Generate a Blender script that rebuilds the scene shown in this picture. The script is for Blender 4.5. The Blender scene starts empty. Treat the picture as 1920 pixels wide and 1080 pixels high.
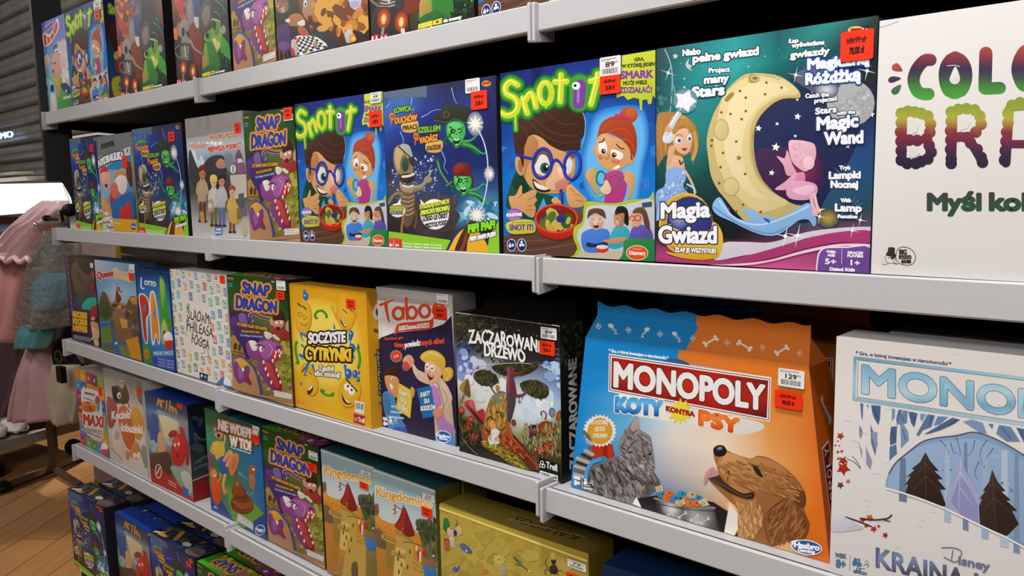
import bpy, bmesh, math, random
from mathutils import Vector, Matrix
C = bpy.context.scene.collection
PI = math.pi
RND = random.Random(7)

# ------------------------------------------------------------------ colour
def lin(c):
    return tuple(x / 12.92 if x <= .04045 else ((x + .055) / 1.055) ** 2.4 for x in c)
def hexc(h):
    if not isinstance(h, str):
        return h
    if len(h) == 3:
        h = h[0] * 2 + h[1] * 2 + h[2] * 2
    return tuple(int(h[i:i + 2], 16) / 255 for i in (0, 2, 4))
INK = .86                       # ink on paper never reflects all the light
def col(h):
    return tuple(INK * v for v in lin(hexc(h)))
def mix(a, b, t):
    return tuple(a[i] + (b[i] - a[i]) * t for i in range(3))

# ------------------------------------------------------------------ materials
MATS = {}
def mat(name, c, rough=.5, metal=0, spec=.4, noise=0, nscale=40, emit=None, estr=1, alpha=1, trans=0, bump=0, bscale=60, coat=0):
    if name in MATS:
        return MATS[name]
    m = bpy.data.materials.new(name); m.use_nodes = True
    nt = m.node_tree; b = nt.nodes['Principled BSDF']
    base = tuple(lin(hexc(c))) + (1,)
    b.inputs['Base Color'].default_value = base
    b.inputs['Roughness'].default_value = rough
    b.inputs['Metallic'].default_value = metal
    b.inputs['Specular IOR Level'].default_value = spec
    b.inputs['Alpha'].default_value = alpha
    b.inputs['Coat Weight'].default_value = coat
    b.inputs['Transmission Weight'].default_value = trans
    if emit:
        b.inputs['Emission Color'].default_value = tuple(lin(hexc(emit))) + (1,)
        b.inputs['Emission Strength'].default_value = estr
    if noise or bump:
        tc = nt.nodes.new('ShaderNodeTexCoord')
        n = nt.nodes.new('ShaderNodeTexNoise'); n.inputs['Scale'].default_value = nscale if noise else bscale
        n.inputs['Detail'].default_value = 4
        nt.links.new(tc.outputs['Object'], n.inputs['Vector'])
        if noise:
            r = nt.nodes.new('ShaderNodeValToRGB')
            r.color_ramp.elements[0].position = .3; r.color_ramp.elements[1].position = .7
            r.color_ramp.elements[0].color = tuple(v * (1 - noise) for v in base[:3]) + (1,)
            r.color_ramp.elements[1].color = tuple(min(1, v * (1 + noise)) for v in base[:3]) + (1,)
            nt.links.new(n.outputs['Fac'], r.inputs['Fac']); nt.links.new(r.outputs['Color'], b.inputs['Base Color'])
        if bump:
            bp = nt.nodes.new('ShaderNodeBump'); bp.inputs['Strength'].default_value = bump; bp.inputs['Distance'].default_value = .004
            n2 = nt.nodes.new('ShaderNodeTexNoise'); n2.inputs['Scale'].default_value = bscale; n2.inputs['Detail'].default_value = 3
            nt.links.new(tc.outputs['Object'], n2.inputs['Vector'])
            nt.links.new(n2.outputs['Fac'], bp.inputs['Height']); nt.links.new(bp.outputs['Normal'], b.inputs['Normal'])
    MATS[name] = m
    return m

def ink_material():
    m = bpy.data.materials.new('printed_ink'); m.use_nodes = True
    nt = m.node_tree; b = nt.nodes['Principled BSDF']
    a = nt.nodes.new('ShaderNodeAttribute'); a.attribute_name = 'Col'
    nt.links.new(a.outputs['Color'], b.inputs['Base Color'])
    b.inputs['Roughness'].default_value = .42; b.inputs['Specular IOR Level'].default_value = .3
    return m
INKMAT = ink_material()
def card(c):
    return mat('card_' + c, tuple(v * .93 for v in hexc(c)), rough=.5, spec=.3)

# ------------------------------------------------------------------ objects
def empty(name, loc, rz=0):
    o = bpy.data.objects.new(name, None); C.objects.link(o); o.empty_display_size = .05
    o.location = loc; o.rotation_euler = (0, 0, rz); return o
def tag(o, label, cat, group=None, kind=None):
    if label: o['label'] = label
    if cat: o['category'] = cat
    if group: o['group'] = group
    if kind: o['kind'] = kind
    return o
def thing(name, label, cat, loc=(0, 0, 0), rz=0, group=None):
    return tag(empty(name, loc, rz), label, cat, group)
def link(name, me, m, parent=None):
    o = bpy.data.objects.new(name, me); C.objects.link(o)
    if m is not None:
        me.materials.clear()
        for x in (m if isinstance(m, (list, tuple)) else [m]): me.materials.append(x)
    if parent: o.parent = parent
    return o
def bm_obj(name, bm, m, parent=None, smooth=False, bevel=0):
    if bevel:
        bmesh.ops.bevel(bm, geom=[e for e in bm.edges if e.is_boundary is False], offset=bevel, segments=2, affect='EDGES', profile=.6)
    me = bpy.data.meshes.new(name); bm.normal_update(); bm.to_mesh(me); bm.free()
    if smooth:
        for p in me.polygons: p.use_smooth = True
    return link(name, me, m, parent)
def add_box(bm, x0, x1, y0, y1, z0, z1):
    v = [bm.verts.new(p) for p in ((x0, y0, z0), (x1, y0, z0), (x1, y1, z0), (x0, y1, z0), (x0, y0, z1), (x1, y0, z1), (x1, y1, z1), (x0, y1, z1))]
    for f in ((0, 3, 2, 1), (4, 5, 6, 7), (0, 1, 5, 4), (1, 2, 6, 5), (2, 3, 7, 6), (3, 0, 4, 7)):
        bm.faces.new([v[i] for i in f])
    return v
def box_obj(name, x0, x1, y0, y1, z0, z1, m, parent=None, bevel=0):
    bm = bmesh.new(); add_box(bm, x0, x1, y0, y1, z0, z1)
    return bm_obj(name, bm, m, parent, bevel=bevel)
def tube(bm, pts, r, n=10, cap=True):
    pts = [Vector(p) for p in pts]; rings = []
    up = Vector((0, 0, 1))
    for i, p in enumerate(pts):
        d = (pts[min(i + 1, len(pts) - 1)] - pts[max(i - 1, 0)]).normalized()
        a = d.cross(up)
        if a.length < .05: a = d.cross(Vector((0, 1, 0)))
        a.normalize(); b = a.cross(d)
        rr = r[i] if isinstance(r, (list, tuple)) else r
        rings.append([bm.verts.new(p + (a * math.cos(2 * PI * k / n) + b * math.sin(2 * PI * k / n)) * rr) for k in range(n)])
    for i in range(len(rings) - 1):
        for k in range(n):
            bm.faces.new((rings[i][k], rings[i][(k + 1) % n], rings[i + 1][(k + 1) % n], rings[i + 1][k]))
    if cap:
        bm.faces.new(rings[0][::-1]); bm.faces.new(rings[-1])

# ------------------------------------------------------------------ printing on boxes
def pts_of(s):
    if isinstance(s, str):
        return [tuple(float(t) for t in p.split(',')) for p in s.split()]
    return [tuple(p) for p in s]
def smooth_pts(p, closed=True, n=4):
    out = []; N = len(p)
    rng = range(N) if closed else range(N - 1)
    for i in rng:
        if closed: a, b, c, d = p[(i - 1) % N], p[i], p[(i + 1) % N], p[(i + 2) % N]
        else: a, b, c, d = p[max(i - 1, 0)], p[i], p[i + 1], p[min(i + 2, N - 1)]
        for k in range(n):
            t = k / n
            out.append(tuple(.5 * (2 * b[j] + (c[j] - a[j]) * t + (2 * a[j] - 5 * b[j] + 4 * c[j] - d[j]) * t * t + (3 * b[j] - a[j] - 3 * c[j] + d[j]) * t ** 3) for j in (0, 1)))
    if not closed: out.append(p[-1])
    return out
def homography(src, dst):
    A = []
    for (x, y), (u, v) in zip(src, dst):
        A.append([x, y, 1, 0, 0, 0, -u * x, -u * y, u]); A.append([0, 0, 0, x, y, 1, -v * x, -v * y, v])
    n = 8
    for i in range(n):
        p = max(range(i, n), key=lambda r: abs(A[r][i])); A[i], A[p] = A[p], A[i]
        for r in range(n):
            if r != i:
                f = A[r][i] / A[i][i]
                for c in range(i, n + 1): A[r][c] -= f * A[i][c]
    h = [A[i][n] / A[i][i] for i in range(n)]
    def f(x, y):
        w = h[6] * x + h[7] * y + 1
        return (h[0] * x + h[1] * y + h[2]) / w, (h[3] * x + h[4] * y + h[5]) / w
    return f
UNIT = [(0, 0), (1, 0), (1, 1), (0, 1)]
TEXTS = {}
def text_shape(s):
    """outline font -> (verts, tris, loops) in units of capital height, x from 0"""
    if s in TEXTS: return TEXTS[s]
    c = bpy.data.curves.new('lettering_source', 'FONT'); c.body = s; c.resolution_u = 4; c.size = 1
    o = bpy.data.objects.new('lettering_source', c)
    me = o.to_mesh()
    vs = [(v.co.x, v.co.y) for v in me.vertices]
    tris = [tuple(p.vertices) for p in me.polygons]
    cnt = {}
    for t in tris:
        for i in range(len(t)):
            a, b = t[i], t[(i + 1) % len(t)]
            cnt.setdefault((min(a, b), max(a, b)), []).append((a, b))
    nxt = {}
    for e in cnt.values():
        if len(e) == 1: nxt.setdefault(e[0][0], []).append(e[0][1])
    loops = []
    while nxt:
        a = next(iter(nxt)); L = [a]; cur = a
        while cur in nxt:
            b = nxt[cur].pop()
            if not nxt[cur]: del nxt[cur]
            if b == a: break
            L.append(b); cur = b
        if len(L) > 2: loops.append(L)
    o.to_mesh_clear(); bpy.data.objects.remove(o); bpy.data.curves.remove(c)
    if vs:
        x0 = min(v[0] for v in vs); cap = .729
        vs = [((x - x0) / cap, y / cap) for x, y in vs]
    TEXTS[s] = (vs, tris, loops, max([v[0] for v in vs] or [1]))
    return TEXTS[s]

def ramp(y0, y1, *cs):
    cs = [col(c) for c in cs]
    def f(p):
        t = min(.9999, max(0, (p[1] - y0) / (y1 - y0))) * (len(cs) - 1); i = int(t); return mix(cs[i], cs[i + 1], t - i)
    return f
STEP, EPS = 3.6e-5, 1.0e-6
class Print:
    """Flat ink shapes laid one over another on one face of a box; coordinates are those of a flat plan of the cover, mapped to the face."""
    def __init__(self, quad, W, H):
        self.h = homography(quad, UNIT); self.W, self.H = W, H
        self.v = []; self.f = []; self.c = []; self.fk = []; self.k = 0; self.depth = 0; self.z(0, 0, 1); self.sub = 0
    def z(self, x0, y0, s):
        self.z0 = (x0, y0, s); return self
    def m(self, x, y):
        x0, y0, s = self.z0
        u, v = self.h(x0 + x / s, y0 + y / s)
        u = min(1, max(0, u)); v = min(1, max(0, v))
        return u * self.W, v * self.H
    def face(self, pts, c, cols=None, cap=False):
        self.sub = (self.sub + 1) % 144; self.fk.append((self.k, 16 + self.sub % 18 if cap else self.sub % 16))
        i0 = len(self.v)
        for p in pts: self.v.append(self.m(*p))
        self.f.append(tuple(range(i0, i0 + len(pts))))
        self.c.append(cols if cols else [c] * len(pts))
    # --- shapes
    def p(self, pts, c, grad=None):
        self.k += 1; pts = pts_of(pts); self._fill(pts, c, grad); return self
    def s(self, pts, c, grad=None, n=4):
        self.k += 1; self._fill(smooth_pts(pts_of(pts), True, n), c, grad); return self
    def _fill(self, pts, c, grad):
        a = sum(pts[i][0] * pts[(i + 1) % len(pts)][1] - pts[(i + 1) % len(pts)][0] * pts[i][1] for i in range(len(pts)))
        if a > 0: pts = pts[::-1]
        if grad:
            c0, c1 = col(c), col(grad)
            ys = [p[1] for p in pts]; lo, hi = min(ys), max(ys)
            cols = [mix(c0, c1, (p[1] - lo) / max(1e-9, hi - lo)) for p in pts]
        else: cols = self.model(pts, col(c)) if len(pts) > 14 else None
        self.face(pts, col(c), cols)
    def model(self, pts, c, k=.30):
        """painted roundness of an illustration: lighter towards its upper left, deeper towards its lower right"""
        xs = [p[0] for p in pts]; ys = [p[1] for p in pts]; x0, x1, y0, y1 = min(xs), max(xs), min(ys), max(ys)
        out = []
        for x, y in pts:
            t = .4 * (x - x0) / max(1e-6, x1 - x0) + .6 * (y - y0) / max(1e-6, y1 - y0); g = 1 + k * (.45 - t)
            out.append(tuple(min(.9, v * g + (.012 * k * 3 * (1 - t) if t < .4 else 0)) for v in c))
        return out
    def e(self, x, y, rx, ry, c, edge=None, rot=0, n=20):
        self.k += 1
        ca, sa = math.cos(math.radians(rot)), math.sin(math.radians(rot))
        ring = [(x + rx * math.cos(t) * ca - ry * math.sin(t) * sa, y + rx * math.cos(t) * sa + ry * math.sin(t) * ca) for t in [-2 * PI * i / n for i in range(n)]]
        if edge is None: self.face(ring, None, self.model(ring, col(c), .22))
        else:
            c0, c1 = col(c), col(edge)
            for i in range(n):
                self.face([(x, y), ring[i], ring[(i + 1) % n]], None, [c0, c1, c1])
        return self
    def l(self, pts, w, c, sm=True, closed=False, w2=None, n=4):
        self.k += 1; p = pts_of(pts)
        if callable(c) and len(p) == 2: p = [(p[0][0] + (p[1][0] - p[0][0]) * i / 12, p[0][1] + (p[1][1] - p[0][1]) * i / 12) for i in range(13)]
        if sm and len(p) > 2: p = smooth_pts(p, closed, n)
        self._stroke(p, w, c if callable(c) else col(c), closed, w2); return self
    def _stroke(self, p, w, c, closed=False, w2=None, caps=True):
        q = []
        for t in p:
            if not q or abs(t[0] - q[-1][0]) + abs(t[1] - q[-1][1]) > 1e-4: q.append(t)
        if closed and len(q) > 2 and abs(q[0][0] - q[-1][0]) + abs(q[0][1] - q[-1][1]) < 1e-4: q.pop()
        N = len(q)
        if N < 2: return
        seg = N if closed else N - 1
        wid = [(w if w2 is None else w + (w2 - w) * i / max(1, N - 1)) / 2 for i in range(N)]
        D = []
        for i in range(seg):
            (x0, y0), (x1, y1) = q[i], q[(i + 1) % N]; L = math.hypot(x1 - x0, y1 - y0); D.append(((x1 - x0) / L, (y1 - y0) / L))
        lr = []; joints = []
        for i in range(N):
            if closed: d0, d1 = D[i - 1], D[i]
            else: d0, d1 = D[max(i - 1, 0)], D[min(i, seg - 1)]
            dot = d0[0] * d1[0] + d0[1] * d1[1]
            if dot > .75:
                nx, ny = -(d0[1] + d1[1]), d0[0] + d1[0]; L = math.hypot(nx, ny); nx, ny = nx / L, ny / L; k = 1 / max(.6, -d1[1] * nx + d1[0] * ny)
                v = ((q[i][0] + nx * wid[i] * k, q[i][1] + ny * wid[i] * k), (q[i][0] - nx * wid[i] * k, q[i][1] - ny * wid[i] * k)); lr.append((v, v))
            else:
                f = lambda d: ((q[i][0] - d[1] * wid[i], q[i][1] + d[0] * wid[i]), (q[i][0] + d[1] * wid[i], q[i][1] - d[0] * wid[i]))
                lr.append((f(d0), f(d1))); joints.append(i)
        for i in range(seg):
            a, b = lr[i][1], lr[(i + 1) % N][0]
            P = [a[0], b[0], b[1], a[1]]
            self.face(P, None if callable(c) else c, [c(t) for t in P] if callable(c) else None)
        if not closed and caps: joints += [0, N - 1]
        for i in joints:
            if wid[i] > .05:
                P = [(q[i][0] + wid[i] * math.cos(t), q[i][1] + wid[i] * math.sin(t)) for t in [-2 * PI * j / 14 for j in range(14)]]
                self.face(P, None if callable(c) else c, [c(t) for t in P] if callable(c) else None, True)
    def glow(self, pts, c_in, c_out, n=5, grow=1.25):
        """printed halo: nested outlines from the outer colour to the inner one"""
        p = smooth_pts(pts_of(pts)); cx = sum(t[0] for t in p) / len(p); cy = sum(t[1] for t in p) / len(p)
        a, b = lin(hexc(c_out)), lin(hexc(c_in))
        for i in range(n):
            f = grow + (1 - grow) * i / (n - 1); self.k += 1; t = (i + 1) / n
            self.face([(cx + (x - cx) * f, cy + (y - cy) * f) for x, y in p], tuple(INK * v for v in mix(a, b, t)))
        return self
    def ring(self, x, y, rx, ry, w, c, rot=0, a0=0, a1=360):
        ca, sa = math.cos(math.radians(rot)), math.sin(math.radians(rot)); full = a1 - a0 >= 360
        n = max(6, int(20 * (a1 - a0) / 360))
        pts = []
        for i in range(n + (0 if full else 1)):
            t = math.radians(a0 + (a1 - a0) * i / n)
            pts.append((x + rx * math.cos(t) * ca - ry * math.sin(t) * sa, y + rx * math.cos(t) * sa + ry * math.sin(t) * ca))
        self.k += 1; self._stroke(pts, w, col(c), full); return self
    def grid(self, rows, quad=None, n=1):
        """background: rows (top to bottom) of colours spread smoothly over the whole face or over quad TL,TR,BR,BL"""
        self.k += 1
        rows = [[col(c) for c in (r.split() if isinstance(r, str) else r)] for r in rows]
        R, K = len(rows), len(rows[0])
        def P(s, t):
            if quad is None: return None
            (ax, ay), (bx, by), (cx, cy), (dx, dy) = quad
            return ((ax * (1 - s) + bx * s) * (1 - t) + (dx * (1 - s) + cx * s) * t, (ay * (1 - s) + by * s) * (1 - t) + (dy * (1 - s) + cy * s) * t)
        for r in range(R - 1):
            for k in range(K - 1):
                q = [(k, r + 1), (k + 1, r + 1), (k + 1, r), (k, r)]
                if quad is None:
                    i0 = len(self.v)
                    for (a, b) in q: self.v.append((a / (K - 1) * self.W, (1 - b / (R - 1)) * self.H))
                    self.f.append((i0, i0 + 1, i0 + 2, i0 + 3)); self.c.append([rows[b][a] for a, b in q]); self.fk.append((self.k, 0))
                else:
                    self.face([P(a / (K - 1), b / (R - 1)) for a, b in q], None, [rows[b][a] for a, b in q])
        return self
    def t(self, s, x0, y0, x1, y1, h, c, b=0, o=(), bend=0, sh=0, grad=None, wave=None):
        """lettering from baseline start (x0,y0) to end (x1,y1), capital height h; b bold, o outlines [(width,colour)], bend lifts the middle, sh shear"""
        vs, tris, loops, wd = text_shape(s)
        if not vs: return self
        L = math.hypot(x1 - x0, y1 - y0); ex, ey = (x1 - x0) / L, (y1 - y0) / L; sx = L / wd
        def P(v):
            t = v[0] / wd; hh = h * (wave(t) if wave else 1)
            d = bend * 4 * t * (1 - t) + v[1] * hh
            q = v[0] * sx + v[1] * h * sh
            return (x0 + ex * q, y0 + ey * q - d)
        pv = [P(v) for v in vs]
        for w, oc in sorted(o, key=lambda q: -q[0]):
            self.k += 1; cc = col(oc)
            for t in tris: self.face([pv[i] for i in t], cc)
            self.k += 1
            for lp in loops: self._stroke([pv[i] for i in lp], (w + b) * 2, cc, True)
        self.k += 1
        if grad:
            lo = min(p[1] for p in pv); hi = max(p[1] for p in pv); stops = [col(c)] + [col(g) for g in (grad if isinstance(grad, list) else [grad])]
            def gc(p):
                t = (p[1] - lo) / max(1e-9, hi - lo) * (len(stops) - 1); i = min(int(t), len(stops) - 2); return mix(stops[i], stops[i + 1], t - i)
            for t in tris: self.face([pv[i] for i in t], None, [gc(pv[i]) for i in t])
            if b:
                self.k += 1
                for lp in loops: self._stroke([pv[i] for i in lp], b * 2, gc, True)
            return self
        cc = col(c)
        for t in tris: self.face([pv[i] for i in t], cc)
        if b:
            self.k += 1
            for lp in loops: self._stroke([pv[i] for i in lp], b * 2, cc, True)
        return self
    def fillg(self, pts, fn, n=12):
        """convex shape coloured by height, cut into bands"""
        self.k += 1; p = smooth_pts(pts_of(pts)); ys = [q[1] for q in p]; lo, hi = min(ys), max(ys)
        def span(y):
            xs = []
            for i in range(len(p)):
                (a, b), (c, d) = p[i], p[i - 1]
                if (b > y) != (d > y): xs.append(a + (c - a) * (y - b) / (d - b))
            return (min(xs), max(xs))
        Y = [lo + (hi - lo) * (.004 + .992 * i / n) for i in range(n + 1)]; X = [span(y) for y in Y]
        for i in range(n):
            P = [(X[i][0], Y[i]), (X[i][1], Y[i]), (X[i + 1][1], Y[i + 1]), (X[i + 1][0], Y[i + 1])]
            self.face(P, None, [fn(t) for t in P])
        return self
    def puff(self, pts, r, c, n=14):
        """row of overlapping round puffs coloured by height"""
        for x, y in pts_of(pts):
            self.k += 1; P = [(x + r * math.cos(t), y + r * math.sin(t)) for t in [-2 * PI * i / n for i in range(n)]]
            self.face(P, None, [c(t) for t in P])
        return self
    def star(self, x, y, r, r2, n, c, rot=-90):
        self.k += 1
        self.face([(x + (r if i % 2 == 0 else r2) * math.cos(math.radians(rot - 180 * i / n)), y + (r if i % 2 == 0 else r2) * math.sin(math.radians(rot - 180 * i / n))) for i in range(2 * n)], col(c)); return self
    def dots(self, region, n, r, cols, seed=1, asp=1., jit=.6, rot=None):
        """n small flecks inside the polygon region"""
        rg = random.Random(seed); q = pts_of(region)
        xs = [p[0] for p in q]; ys = [p[1] for p in q]; cols = cols.split() if isinstance(cols, str) else cols
        def inside(x, y):
            r_ = False
            for i in range(len(q)):
                (a, b), (c, d) = q[i], q[i - 1]
                if (b > y) != (d > y) and x < (c - a) * (y - b) / (d - b) + a: r_ = not r_
            return r_
        done = tries = 0
        while done < n and tries < n * 20:
            tries += 1
            x, y = rg.uniform(min(xs), max(xs)), rg.uniform(min(ys), max(ys))
            if not inside(x, y): continue
            done += 1
            if done % 12 == 1: self.k += 1
            rr = r * rg.uniform(1 - jit, 1 + jit); a = math.radians(rg.uniform(0, 180) if rot is None else rot + rg.uniform(-15, 15)); ca, sa = math.cos(a), math.sin(a)
            self.face([(x + rr * asp * math.cos(t) * ca - rr * math.sin(t) * sa, y + rr * asp * math.cos(t) * sa + rr * math.sin(t) * ca) for t in [-2 * PI * i / 7 for i in range(7)]], col(rg.choice(cols)))
        return self
    def mesh(self, name):
        # each shape lies just above whatever ink it covers
        G = 110; top = [[0] * G for _ in range(G)]; off = [0.] * len(self.v); n = len(self.f); i = 0
        while i < n:
            j = i
            while j < n and self.fk[j][0] == self.fk[i][0]: j += 1
            cells = set()
            for q in range(i, j):
                xs = [self.v[t][0] / self.W * G for t in self.f[q]]; ys = [self.v[t][1] / self.H * G for t in self.f[q]]
                for cx in range(max(0, int(min(xs))), min(G - 1, int(max(xs))) + 1):
                    for cy in range(max(0, int(min(ys))), min(G - 1, int(max(ys))) + 1): cells.add((cx, cy))
            L = 1 + max((top[x][y] for x, y in cells), default=0)
            for x, y in cells: top[x][y] = L
            self.depth = max(self.depth, L)
            for q in range(i, j):
                for t in self.f[q]: off[t] = STEP * L + EPS * self.fk[q][1] + 5e-5
            i = j
        me = bpy.data.meshes.new(name); me.from_pydata([(v[0], -o, v[1]) for v, o in zip(self.v, off)], [], self.f); me.update()
        at = me.color_attributes.new('Col', 'FLOAT_COLOR', 'CORNER')
        flat = []
        for p in me.polygons:
            cs = self.c[p.index]
            for i in range(len(cs)): flat.extend((cs[i][0], cs[i][1], cs[i][2], 1.))
        at.data.foreach_set('color', flat)
        me.materials.append(INKMAT)
        return me

# ------------------------------------------------------------------ printed covers
SK, SKD = 'd09a62', 'a86c3a'
def badge(a, x, y, rx, ry, s, h, bg='1c2a66', rim='dfe3ee'):
    a.e(x, y, rx, ry, rim); a.e(x, y, rx * .88, ry * .9, bg); a.t(s, x - rx * .55, y + h * .5, x + rx * .55, y + h * .5, h, 'f2f2f4', b=h * .06)
def blobtext(a, strokes, w, outs, c, hi=None):
    """fat drawn letters: outline strokes of each colour below, then the letter"""
    for dw, oc in outs:
        for s in strokes: a.l(s, w + dw, oc)
    for s in strokes: a.l(s, w, c)
    if hi:
        for s in strokes: a.l([(x - w * .14, y - w * .18) for x, y in pts_of(s)], w * .22, hi)
def art_snot(a):
    a.grid(['18205c 1c2e84 16246a', '1a2c7c 1450ae 1a2e84', '1248a0 1a86d2 1453ac', '0c6ac0 1288dc 0f74c8', '0e70c2 0e82d6 1078c8', '0b62b0 0d78cc 1070c0'])
    a.z(920, 200, 4)
    a.dots('100,100 720,60 1230,80 1230,640 760,640 110,560', 46, 22, '2a63b8 2f78cc 2450a8 1f5cb6', 3, 1.5, .5)
    a.glow('1000,60 1120,90 1150,260 1120,420 1100,560 1060,690 900,700 780,620 740,420 780,240 840,100', '62b4ee', '1568c0', 7, 1.22)
    a.p('90,965 340,905 620,770 1000,700 1240,700 1240,1200 90,1200', '6b4733', '54372a')                                        # table
    for i, q in enumerate(('90,1000 420,990 640,900', '95,1050 500,1020 660,960', '140,1078 400,1060 640,1020', '90,1020 300,1010')): a.l(q, 7, '4a2f22' if i % 2 else '7d563f')
    a.s('125,700 180,520 235,465 300,560 420,640 540,690 520,770 470,740 440,830 260,825 200,790 140,750', '114a35')              # jumper
    a.s('200,480 235,465 300,560 280,640 200,600 170,560', '0b3a2a'); a.p('410,670 440,760 350,800', '3aa2e4')
    a.s('250,330 330,195 450,230 620,320 650,420 640,500 600,560 560,630 470,640 370,628 290,560 255,450', SK)                    # head
    a.s('265,250 330,200 380,280 300,420 270,520 250,420', 'b57c46')
    a.e(235, 425, 33, 78, SK, rot=-8); a.e(238, 430, 17, 48, SKD, rot=-8)
    a.s('190,190 205,100 300,0 500,-50 690,-20 728,90 722,190 690,240 692,300 640,322 560,322 470,280 410,225 350,196 300,215 272,300 262,440 232,350 205,330', '40241a')
    for q in ('330,60 480,180 640,210 700,180', '300,90 420,200 560,260 680,250', '420,20 560,120 690,120', '240,120 300,190 250,330'): a.l(q, 15, '58331f', w2=4)
    a.l('692,300 720,220 728,100 700,10', 5, 'a8c0e0')
    a.e(402, 420, 66, 96, 'dedcd8', rot=8); a.s('335,390 380,320 440,310 480,400 470,440 440,360 390,350 350,420', '6a5040')
    a.e(424, 448, 36, 42, '1f5c48'); a.e(428, 448, 19, 25, '0b1210'); a.e(440, 434, 8, 9, 'ffffff')
    a.e(596, 440, 34, 62, 'd6d6d4', rot=10); a.e(570, 452, 15, 28, '20383a'); a.e(575, 445, 5, 7, 'ffffff')
    a.s('575,320 640,330 640,380 600,350', '6a5040'); a.s('350,480 400,500 440,520 370,515', 'd8703a'); a.s('590,500 620,490 610,515 580,520', 'd8703a')
    for x, y, rx, ry, r in ((405, 412, 70, 112, 8), (628, 430, 60, 106, 8)):
        a.ring(x, y, rx, ry, 24, '1a1f7c', rot=r); a.ring(x - 3, y - 3, rx, ry, 13, '3340c4', rot=r)
    a.l('215,345 270,362 335,378', 20, '2530a4'); a.l('474,430 490,395 520,392 556,440', 22, '2530a4')
    a.s('330,530 345,600 400,628 460,618 440,590 390,575 355,540', '3a1c14'); a.s('340,545 360,592 410,612 450,606 430,588 380,570', 'e8e6e2')
    a.s('515,405 545,440 570,520 598,575 570,608 520,618 455,606 425,570 440,535 475,490 492,440', 'deb089')
    a.s('500,560 570,530 596,575 568,606 510,612', 'c97866'); a.e(540, 480, 15, 45, 'ecc8a6', rot=-14)
    a.l('543,618 545,680 548,740 552,800', 22, '1c2470', w2=34); a.l('540,630 541,730', 6, '5060c0')
    a.s('150,660 200,650 235,580 252,585 255,640 330,608 360,625 350,660 362,690 340,720 352,750 335,815 300,815 240,770 180,760 160,730', SK)
    for q in ('255,640 225,670', '350,660 290,690', '350,722 285,735', '330,760 280,760'): a.l(q, 6, SKD)
    a.s('470,690 500,665 540,700 530,735 490,720', SK)
    a.s('580,610 615,570 660,610 700,650 735,690 700,740 620,745 590,700', SK)
    for q in ('610,600 640,625', '640,640 690,660', '650,690 700,700'): a.l(q, 6, SKD)
    # bowl
    a.e(506, 830, 156, 110, '7c160c'); a.dots('390,840 500,790 640,830 610,900 500,925 410,890', 16, 34, '3a5a1c 55702a c0a040 2e4a18 3a2a60 c8a850', 4, 1.5, .3)
    a.e(540, 830, 38, 30, '24307c'); a.e(470, 815, 30, 45, '4f6c24', rot=30); a.e(440, 870, 18, 36, 'caa648'); a.e(595, 845, 16, 30, 'caa648', rot=20)
    a.s('352,830 372,880 420,915 510,932 600,912 650,870 664,815 660,880 630,950 560,985 500,990 430,972 375,930 356,880', 'd6331c', 'a31f10')
    a.ring(506, 828, 157, 106, 14, 'e0452c')
    # girl
    a.e(1045, 65, 66, 62, 'b84a22'); a.e(1062, 50, 40, 36, 'c65a2c'); a.l('955,65 1010,75 1055,105', 26, 'b8357c')
    a.s('815,225 845,120 930,72 1040,92 1095,180 1104,300 1078,390 1050,330 1000,250 900,195 840,205', 'a93c1c')
    for q in ('850,170 920,110 1020,120', '900,190 1000,160 1080,240', '1000,240 1060,260 1085,340'): a.l(q, 12, 'c0522a', w2=4)
    a.e(1052, 392, 30, 42, SK); a.e(800, 315, 18, 30, SK)
    a.s('815,240 860,200 930,215 1000,262 1060,335 1070,400 1010,330 900,260', 'a93c1c')
    a.s('820,225 860,198 920,215 1000,255 1052,320 1052,400 1000,455 930,476 860,450 812,385 802,300', 'd6a069')
    a.s('835,258 880,268 882,345 825,335', 'f0eeea'); a.s('925,315 1002,348 985,392 920,362', 'f0eeea')
    a.e(860, 328, 17, 19, '4a2818'); a.e(938, 356, 18, 19, '4a2818'); a.e(866, 323, 5, 5, 'fff'); a.e(944, 351, 5, 5, 'fff')
    a.l('865,235 855,255 830,262', 9, '3a1810'); a.l('955,278 985,308 1010,310', 8, '3a1810'); a.e(884, 366, 21, 26, 'c88a54'); a.e(880, 360, 9, 10, 'e0b07c')
    a.s('820,350 850,365 850,390 820,380', 'd8764a'); a.s('920,385 980,400 960,420 920,410', 'd8764a'); a.s('928,455 968,434 980,446 945,464', 'f2f0ec')
    a.s('860,520 900,480 990,478 1025,560 1020,640 985,705 870,712 868,640', 'b8357f')
    a.s('725,500 760,455 800,450 815,500 800,560 830,630 800,640 750,560', SK); a.s('1005,505 1040,470 1080,500 1086,580 1060,670 1035,675 1045,590 1020,560', SK)
    a.l('800,450 795,560 825,660 855,655', 11, '8cc040'); a.ring(840, 525, 34, 52, 9, '2c6e50'); a.ring(940, 560, 36, 54, 9, '2c6e50'); a.l('975,555 1010,515', 8, '2c6e50')
    a.s('880,540 915,600 905,640 870,650 832,618 850,590', 'e6c0a0')
    # round-cornered snapshot of three children
    a.s('640,895 700,850 712,740 745,700 850,712 950,715 1060,690 1190,680 1228,640 1240,900 1240,1200 640,1200 660,1060 632,980', 'aab82e', n=3)
    a.s('668,920 716,862 735,752 830,728 960,735 1100,708 1220,695 1236,900 1236,1190 668,1190 690,1070 662,985', 'bfc4c8', n=3)
    a.p('1140,715 1215,705 1215,745 1145,752', '3a4e6a'); a.p('670,1075 1236,1075 1236,1190 670,1190', 'bfae98')
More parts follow.
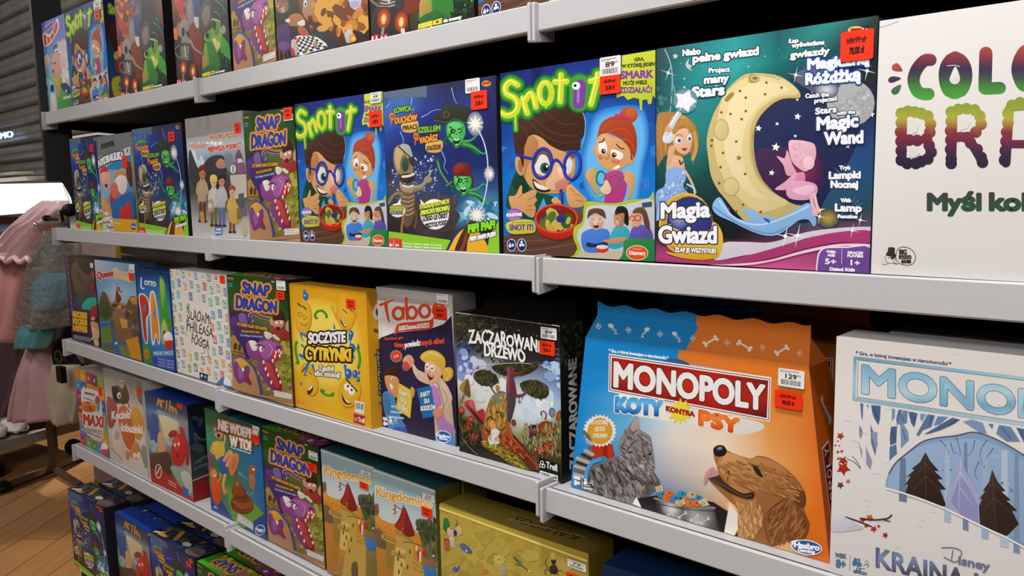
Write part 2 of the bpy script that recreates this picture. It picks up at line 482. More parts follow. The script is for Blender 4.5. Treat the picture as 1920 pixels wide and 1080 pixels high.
    a.s('690,960 740,915 800,905 880,912 905,960 880,1070 720,1080', '3f78cc'); a.s('735,1010 800,1020 880,1005 870,1040 740,1045', '1c2640'); a.l('700,990 720,1060', 16, '3f78cc')
    a.e(806, 838, 56, 78, 'cfa283'); a.s('738,830 750,770 800,752 860,768 876,830 850,815 800,790 760,810', '5a4032'); a.e(803, 890, 20, 12, '40201c')
    a.ring(780, 835, 24, 20, 6, 'cfd8d8'); a.ring(832, 835, 24, 20, 6, 'cfd8d8'); a.e(800, 862, 14, 22, 'e2c2a6')
    a.s('905,960 950,885 1010,885 1050,930 1040,1010 950,1060 890,1040', '36a0b4'); a.e(975, 830, 42, 68, 'b07a55'); a.s('945,800 960,745 1010,740 1040,780 1042,880 1010,860 1010,790', '1e1614')
    a.ring(960, 835, 20, 18, 6, 'd8a860'); a.s('950,840 975,860 965,885 950,870', 'd8a88a')
    a.s('1050,960 1080,890 1150,880 1210,920 1215,1000 1120,1030 1060,1000', '5c4ca0'); a.e(1100, 830, 45, 65, 'd0a080'); a.s('1075,790 1100,752 1160,755 1190,830 1200,920 1160,880 1140,800', '5e4030')
    a.ring(1070, 830, 22, 18, 7, 'c83838'); a.ring(1110, 828, 24, 20, 7, 'c83838'); a.s('1055,840 1080,862 1068,885 1052,868', 'd8b294')
    a.s('850,1000 900,985 1000,970 1030,985 990,1010 920,1020', 'c08a64'); a.e(846, 1058, 48, 30, 'c8322a'); a.e(846, 1045, 44, 16, 'd8d0d0')
    a.s('1010,1000 1060,985 1215,985 1240,1010 1240,1210 970,1210 1000,1090', '1f7c3c'); a.e(1105, 1090, 82, 58, 'e8d0b0'); a.e(1105, 1090, 76, 52, 'd8501e')
    a.t('Discovery', 1048, 1102, 1165, 1106, 30, 'fbeee0', b=1.5); a.t('Channel', 1078, 1065, 1135, 1067, 14, 'f0c8a0')
    # small notes and age badges
    a.s('140,770 190,747 245,775 240,830 190,858 135,830', '8a5cae'); a.t('FIOLETOWE', 130, 812, 244, 806, 24, 'f2ecf4', b=2); a.t('PIANKI', 152, 838, 226, 834, 18, 'd8d040'); a.t('UWAŻAJ NA', 150, 778, 216, 776, 10, 'f0d8f0')
    a.s('130,860 240,835 335,850 345,925 300,940 180,945 135,920', 'c9c23c'); a.p('170,930 185,950 200,930', 'c9c23c'); a.t('SNOT IT!', 152, 915, 330, 915, 44, '6a3f86', b=2.5); a.t('JEŚLI JĄ ZŁAPIESZ, ZAWOŁAJ', 165, 862, 330, 862, 10, '4a3a30')
    badge(a, 160, 1030, 35, 48, '6+', 34); badge(a, 238, 1030, 36, 50, '2-4', 20); a.e(238, 1008, 9, 12, 'e8e8f0'); a.s('220,1035 238,1018 256,1035', 'e8e8f0')
    # lettering
    a.z(960, 0, 4)
    S = ['72,625 20,600 -20,640 -10,690 45,720 72,770 50,830 -10,850 -50,830', '110,725 125,790 140,835', '125,745 165,690 190,720 205,790', '395,560 392,650 385,755', '350,610 435,608', '665,560 650,640 612,780', '612,610 715,585']
    O = (278, 690, 46, 78)
    for w, c in ((112, '1d6a28'), (84, '3c9a34')):
        for s in S: a.l(s, w, c)
        a.ring(*O, w, c); a.l('530,630 525,760', 60 + w, c)
    a.l('50,860 52,960', 40, '3c9a34')
    for s in S: a.l(s, 46, 'c6d328')
    a.ring(*O, 44, 'c6d328'); a.l('50,850 52,960', 16, 'c6d328', w2=10); a.p('255,760 300,760 283,812', 'c6d328')
    for s in S: a.l([(x - 8, y - 8) for x, y in pts_of(s)], 10, 'eef07a')
    a.ring(272, 684, 46, 78, 9, 'eef07a', a0=120, a1=300)
    a.l('535,640 530,700 522,770', 88, '7a3f96'); a.l('522,650 518,760', 20, 'a070c0'); a.e(505, 642, 30, 28, 'fff'); a.e(498, 640, 12, 11, '222')
    a.p('840,430 1090,392 1090,745 1062,722 1050,785 1030,790 1018,752 985,758 983,832 968,832 962,750 925,738 880,755 850,722 800,736 796,690 832,600 838,500', 'c3cf2e')
    a.t('GRA,', 930, 474, 1000, 470, 26, '38342a', b=1.5); a.t('W KTÓREJ JEDEN', 838, 520, 1075, 508, 26, '38342a', b=1.5); a.t('SMARK', 830, 598, 1062, 594, 56, '86409c', b=4)
    a.t('MOŻE WIELE', 848, 645, 1018, 640, 28, '38342a', b=1.5); a.t('ZDZIAŁAĆ!', 822, 700, 1055, 702, 42, '86409c', b=2)
def side_snot(a):
    a.grid(['1a2460 1a2460', '3a2016 2a1a40', '14507a 1a2a6a', '5a3a26 4a3020'])
    a.t('Snot it', 60, 150, 250, 140, 90, 'c0c830', b=6, o=((12, '2f7a2f'),)); a.s('60,260 240,240 250,460 120,520 50,420', '3a2018'); a.e(150, 560, 80, 60, SK)
    a.s('90,600 200,580 230,700 100,720', 'a82c1c'); a.s('40,780 260,760 260,960 60,980', 'a8a82e'); a.t('S', 100, 900, 180, 895, 90, '7a4a90', b=4)

def star5(a, x, y, r, c='eef2fa'): a.star(x, y, r, r * .45, 5, c, rot=-80)
def twinkle(a, x, y, r, c='eef4f8', rot=12): a.star(x, y, r, r * .07, 4, c, rot=rot); a.e(x, y, r * .16, r * .16, 'ffffff')
def art_magia(a):
    a.grid(['3a4a52 2f8080 2f9a9c 1a5c64 2e8c88 28302e', '24484e 2c8c8e 34a8a6 16706e 1c5058 14181c', '1c4a50 2a8c8c 1f8480 0f3c50 16213e 1a2028', '1c5a5c 268482 1c7a78 122a50 141f50 16264c', '18504e 1f6e6c 184a52 1c2250 1e3a70 1c4478', '163c3c 164844 16383a 30204a 28507c 1a4a72', '2a3436 1c302e 101c20 161c2c 2a4a5c 22444c', '30262c 1c1c22 14161a 4a2c44 7a3c64 8a4470', 'c24480 d05a8c c44c80 c85088 b84880 b04078'])
    a.z(1200, 60, 4)
    for q, w in (('190,130 235,250 245,400 225,640', 8), ('255,400 275,480', 5), ('120,560 190,680', 5)): a.l(q, w, '9fb8bc')
    a.dots('140,160 1750,60 1700,500 900,480 500,560 300,420', 40, 5, 'a8d8d4 7ec0be cfe8e4', 9)
    a.dots('130,400 320,330 330,620 140,640', 18, 16, '3a6468 46787a', 10, 1, .5)
    star5(a, 268, 182, 24, 'c9d4d4'); a.s('345,245 370,200 365,240 400,250 380,270 395,290 370,280', 'c0d0ce')
    twinkle(a, 215, 305, 70, 'c8dcda', 20)
    # inner night sky
    a.s('1190,500 1300,480 1500,560 1640,700 1600,900 1420,1200 1300,1400 1150,1400 900,1150 870,900 860,720 930,580 1060,510', '18224e')
    a.s('870,900 1100,860 1340,900 1380,1150 1200,1260 980,1180', '3a1c48'); a.e(1220, 1010, 150, 170, '8c2850', '3a1c48')
    for x, y, r in ((1185, 630, 28), (1032, 684, 16), (893, 718, 26), (1168, 775, 14), (1023, 858, 34), (993, 1050, 24), (1182, 503, 13), (1560, 848, 20), (1735, 610, 26)): star5(a, x, y, r)
    a.e(1580, 530, 178, 172, 'a9abac'); a.dots('1440,420 1720,430 1730,620 1600,690 1430,640', 60, 12, 'b6b8b8 9a9c9e c2c4c4 a2a4a4', 5)
    a.s('1150,330 1300,260 1480,300 1500,400 1380,470 1250,420', '5a5c70'); a.e(1400, 430, 90, 60, 'd8dcdc', '5a5c70'); twinkle(a, 1700, 290, 80); twinkle(a, 1170, 320, 70, 'd0e0e0')
    # moon lamp
    a.s('820,310 960,312 1060,335 1140,385 1195,440 1206,480 1180,496 1080,500 990,545 900,640 862,760 862,900 890,1030 960,1150 1060,1230 1180,1290 1310,1290 1250,1340 1060,1390 930,1430 830,1440 720,1340 640,1240 590,1180 540,1080 520,960 506,800 545,640 600,530 650,440 740,350', 'c9b274')
    a.s('640,470 760,360 900,330 1050,345 1150,400 1190,460 1060,480 960,530 870,620 830,740 830,920 880,1080 980,1190 1120,1270 1000,1330 880,1340 760,1250 650,1120 580,960 560,790 590,620', 'dfcc90')
    a.s('700,480 820,390 960,370 1080,400 1120,440 980,490 880,570 800,700 770,880 790,1020 860,1160 960,1250 840,1220 720,1100 650,930 640,760 660,600', 'e8d8a4')
    a.l('1190,490 1075,498 985,545 895,645 850,780 855,940 905,1080 1000,1190', 7, 'a08c54')
    for x, y, rx, ry in ((615, 730, 55, 78), (690, 1155, 60, 66), (860, 345, 40, 22)): a.e(x, y, rx, ry, 'd8c488'); a.ring(x, y, rx, ry, 7, 'b8a26a')
    a.s('830,310 820,370 860,380 900,360 890,330', 'b09a5c'); a.e(868, 345, 26, 16, '8a7444'); a.ring(868, 345, 28, 17, 7, 'e0d09c'); a.s('640,500 690,450 710,470 660,520', 'a08a50')
    for x, y in ((952, 378), (1065, 415), (943, 464), (798, 490), (755, 440), (615, 600), (684, 612), (798, 590), (768, 650), (728, 818), (545, 808), (628, 903), (540, 850), (610, 1010), (795, 1060), (600, 1130), (670, 1325), (780, 1290), (800, 1348), (912, 1343), (935, 1435), (728, 1342)): a.star(x, y, 13, 8, 5, '6e5a30')
    star5(a, 748, 940, 24, '8a7440'); a.l('940,330 1000,338 1040,355 1060,330', 5, 'b8a468')
    # blue wave stand
    a.z(1200, 280, 4)
    a.s('560,390 600,355 640,400 700,490 790,530 830,520 810,480 770,470 800,445 860,450 920,500 960,490 1020,510 1080,500 1180,440 1260,395 1310,420 1320,470 1330,540 1310,572 1270,520 1200,525 1140,570 1040,635 940,640 820,600 700,540 590,490 550,440', '86b4e2')
    a.l('600,380 680,480 790,545 900,560 1000,540 1150,480 1270,420', 12, 'b8d8f4'); a.s('930,510 975,520 980,550', '2a5a9c'); a.l('560,430 700,525 860,600 1000,625 1120,570', 8, '5c8cc0')
    # pink seated fairy figure
    for q in ('1030,45 1080,110 1110,190 1180,175 1150,110 1110,0 1090,60', '1020,290 1090,240 1160,180 1220,170 1200,230 1120,290 1060,300'): a.s(q, 'e2a6bc')
    a.s('1120,-60 1180,-75 1260,-65 1315,-40 1325,40 1300,110 1250,160 1190,130 1140,70', 'e4b2c2'); a.dots('1130,-50 1300,-50 1310,100 1200,120', 14, 16, 'dea4b8 e8bccb e0aabf', 3)
    a.e(1270, 95, 44, 52, 'ecc4cc'); a.s('1180,180 1235,165 1245,230 1200,250 1170,230', 'd884a8'); a.s('1110,280 1180,230 1290,240 1335,270 1330,330 1270,370 1160,370 1110,340', 'dc9cbc'); a.s('1150,300 1280,260 1320,290 1240,340', 'ecbcd0')
    a.l('1290,330 1300,400 1325,460', 26, 'e6b0b8'); a.l('1315,330 1330,400 1345,440', 22, 'eac0b8'); a.s('1300,450 1340,440 1350,480 1310,490', 'e8a8b8'); a.s('1350,440 1420,440 1425,460 1360,470', 'ead0a0')
    a.e(1420, 510, 85, 75, 'b89a30', '22484c'); twinkle(a, 1355, 495, 60, 'fff0d8')
    # swoosh, sparkles and info panel
    a.s('630,700 800,690 1000,690 1250,615 1500,580 1740,570 1740,600 1500,620 1250,660 1000,760 800,790 600,830 560,800', 'cfc6d0')
    a.s('120,800 300,830 560,840 780,800 1000,740 1260,660 1500,610 1740,600 1740,690 1500,690 1240,740 1000,810 780,850 500,860 120,830', 'a8386e'); a.s('500,870 800,850 1000,820 1240,750 1500,700 1740,700 1740,712 1500,720 1240,772 1000,835 800,866', 'f0c4d4')
    for x, y, r in ((1100, 645, 90), (1192, 640, 95), (1600, 600, 60), (1660, 520, 60)): twinkle(a, x, y, r)
    a.s('1330,905 1340,800 1360,750 1410,725 1560,720 1740,718 1740,940 1330,940', 'e6dce8', n=3); a.s('1340,905 1350,800 1370,755 1415,733 1560,730 1740,728 1740,940 1340,940', '6c4490', n=3)
    for s, x0, y0, x1, h in (('WIEK', 1410, 766, 1478, 18), ('AGE', 1418, 792, 1470, 18), ('5+', 1400, 850, 1480, 42), ('GRACZE', 1568, 772, 1680, 18), ('PLAYERS', 1566, 796, 1682, 18), ('1+', 1592, 858, 1658, 42), ('Dzieci Kids', 1436, 900, 1620, 24)): a.t(s, x0, y0, x1, y0 + 4, h, 'f0eaf4', b=2.2)
    a.l('1524,740 1522,850', 4, 'cfc0dc')
    for i in range(16):
        t = i * PI / 8
        for cx, cy in ((1540, 200), (1575, 430)): a.l([(cx + 60 * math.cos(t), cy + 50 * math.sin(t)), (cx + 120 * math.cos(t), cy + 105 * math.sin(t))], 12, '3a6a9c', w2=1, sm=False)
    W = lambda s, x0, y0, x1, y1, h, b=3, oc='1c2c50', ow=5: a.t(s, x0, y0, x1, y1, h, 'f4f4f8', b=b, o=((ow, oc),))
    W('Tryb', 1500, 142, 1580, 142, 28); W('Lampki', 1424, 212, 1655, 205, 52, 5); W('Nocnej', 1438, 278, 1636, 278, 52, 5); W('With', 1514, 386, 1588, 386, 28); W('Lamp', 1474, 452, 1666, 456, 54, 5); W('Function', 1494, 505, 1636, 506, 26)
    # upper lettering and the fairy with her wand
    a.z(1200, 60, 4)
    for s, x0, y0, x1, y1, h in (('Niebo', 325, 178, 455, 164, 46), ('pełne gwiazd', 402, 228, 890, 168, 60), ('Project', 520, 305, 678, 294, 36), ('many', 488, 385, 668, 368, 58), ('Stars', 400, 488, 635, 465, 78), ('Łap', 1116, 84, 1188, 78, 32), ('wyświetlane', 1140, 118, 1380, 92, 34), ('gwiazdy', 1130, 196, 1418, 162, 50)): W(s, x0, y0, x1, y1, h, h * .08, '1a4850', h * .1 + 2)
    W('Magiczną', 1262, 278, 1712, 232, 78, 7, '244a9c', 10); W('Różdżką', 1248, 390, 1648, 358, 82, 7, '244a9c', 10)
    for s, x0, y0, x1, y1, h in (('Catch the', 1244, 492, 1418, 478, 32), ('projected', 1312, 528, 1476, 508, 32), ('Stars', 1320, 612, 1474, 594, 46), ('with the', 1480, 618, 1612, 606, 28), ('Magic', 1334, 728, 1634, 700, 96), ('Wand', 1390, 836, 1672, 822, 92)): W(s, x0, y0, x1, y1, h, h * .07, '26365c', h * .08 + 2)
    a.s('130,640 230,600 330,620 420,700 445,850 410,960 400,990 380,900 330,930 200,920 150,985 130,980', 'a8763a')
    a.l('250,640 330,640 400,720 425,860 400,950', 26, 'c8994e'); a.l('160,680 150,800 170,950', 30, 'b8843e', w2=8); a.l('240,660 200,740 195,900', 20, 'd0a45a', w2=6)
    a.s('255,760 330,720 385,740 395,820 375,890 335,915 285,890 255,830', 'e2b592'); a.e(292, 812, 24, 22, 'f0f0f4'); a.e(375, 795, 17, 26, 'f0f0f4'); a.e(298, 812, 14, 15, '6a6aa8'); a.e(376, 798, 11, 16, '6a6aa8'); a.e(299, 812, 6, 7, '111'); a.e(377, 798, 5, 7, '111')
    a.s('315,870 355,868 350,885 330,888', 'a04038'); a.l('275,775 300,765 325,780', 5, '7a4a24'); a.l('368,750 385,742 395,760', 5, '7a4a24'); a.s('240,740 340,640 420,720 380,740 320,700 270,760', 'b8863e')
    a.s('205,960 230,920 310,930 330,960 340,1040 300,1060 210,1060', 'deb08a'); a.s('210,930 225,860 270,850 260,900 235,980 205,1010', 'd8a880'); a.l('300,960 310,990 325,970', 10, '30242c')
    a.s('200,1040 260,1010 330,1030 350,1090 330,1160 380,1230 330,1290 210,1290 130,1330 125,1200 190,1150', '86a8dc'); a.dots('140,1180 330,1050 370,1220 210,1280 130,1320', 60, 8, 'a8c4ec c4daf4 6c90cc 94b4e2', 8); a.l('345,1040 390,1120 420,1200', 18, 'dcae92'); a.l('360,1140 410,1170 415,1210', 14, 'b8c4e4')
    a.p('125,1290 340,1270 340,1330 125,1420', '7c98c8'); a.l('150,1290 135,1400', 14, 'a8c4ec'); a.l('250,1280 260,1310', 14, 'a8c4ec')
    a.s('175,780 205,730 240,740 255,790 230,830 180,825', 'd8e0ea'); a.l('205,760 300,600', 40, 'c8d0da'); a.l('198,752 292,596', 10, 'f4f6fa'); a.s('190,740 210,700 240,720 230,750', 'd8a880'); a.e(345, 515, 95, 95, 'c8b4d8', '3a8c90'); a.star(345, 515, 88, 52, 5, 'f6eef8', rot=-70); twinkle(a, 345, 515, 110, 'f4ecfa', 30)
    a.z(1200, 280, 4)
    # round badge with script title
    a.e(352, 560, 205, 238, 'e0b030'); a.e(350, 560, 190, 222, 'c89a20'); a.e(545, 680, 88, 142, 'e4b83a'); a.e(380, 540, 172, 190, '36408a', '28306e'); a.s('220,560 300,600 420,640 560,600 560,700 420,790 300,760 230,680', 'e4b83a'); a.e(300, 510, 80, 90, '9aa4d0', '36408a')
    a.s('200,770 400,790 560,740 600,800 480,828 300,810', 'd8a020')
    W('Magia', 168, 515, 530, 500, 118, 7, '3a3040', 9); W('Gwiazd', 150, 700, 580, 698, 130, 7, '3a3040', 9); W('ZŁAP JE WSZYSTKIE!', 268, 768, 578, 776, 34, 2, '5a4420', 5)
    a.z(1200, 60, 4)
    a.l('1590,60 1730,100', 3, '8a9494'); a.e(1617, -10, 62, 30, 'e8dcb0'); a.e(1617, -10, 56, 25, 'e8a418'); a.t('EPEE', 1580, 4, 1655, 2, 26, 'a81c14', b=3); a.s('1690,-50 1712,-40 1712,10 1688,10 1680,-20', '16181a'); a.e(1694, -8, 9, 18, 'f2f2f2')

def art_colour(a):
    a.grid(['e6e2df e4e0dc dedad6', 'e2deda dedad5 dad5d0', 'dad5d0 d8d3ce d6d1cc'])
    a.z(1440, 0, 4)
    R1 = ramp(360, 740, 'b04038', '7c2f3c', '33224a', '3c4a3c', '3f8a34', '48a03a'); R2 = ramp(800, 1240, '8a9a30', 'b0a838', '8c2f34', '6a2440', '34203e', '241c36')
    a.l('1220,450 1175,455 1120,515 1092,600 1118,680 1165,705 1205,705', 92, R1)
    a.fillg('1405,384 1470,410 1520,480 1534,570 1515,660 1470,725 1400,744 1335,725 1295,660 1280,570 1295,480 1345,410', R1, 14)
    a.s('1405,500 1435,560 1440,600 1425,625 1400,632 1375,622 1362,598 1370,570', 'e2deda')
    a.l('1635,400 1632,520 1628,660', 100, R1); a.l('1630,665 1740,660', 92, R1)
    a.fillg('1965,320 2050,350 2110,430 2125,520 2100,620 2040,690 1965,705 1890,680 1845,610 1825,520 1845,430 1895,350', R1, 14); a.p('1960,430 2000,500 2010,560 1975,590 1930,575 1920,530', 'e2deda')
    a.l('2230,380 2230,690', 95, R1); a.l('2240,390 2340,400 2350,490 2240,540 2360,690', 85, R1)
    a.s('932,495 960,474 985,485 1010,535 940,530', 'a8483c'); a.s('902,595 935,572 1000,588 940,620 910,618', '3a2c54'); a.s('925,690 940,660 998,635 985,690 950,712', '3f6a4c')
    r = 44
    for pts in ('1000,850 1050,835 1100,840 1000,920 995,990 998,1060 1000,1130 1000,1200 1045,1225 1110,1225 1150,1210', '1150,850 1200,870 1220,930 1215,990 1190,1040 1120,1052 1060,1050', '1210,1090 1225,1140 1200,1190'): a.puff(pts, r, R2)
    a.l('1010,850 1005,1210', 70, R2, sm=False); a.l('1010,1048 1190,1048', 50, R2, sm=False)
    a.p('1060,895 1110,895 1132,940 1120,990 1070,1010 1055,960', 'dfdbd6'); a.p('1055,1105 1130,1100 1140,1150 1100,1185 1056,1180', 'dbd6d1')
    for pts in ('1375,840 1430,820 1490,815 1550,825 1590,870 1600,930 1560,990 1500,1030 1375,910 1370,980 1372,1050 1370,1120 1375,1190 1375,1225', '1520,1070 1570,1120 1600,1180 1610,1215'): a.puff(pts, r, R2)
    a.l('1385,840 1375,1230', 75, R2, sm=False); a.l('1400,1030 1500,1040 1610,1210', 70, R2)
    a.p('1440,890 1490,870 1525,910 1500,960 1440,980', 'dfdbd6')
    for pts in ('1830,790 1890,770 1800,850 1800,920 1790,990 1785,1060 1780,1130 1775,1200 1960,800 2010,860 2030,930 2040,1000 2050,1070 2060,1150 2060,1210',): a.puff(pts, r, R2)
    a.l('1810,820 1785,1220', 70, R2, sm=False); a.l('1960,790 2060,1220', 80, R2, sm=False); a.l('1800,1080 2030,1080', 60, R2, sm=False); a.l('1850,790 1960,780', 80, R2)
    for x in (2190, 2260): a.puff([(x, 800 + i * 70) for i in range(7)], r, R2)
    a.z(1440, 270, 4)
    G = ['33463c', '2a5236', '2f4a34']
    a.t('Myśl', 1203, 494, 1592, 494, 125, '36403c', b=12, grad=G); a.t('kolorami!', 1668, 494, 2560, 500, 130, '36403c', b=12, grad=G)
    a.ring(917, 858, 38, 38, 4, '4a3a36'); a.s('885,830 900,800 905,776 950,778 952,815 960,840 930,870 925,845 900,840', '3a2420'); a.e(905, 850, 4, 5, '222'); a.e(920, 852, 7, 5, '222')
    a.l('860,900 885,905 900,895', 4, '4a3a36'); a.l('945,895 972,900', 8, '5a2a20')
    a.l('960,850 975,790 1020,772 1080,795 1108,850 1085,900 1030,908 980,890', 5, '332a28', closed=True)
    for s, x0, y0, x1, h in (('BIG', 987, 828, 1040, 38), ('POTATO', 985, 862, 1075, 28), ('GAMES', 1002, 892, 1072, 22)): a.t(s, x0, y0, x1, y0, h, '3a2c28', b=3)
    for i in range(26): y = -180 + i * 26; a.l([(792, y), (808 + (i * 7) % 22, y + 6)], 3, 'f4f2f0', sm=False)  # white ticks paint glints of the creased wrap along the edge
    a.l('775,900 800,930 830,960', 4, 'f4f2f0'); a.l('790,890 820,920 840,965', 3, 'f4f2f0')
    a.z(1440, 0, 4)
    rg = random.Random(5)
    for i in range(34):
        x, y = rg.uniform(840, 2300), rg.uniform(60, 330); a.l([(x, y), (x + rg.uniform(8, 40), y + rg.uniform(-8, 4))], rg.uniform(2, 5), 'f6f4f2', sm=False)  # pale dashes, wrap highlights painted into the print
    a.l('820,210 900,190 980,160', 5, 'b0a8a2'); a.l('1345,495 1400,490 1440,500', 4, 'f6f4f2')

# ---------------------------------------------------------------- orange and blue box
def koty_ground(a):
    a.z(0, 0, 1).grid(['1a86cc 1a86cc 2a78b4 d8742a de7a2c dd7426', '1583cc 2a90d4 90b4c8 e4a468 e0822e dc7020', '128ad4 52a8dc dce4e4 f0d8bc e69c50 de7020', '128ad4 6ab4e0 e8dcd0 f2e0c8 eaa860 e07420', '1088d4 50a4d8 c8c0c0 e8cfae e89848 df6f1a', '0f80cc 2a88c8 8a98a8 d8a878 e07e28 dd6a16', '0c78c4 1a74b4 4a6a8c a07048 d06a20 d8640f'], [KQ[3], KQ[2], KQ[1], KQ[0]])
def art_koty_plain(a): koty_ground(a); a.z(1040, 560, 3.552); monopoly_logo(a)
def monopoly_logo(a):
    a.p('346,362 1417,518 1410,782 347,588', 'f2efec'); a.p('352,370 1410,526 1404,774 353,580', '6a2a24'); a.p('358,376 1405,530 1399,768 359,576', 'f2efec')
    a.grid(['b01c14 9a1a14 b82018 7c1c18', 'c4281c c4281c c8281c a82018', '7a1a16 8a1c18 a01e18 5a1616'], [(366, 384), (1397, 536), (1391, 758), (366, 570)])
    a.t('MONOPOLY', 388, 553, 1370, 706, 148, 'f0ece8', b=9, o=((5, '5a1512'),))
    a.t('* Gra, w której inwestujesz w nieruchomości *', 346, 352, 738, 404, 18, 'e8f0f4', b=1.2)
def art_koty(a):
    koty_ground(a)
    a.z(1040, 560, 3.552)
    a.p('180,262 805,349 800,412 980,560 180,440', '1484ca'); a.p('805,349 1720,478 1700,540 1420,520 800,412', 'de7828')
    a.s('420,600 620,640 1000,720 1330,780 1360,830 1200,860 900,800 640,760 460,720', 'eee8e0'); a.s('700,400 800,400 880,440 760,470', '2a5a8a')
    monopoly_logo(a)
    for s, x0, y0, x1, y1, h, c, g in (('KOTY', 402, 712, 700, 738, 92, '3aa0e0', ['6ac0ee', '2a86d0', '1c5cac']), ('PSY', 950, 795, 1205, 850, 90, 'e86a1c', ['f08a3c', 'e8641a', 'c84c10'])): a.t(s, x0, y0, x1, y1, h, c, b=11, o=((6, 'f6f2ee'),), grad=g)
    a.star(822, 715, 84, 52, 12, 'f0d838'); a.t('KONTRA', 730, 706, 915, 744, 30, 'a02a20', b=3.5, bend=-4)
    # rosette
    a.z(1040, 776, 3.552)
    a.p('245,160 380,165 412,310 350,280 318,335 290,275 238,290', 'b8321c'); a.p('318,180 345,180 350,280 318,335', '96240f'); a.star(296, 76, 112, 98, 26, 'ece8e0'); a.e(297, 78, 82, 90, 'e0a93c', 'd09a2c')
    for s, x0, y0, x1 in (('PO KTÓREJ', 236, 32, 346), ('JESTEŚ', 264, 76, 330), ('STRONIE?', 252, 122, 346)): a.t(s, x0, y0, x1, y0 - 2, 28, 'f6f2ec', b=.8)
    # striped cat
    a.p('100,300 330,250 640,600 520,610 440,590 100,490', '2c86c8')
    a.s('150,480 130,380 150,280 210,220 225,150 180,90 200,75 240,130 250,220 235,290 205,340 200,420 230,500', '6a6262')
    for q in ('140,330 205,350', '150,270 225,300', '205,215 250,240', '135,390 200,410', '220,150 245,165'): a.l(q, 26, 'b8b0aa')
    for q in ('150,300 215,325', '180,240 240,270', '140,420 205,440'): a.l(q, 16, '2e2a2a')
    a.s('210,420 230,340 320,290 420,250 520,320 640,350 700,440 640,520 560,560 520,620 440,592 330,560 220,520', '6e6664'); a.s('430,250 420,150 470,60 520,-10 545,-20 560,60 620,100 640,150 660,340 600,390 520,350 450,310', '8a8280')
    for q, w in (('250,360 300,470 310,540', 22), ('310,320 370,440 390,550', 24), ('370,300 430,420 450,520', 22), ('440,300 500,380 540,440', 20), ('230,420 260,510', 18), ('520,420 600,440 680,430', 18)): a.l(q, w, '3a3434')
    for q, w in (('280,340 330,460 345,545', 12), ('345,305 400,430 420,530', 12), ('410,290 470,400 510,480', 10)): a.l(q, w, 'a8a09c')
    a.s('520,0 545,-15 556,60 530,110 500,70', 'b09a98'); a.l('440,180 500,100 540,70', 9, '4a4444'); a.l('460,230 520,150 600,120', 8, '4a4444'); a.l('480,110 470,170', 7, '4a4444'); a.l('560,110 580,170', 8, '4a4444'); a.l('600,110 610,160', 7, '4a4444')
    a.l('450,190 480,215 510,220', 10, '221e1e'); a.l('560,240 600,245 635,225', 11, '221e1e'); a.s('495,285 520,280 525,305 508,312', '8a4a44'); a.s('470,300 520,310 590,300 640,330 620,390 560,395 500,350', 'b0a8a2')
    for q in ('540,290 600,285 640,270', '545,310 610,320', '480,320 455,330'): a.l(q, 3, 'e8e4e0')
    a.s('470,450 520,420 570,430 600,470 560,510 490,510', '9a928c'); a.l('500,470 495,500', 4, '4a4444'); a.l('530,460 525,500', 4, '4a4444'); a.s('410,560 520,540 540,610 440,590', '8c8480')
    a.dots('220,420 420,260 640,330 690,440 560,560 440,590 230,520', 210, 6, '5f5755 857d7a 504a48 928a86', 3, 4, .5, rot=65); a.dots('430,250 470,60 620,100 650,330 540,370', 110, 5, '948c88 746c6a a49c97 686060', 4, 4, .5, rot=50)
    a.l('210,440 215,360 250,300 300,275', 24, '4aa0dc')
    # dog
    a.s('1150,560 1200,700 1260,760 1240,880 1400,900 1560,940 1680,960 1660,820 1560,700', 'e8b070')
    a.s('1044,230 1060,170 1110,165 1140,200 1240,240 1300,255 1330,232 1420,250 1540,330 1620,420 1656,500 1650,600 1688,720 1640,840 1530,850 1445,890 1300,880 1210,840 1200,760 1230,680 1205,600 1150,545 1075,470 1020,400 1080,365', '9c6434')
    a.s('1070,300 1130,210 1260,250 1330,240 1440,270 1530,340 1500,420 1400,470 1330,480 1250,440 1150,420', 'b87e48'); a.s('1130,220 1240,250 1330,330 1300,400 1180,390 1090,330', 'c8935c')
    a.s('1150,430 1320,500 1330,600 1390,700 1300,850 1220,830 1215,740 1245,670 1210,590', 'b47a42'); a.s('1200,560 1300,620 1330,740 1260,830 1220,800 1250,680', 'cd9a62')
    a.s('1540,520 1600,560 1660,640 1690,720 1650,830 1540,830 1445,888 1400,800 1385,680 1430,590', '7e4a26'); a.s('1440,600 1540,540 1600,600 1620,720 1560,800 1450,860 1410,760 1400,670', '94592e'); a.s('1560,420 1640,460 1660,540 1640,590 1580,540', '6a3c1e')
    a.dots('1100,300 1300,250 1540,350 1640,480 1600,540 1400,480 1200,430', 220, 5, 'a86e3a be8850 b47a44 9a6232', 6, 5, .5, rot=25); a.dots('1400,640 1540,540 1660,650 1660,800 1450,870', 190, 5, '864f29 9c6434 a8703e 7c4824', 7, 5.5, .5, rot=110); a.dots('1210,580 1330,520 1390,700 1300,850 1220,800', 150, 5, 'd8a870 b47c46 c48e58', 8, 5, .5, rot=80)
    a.s('1020,390 1080,365 1130,420 1240,490 1310,480 1320,515 1280,532 1180,500 1090,440', '3a2420'); a.l('1040,400 1140,450 1240,510 1300,505', 9, '6a4a3e'); a.s('1042,190 1070,165 1110,170 1130,205 1110,235 1060,235', '181414'); a.e(1085, 185, 18, 10, '8a8280', rot=-10)
    a.s('985,420 1000,350 1040,310 1065,330 1085,365 1020,390 1000,425', 'cf8f94'); a.l('1010,400 1040,350', 5, 'b06a74'); a.s('1305,300 1340,310 1372,375 1330,350', '2a1a14'); a.l('1300,290 1350,300', 8, '7a4a28'); a.dots('1060,300 1160,340 1150,410', 10, 5, '6a4428', 2)
    a.s('1520,520 1440,590 1400,640 1470,560', '5a3218')
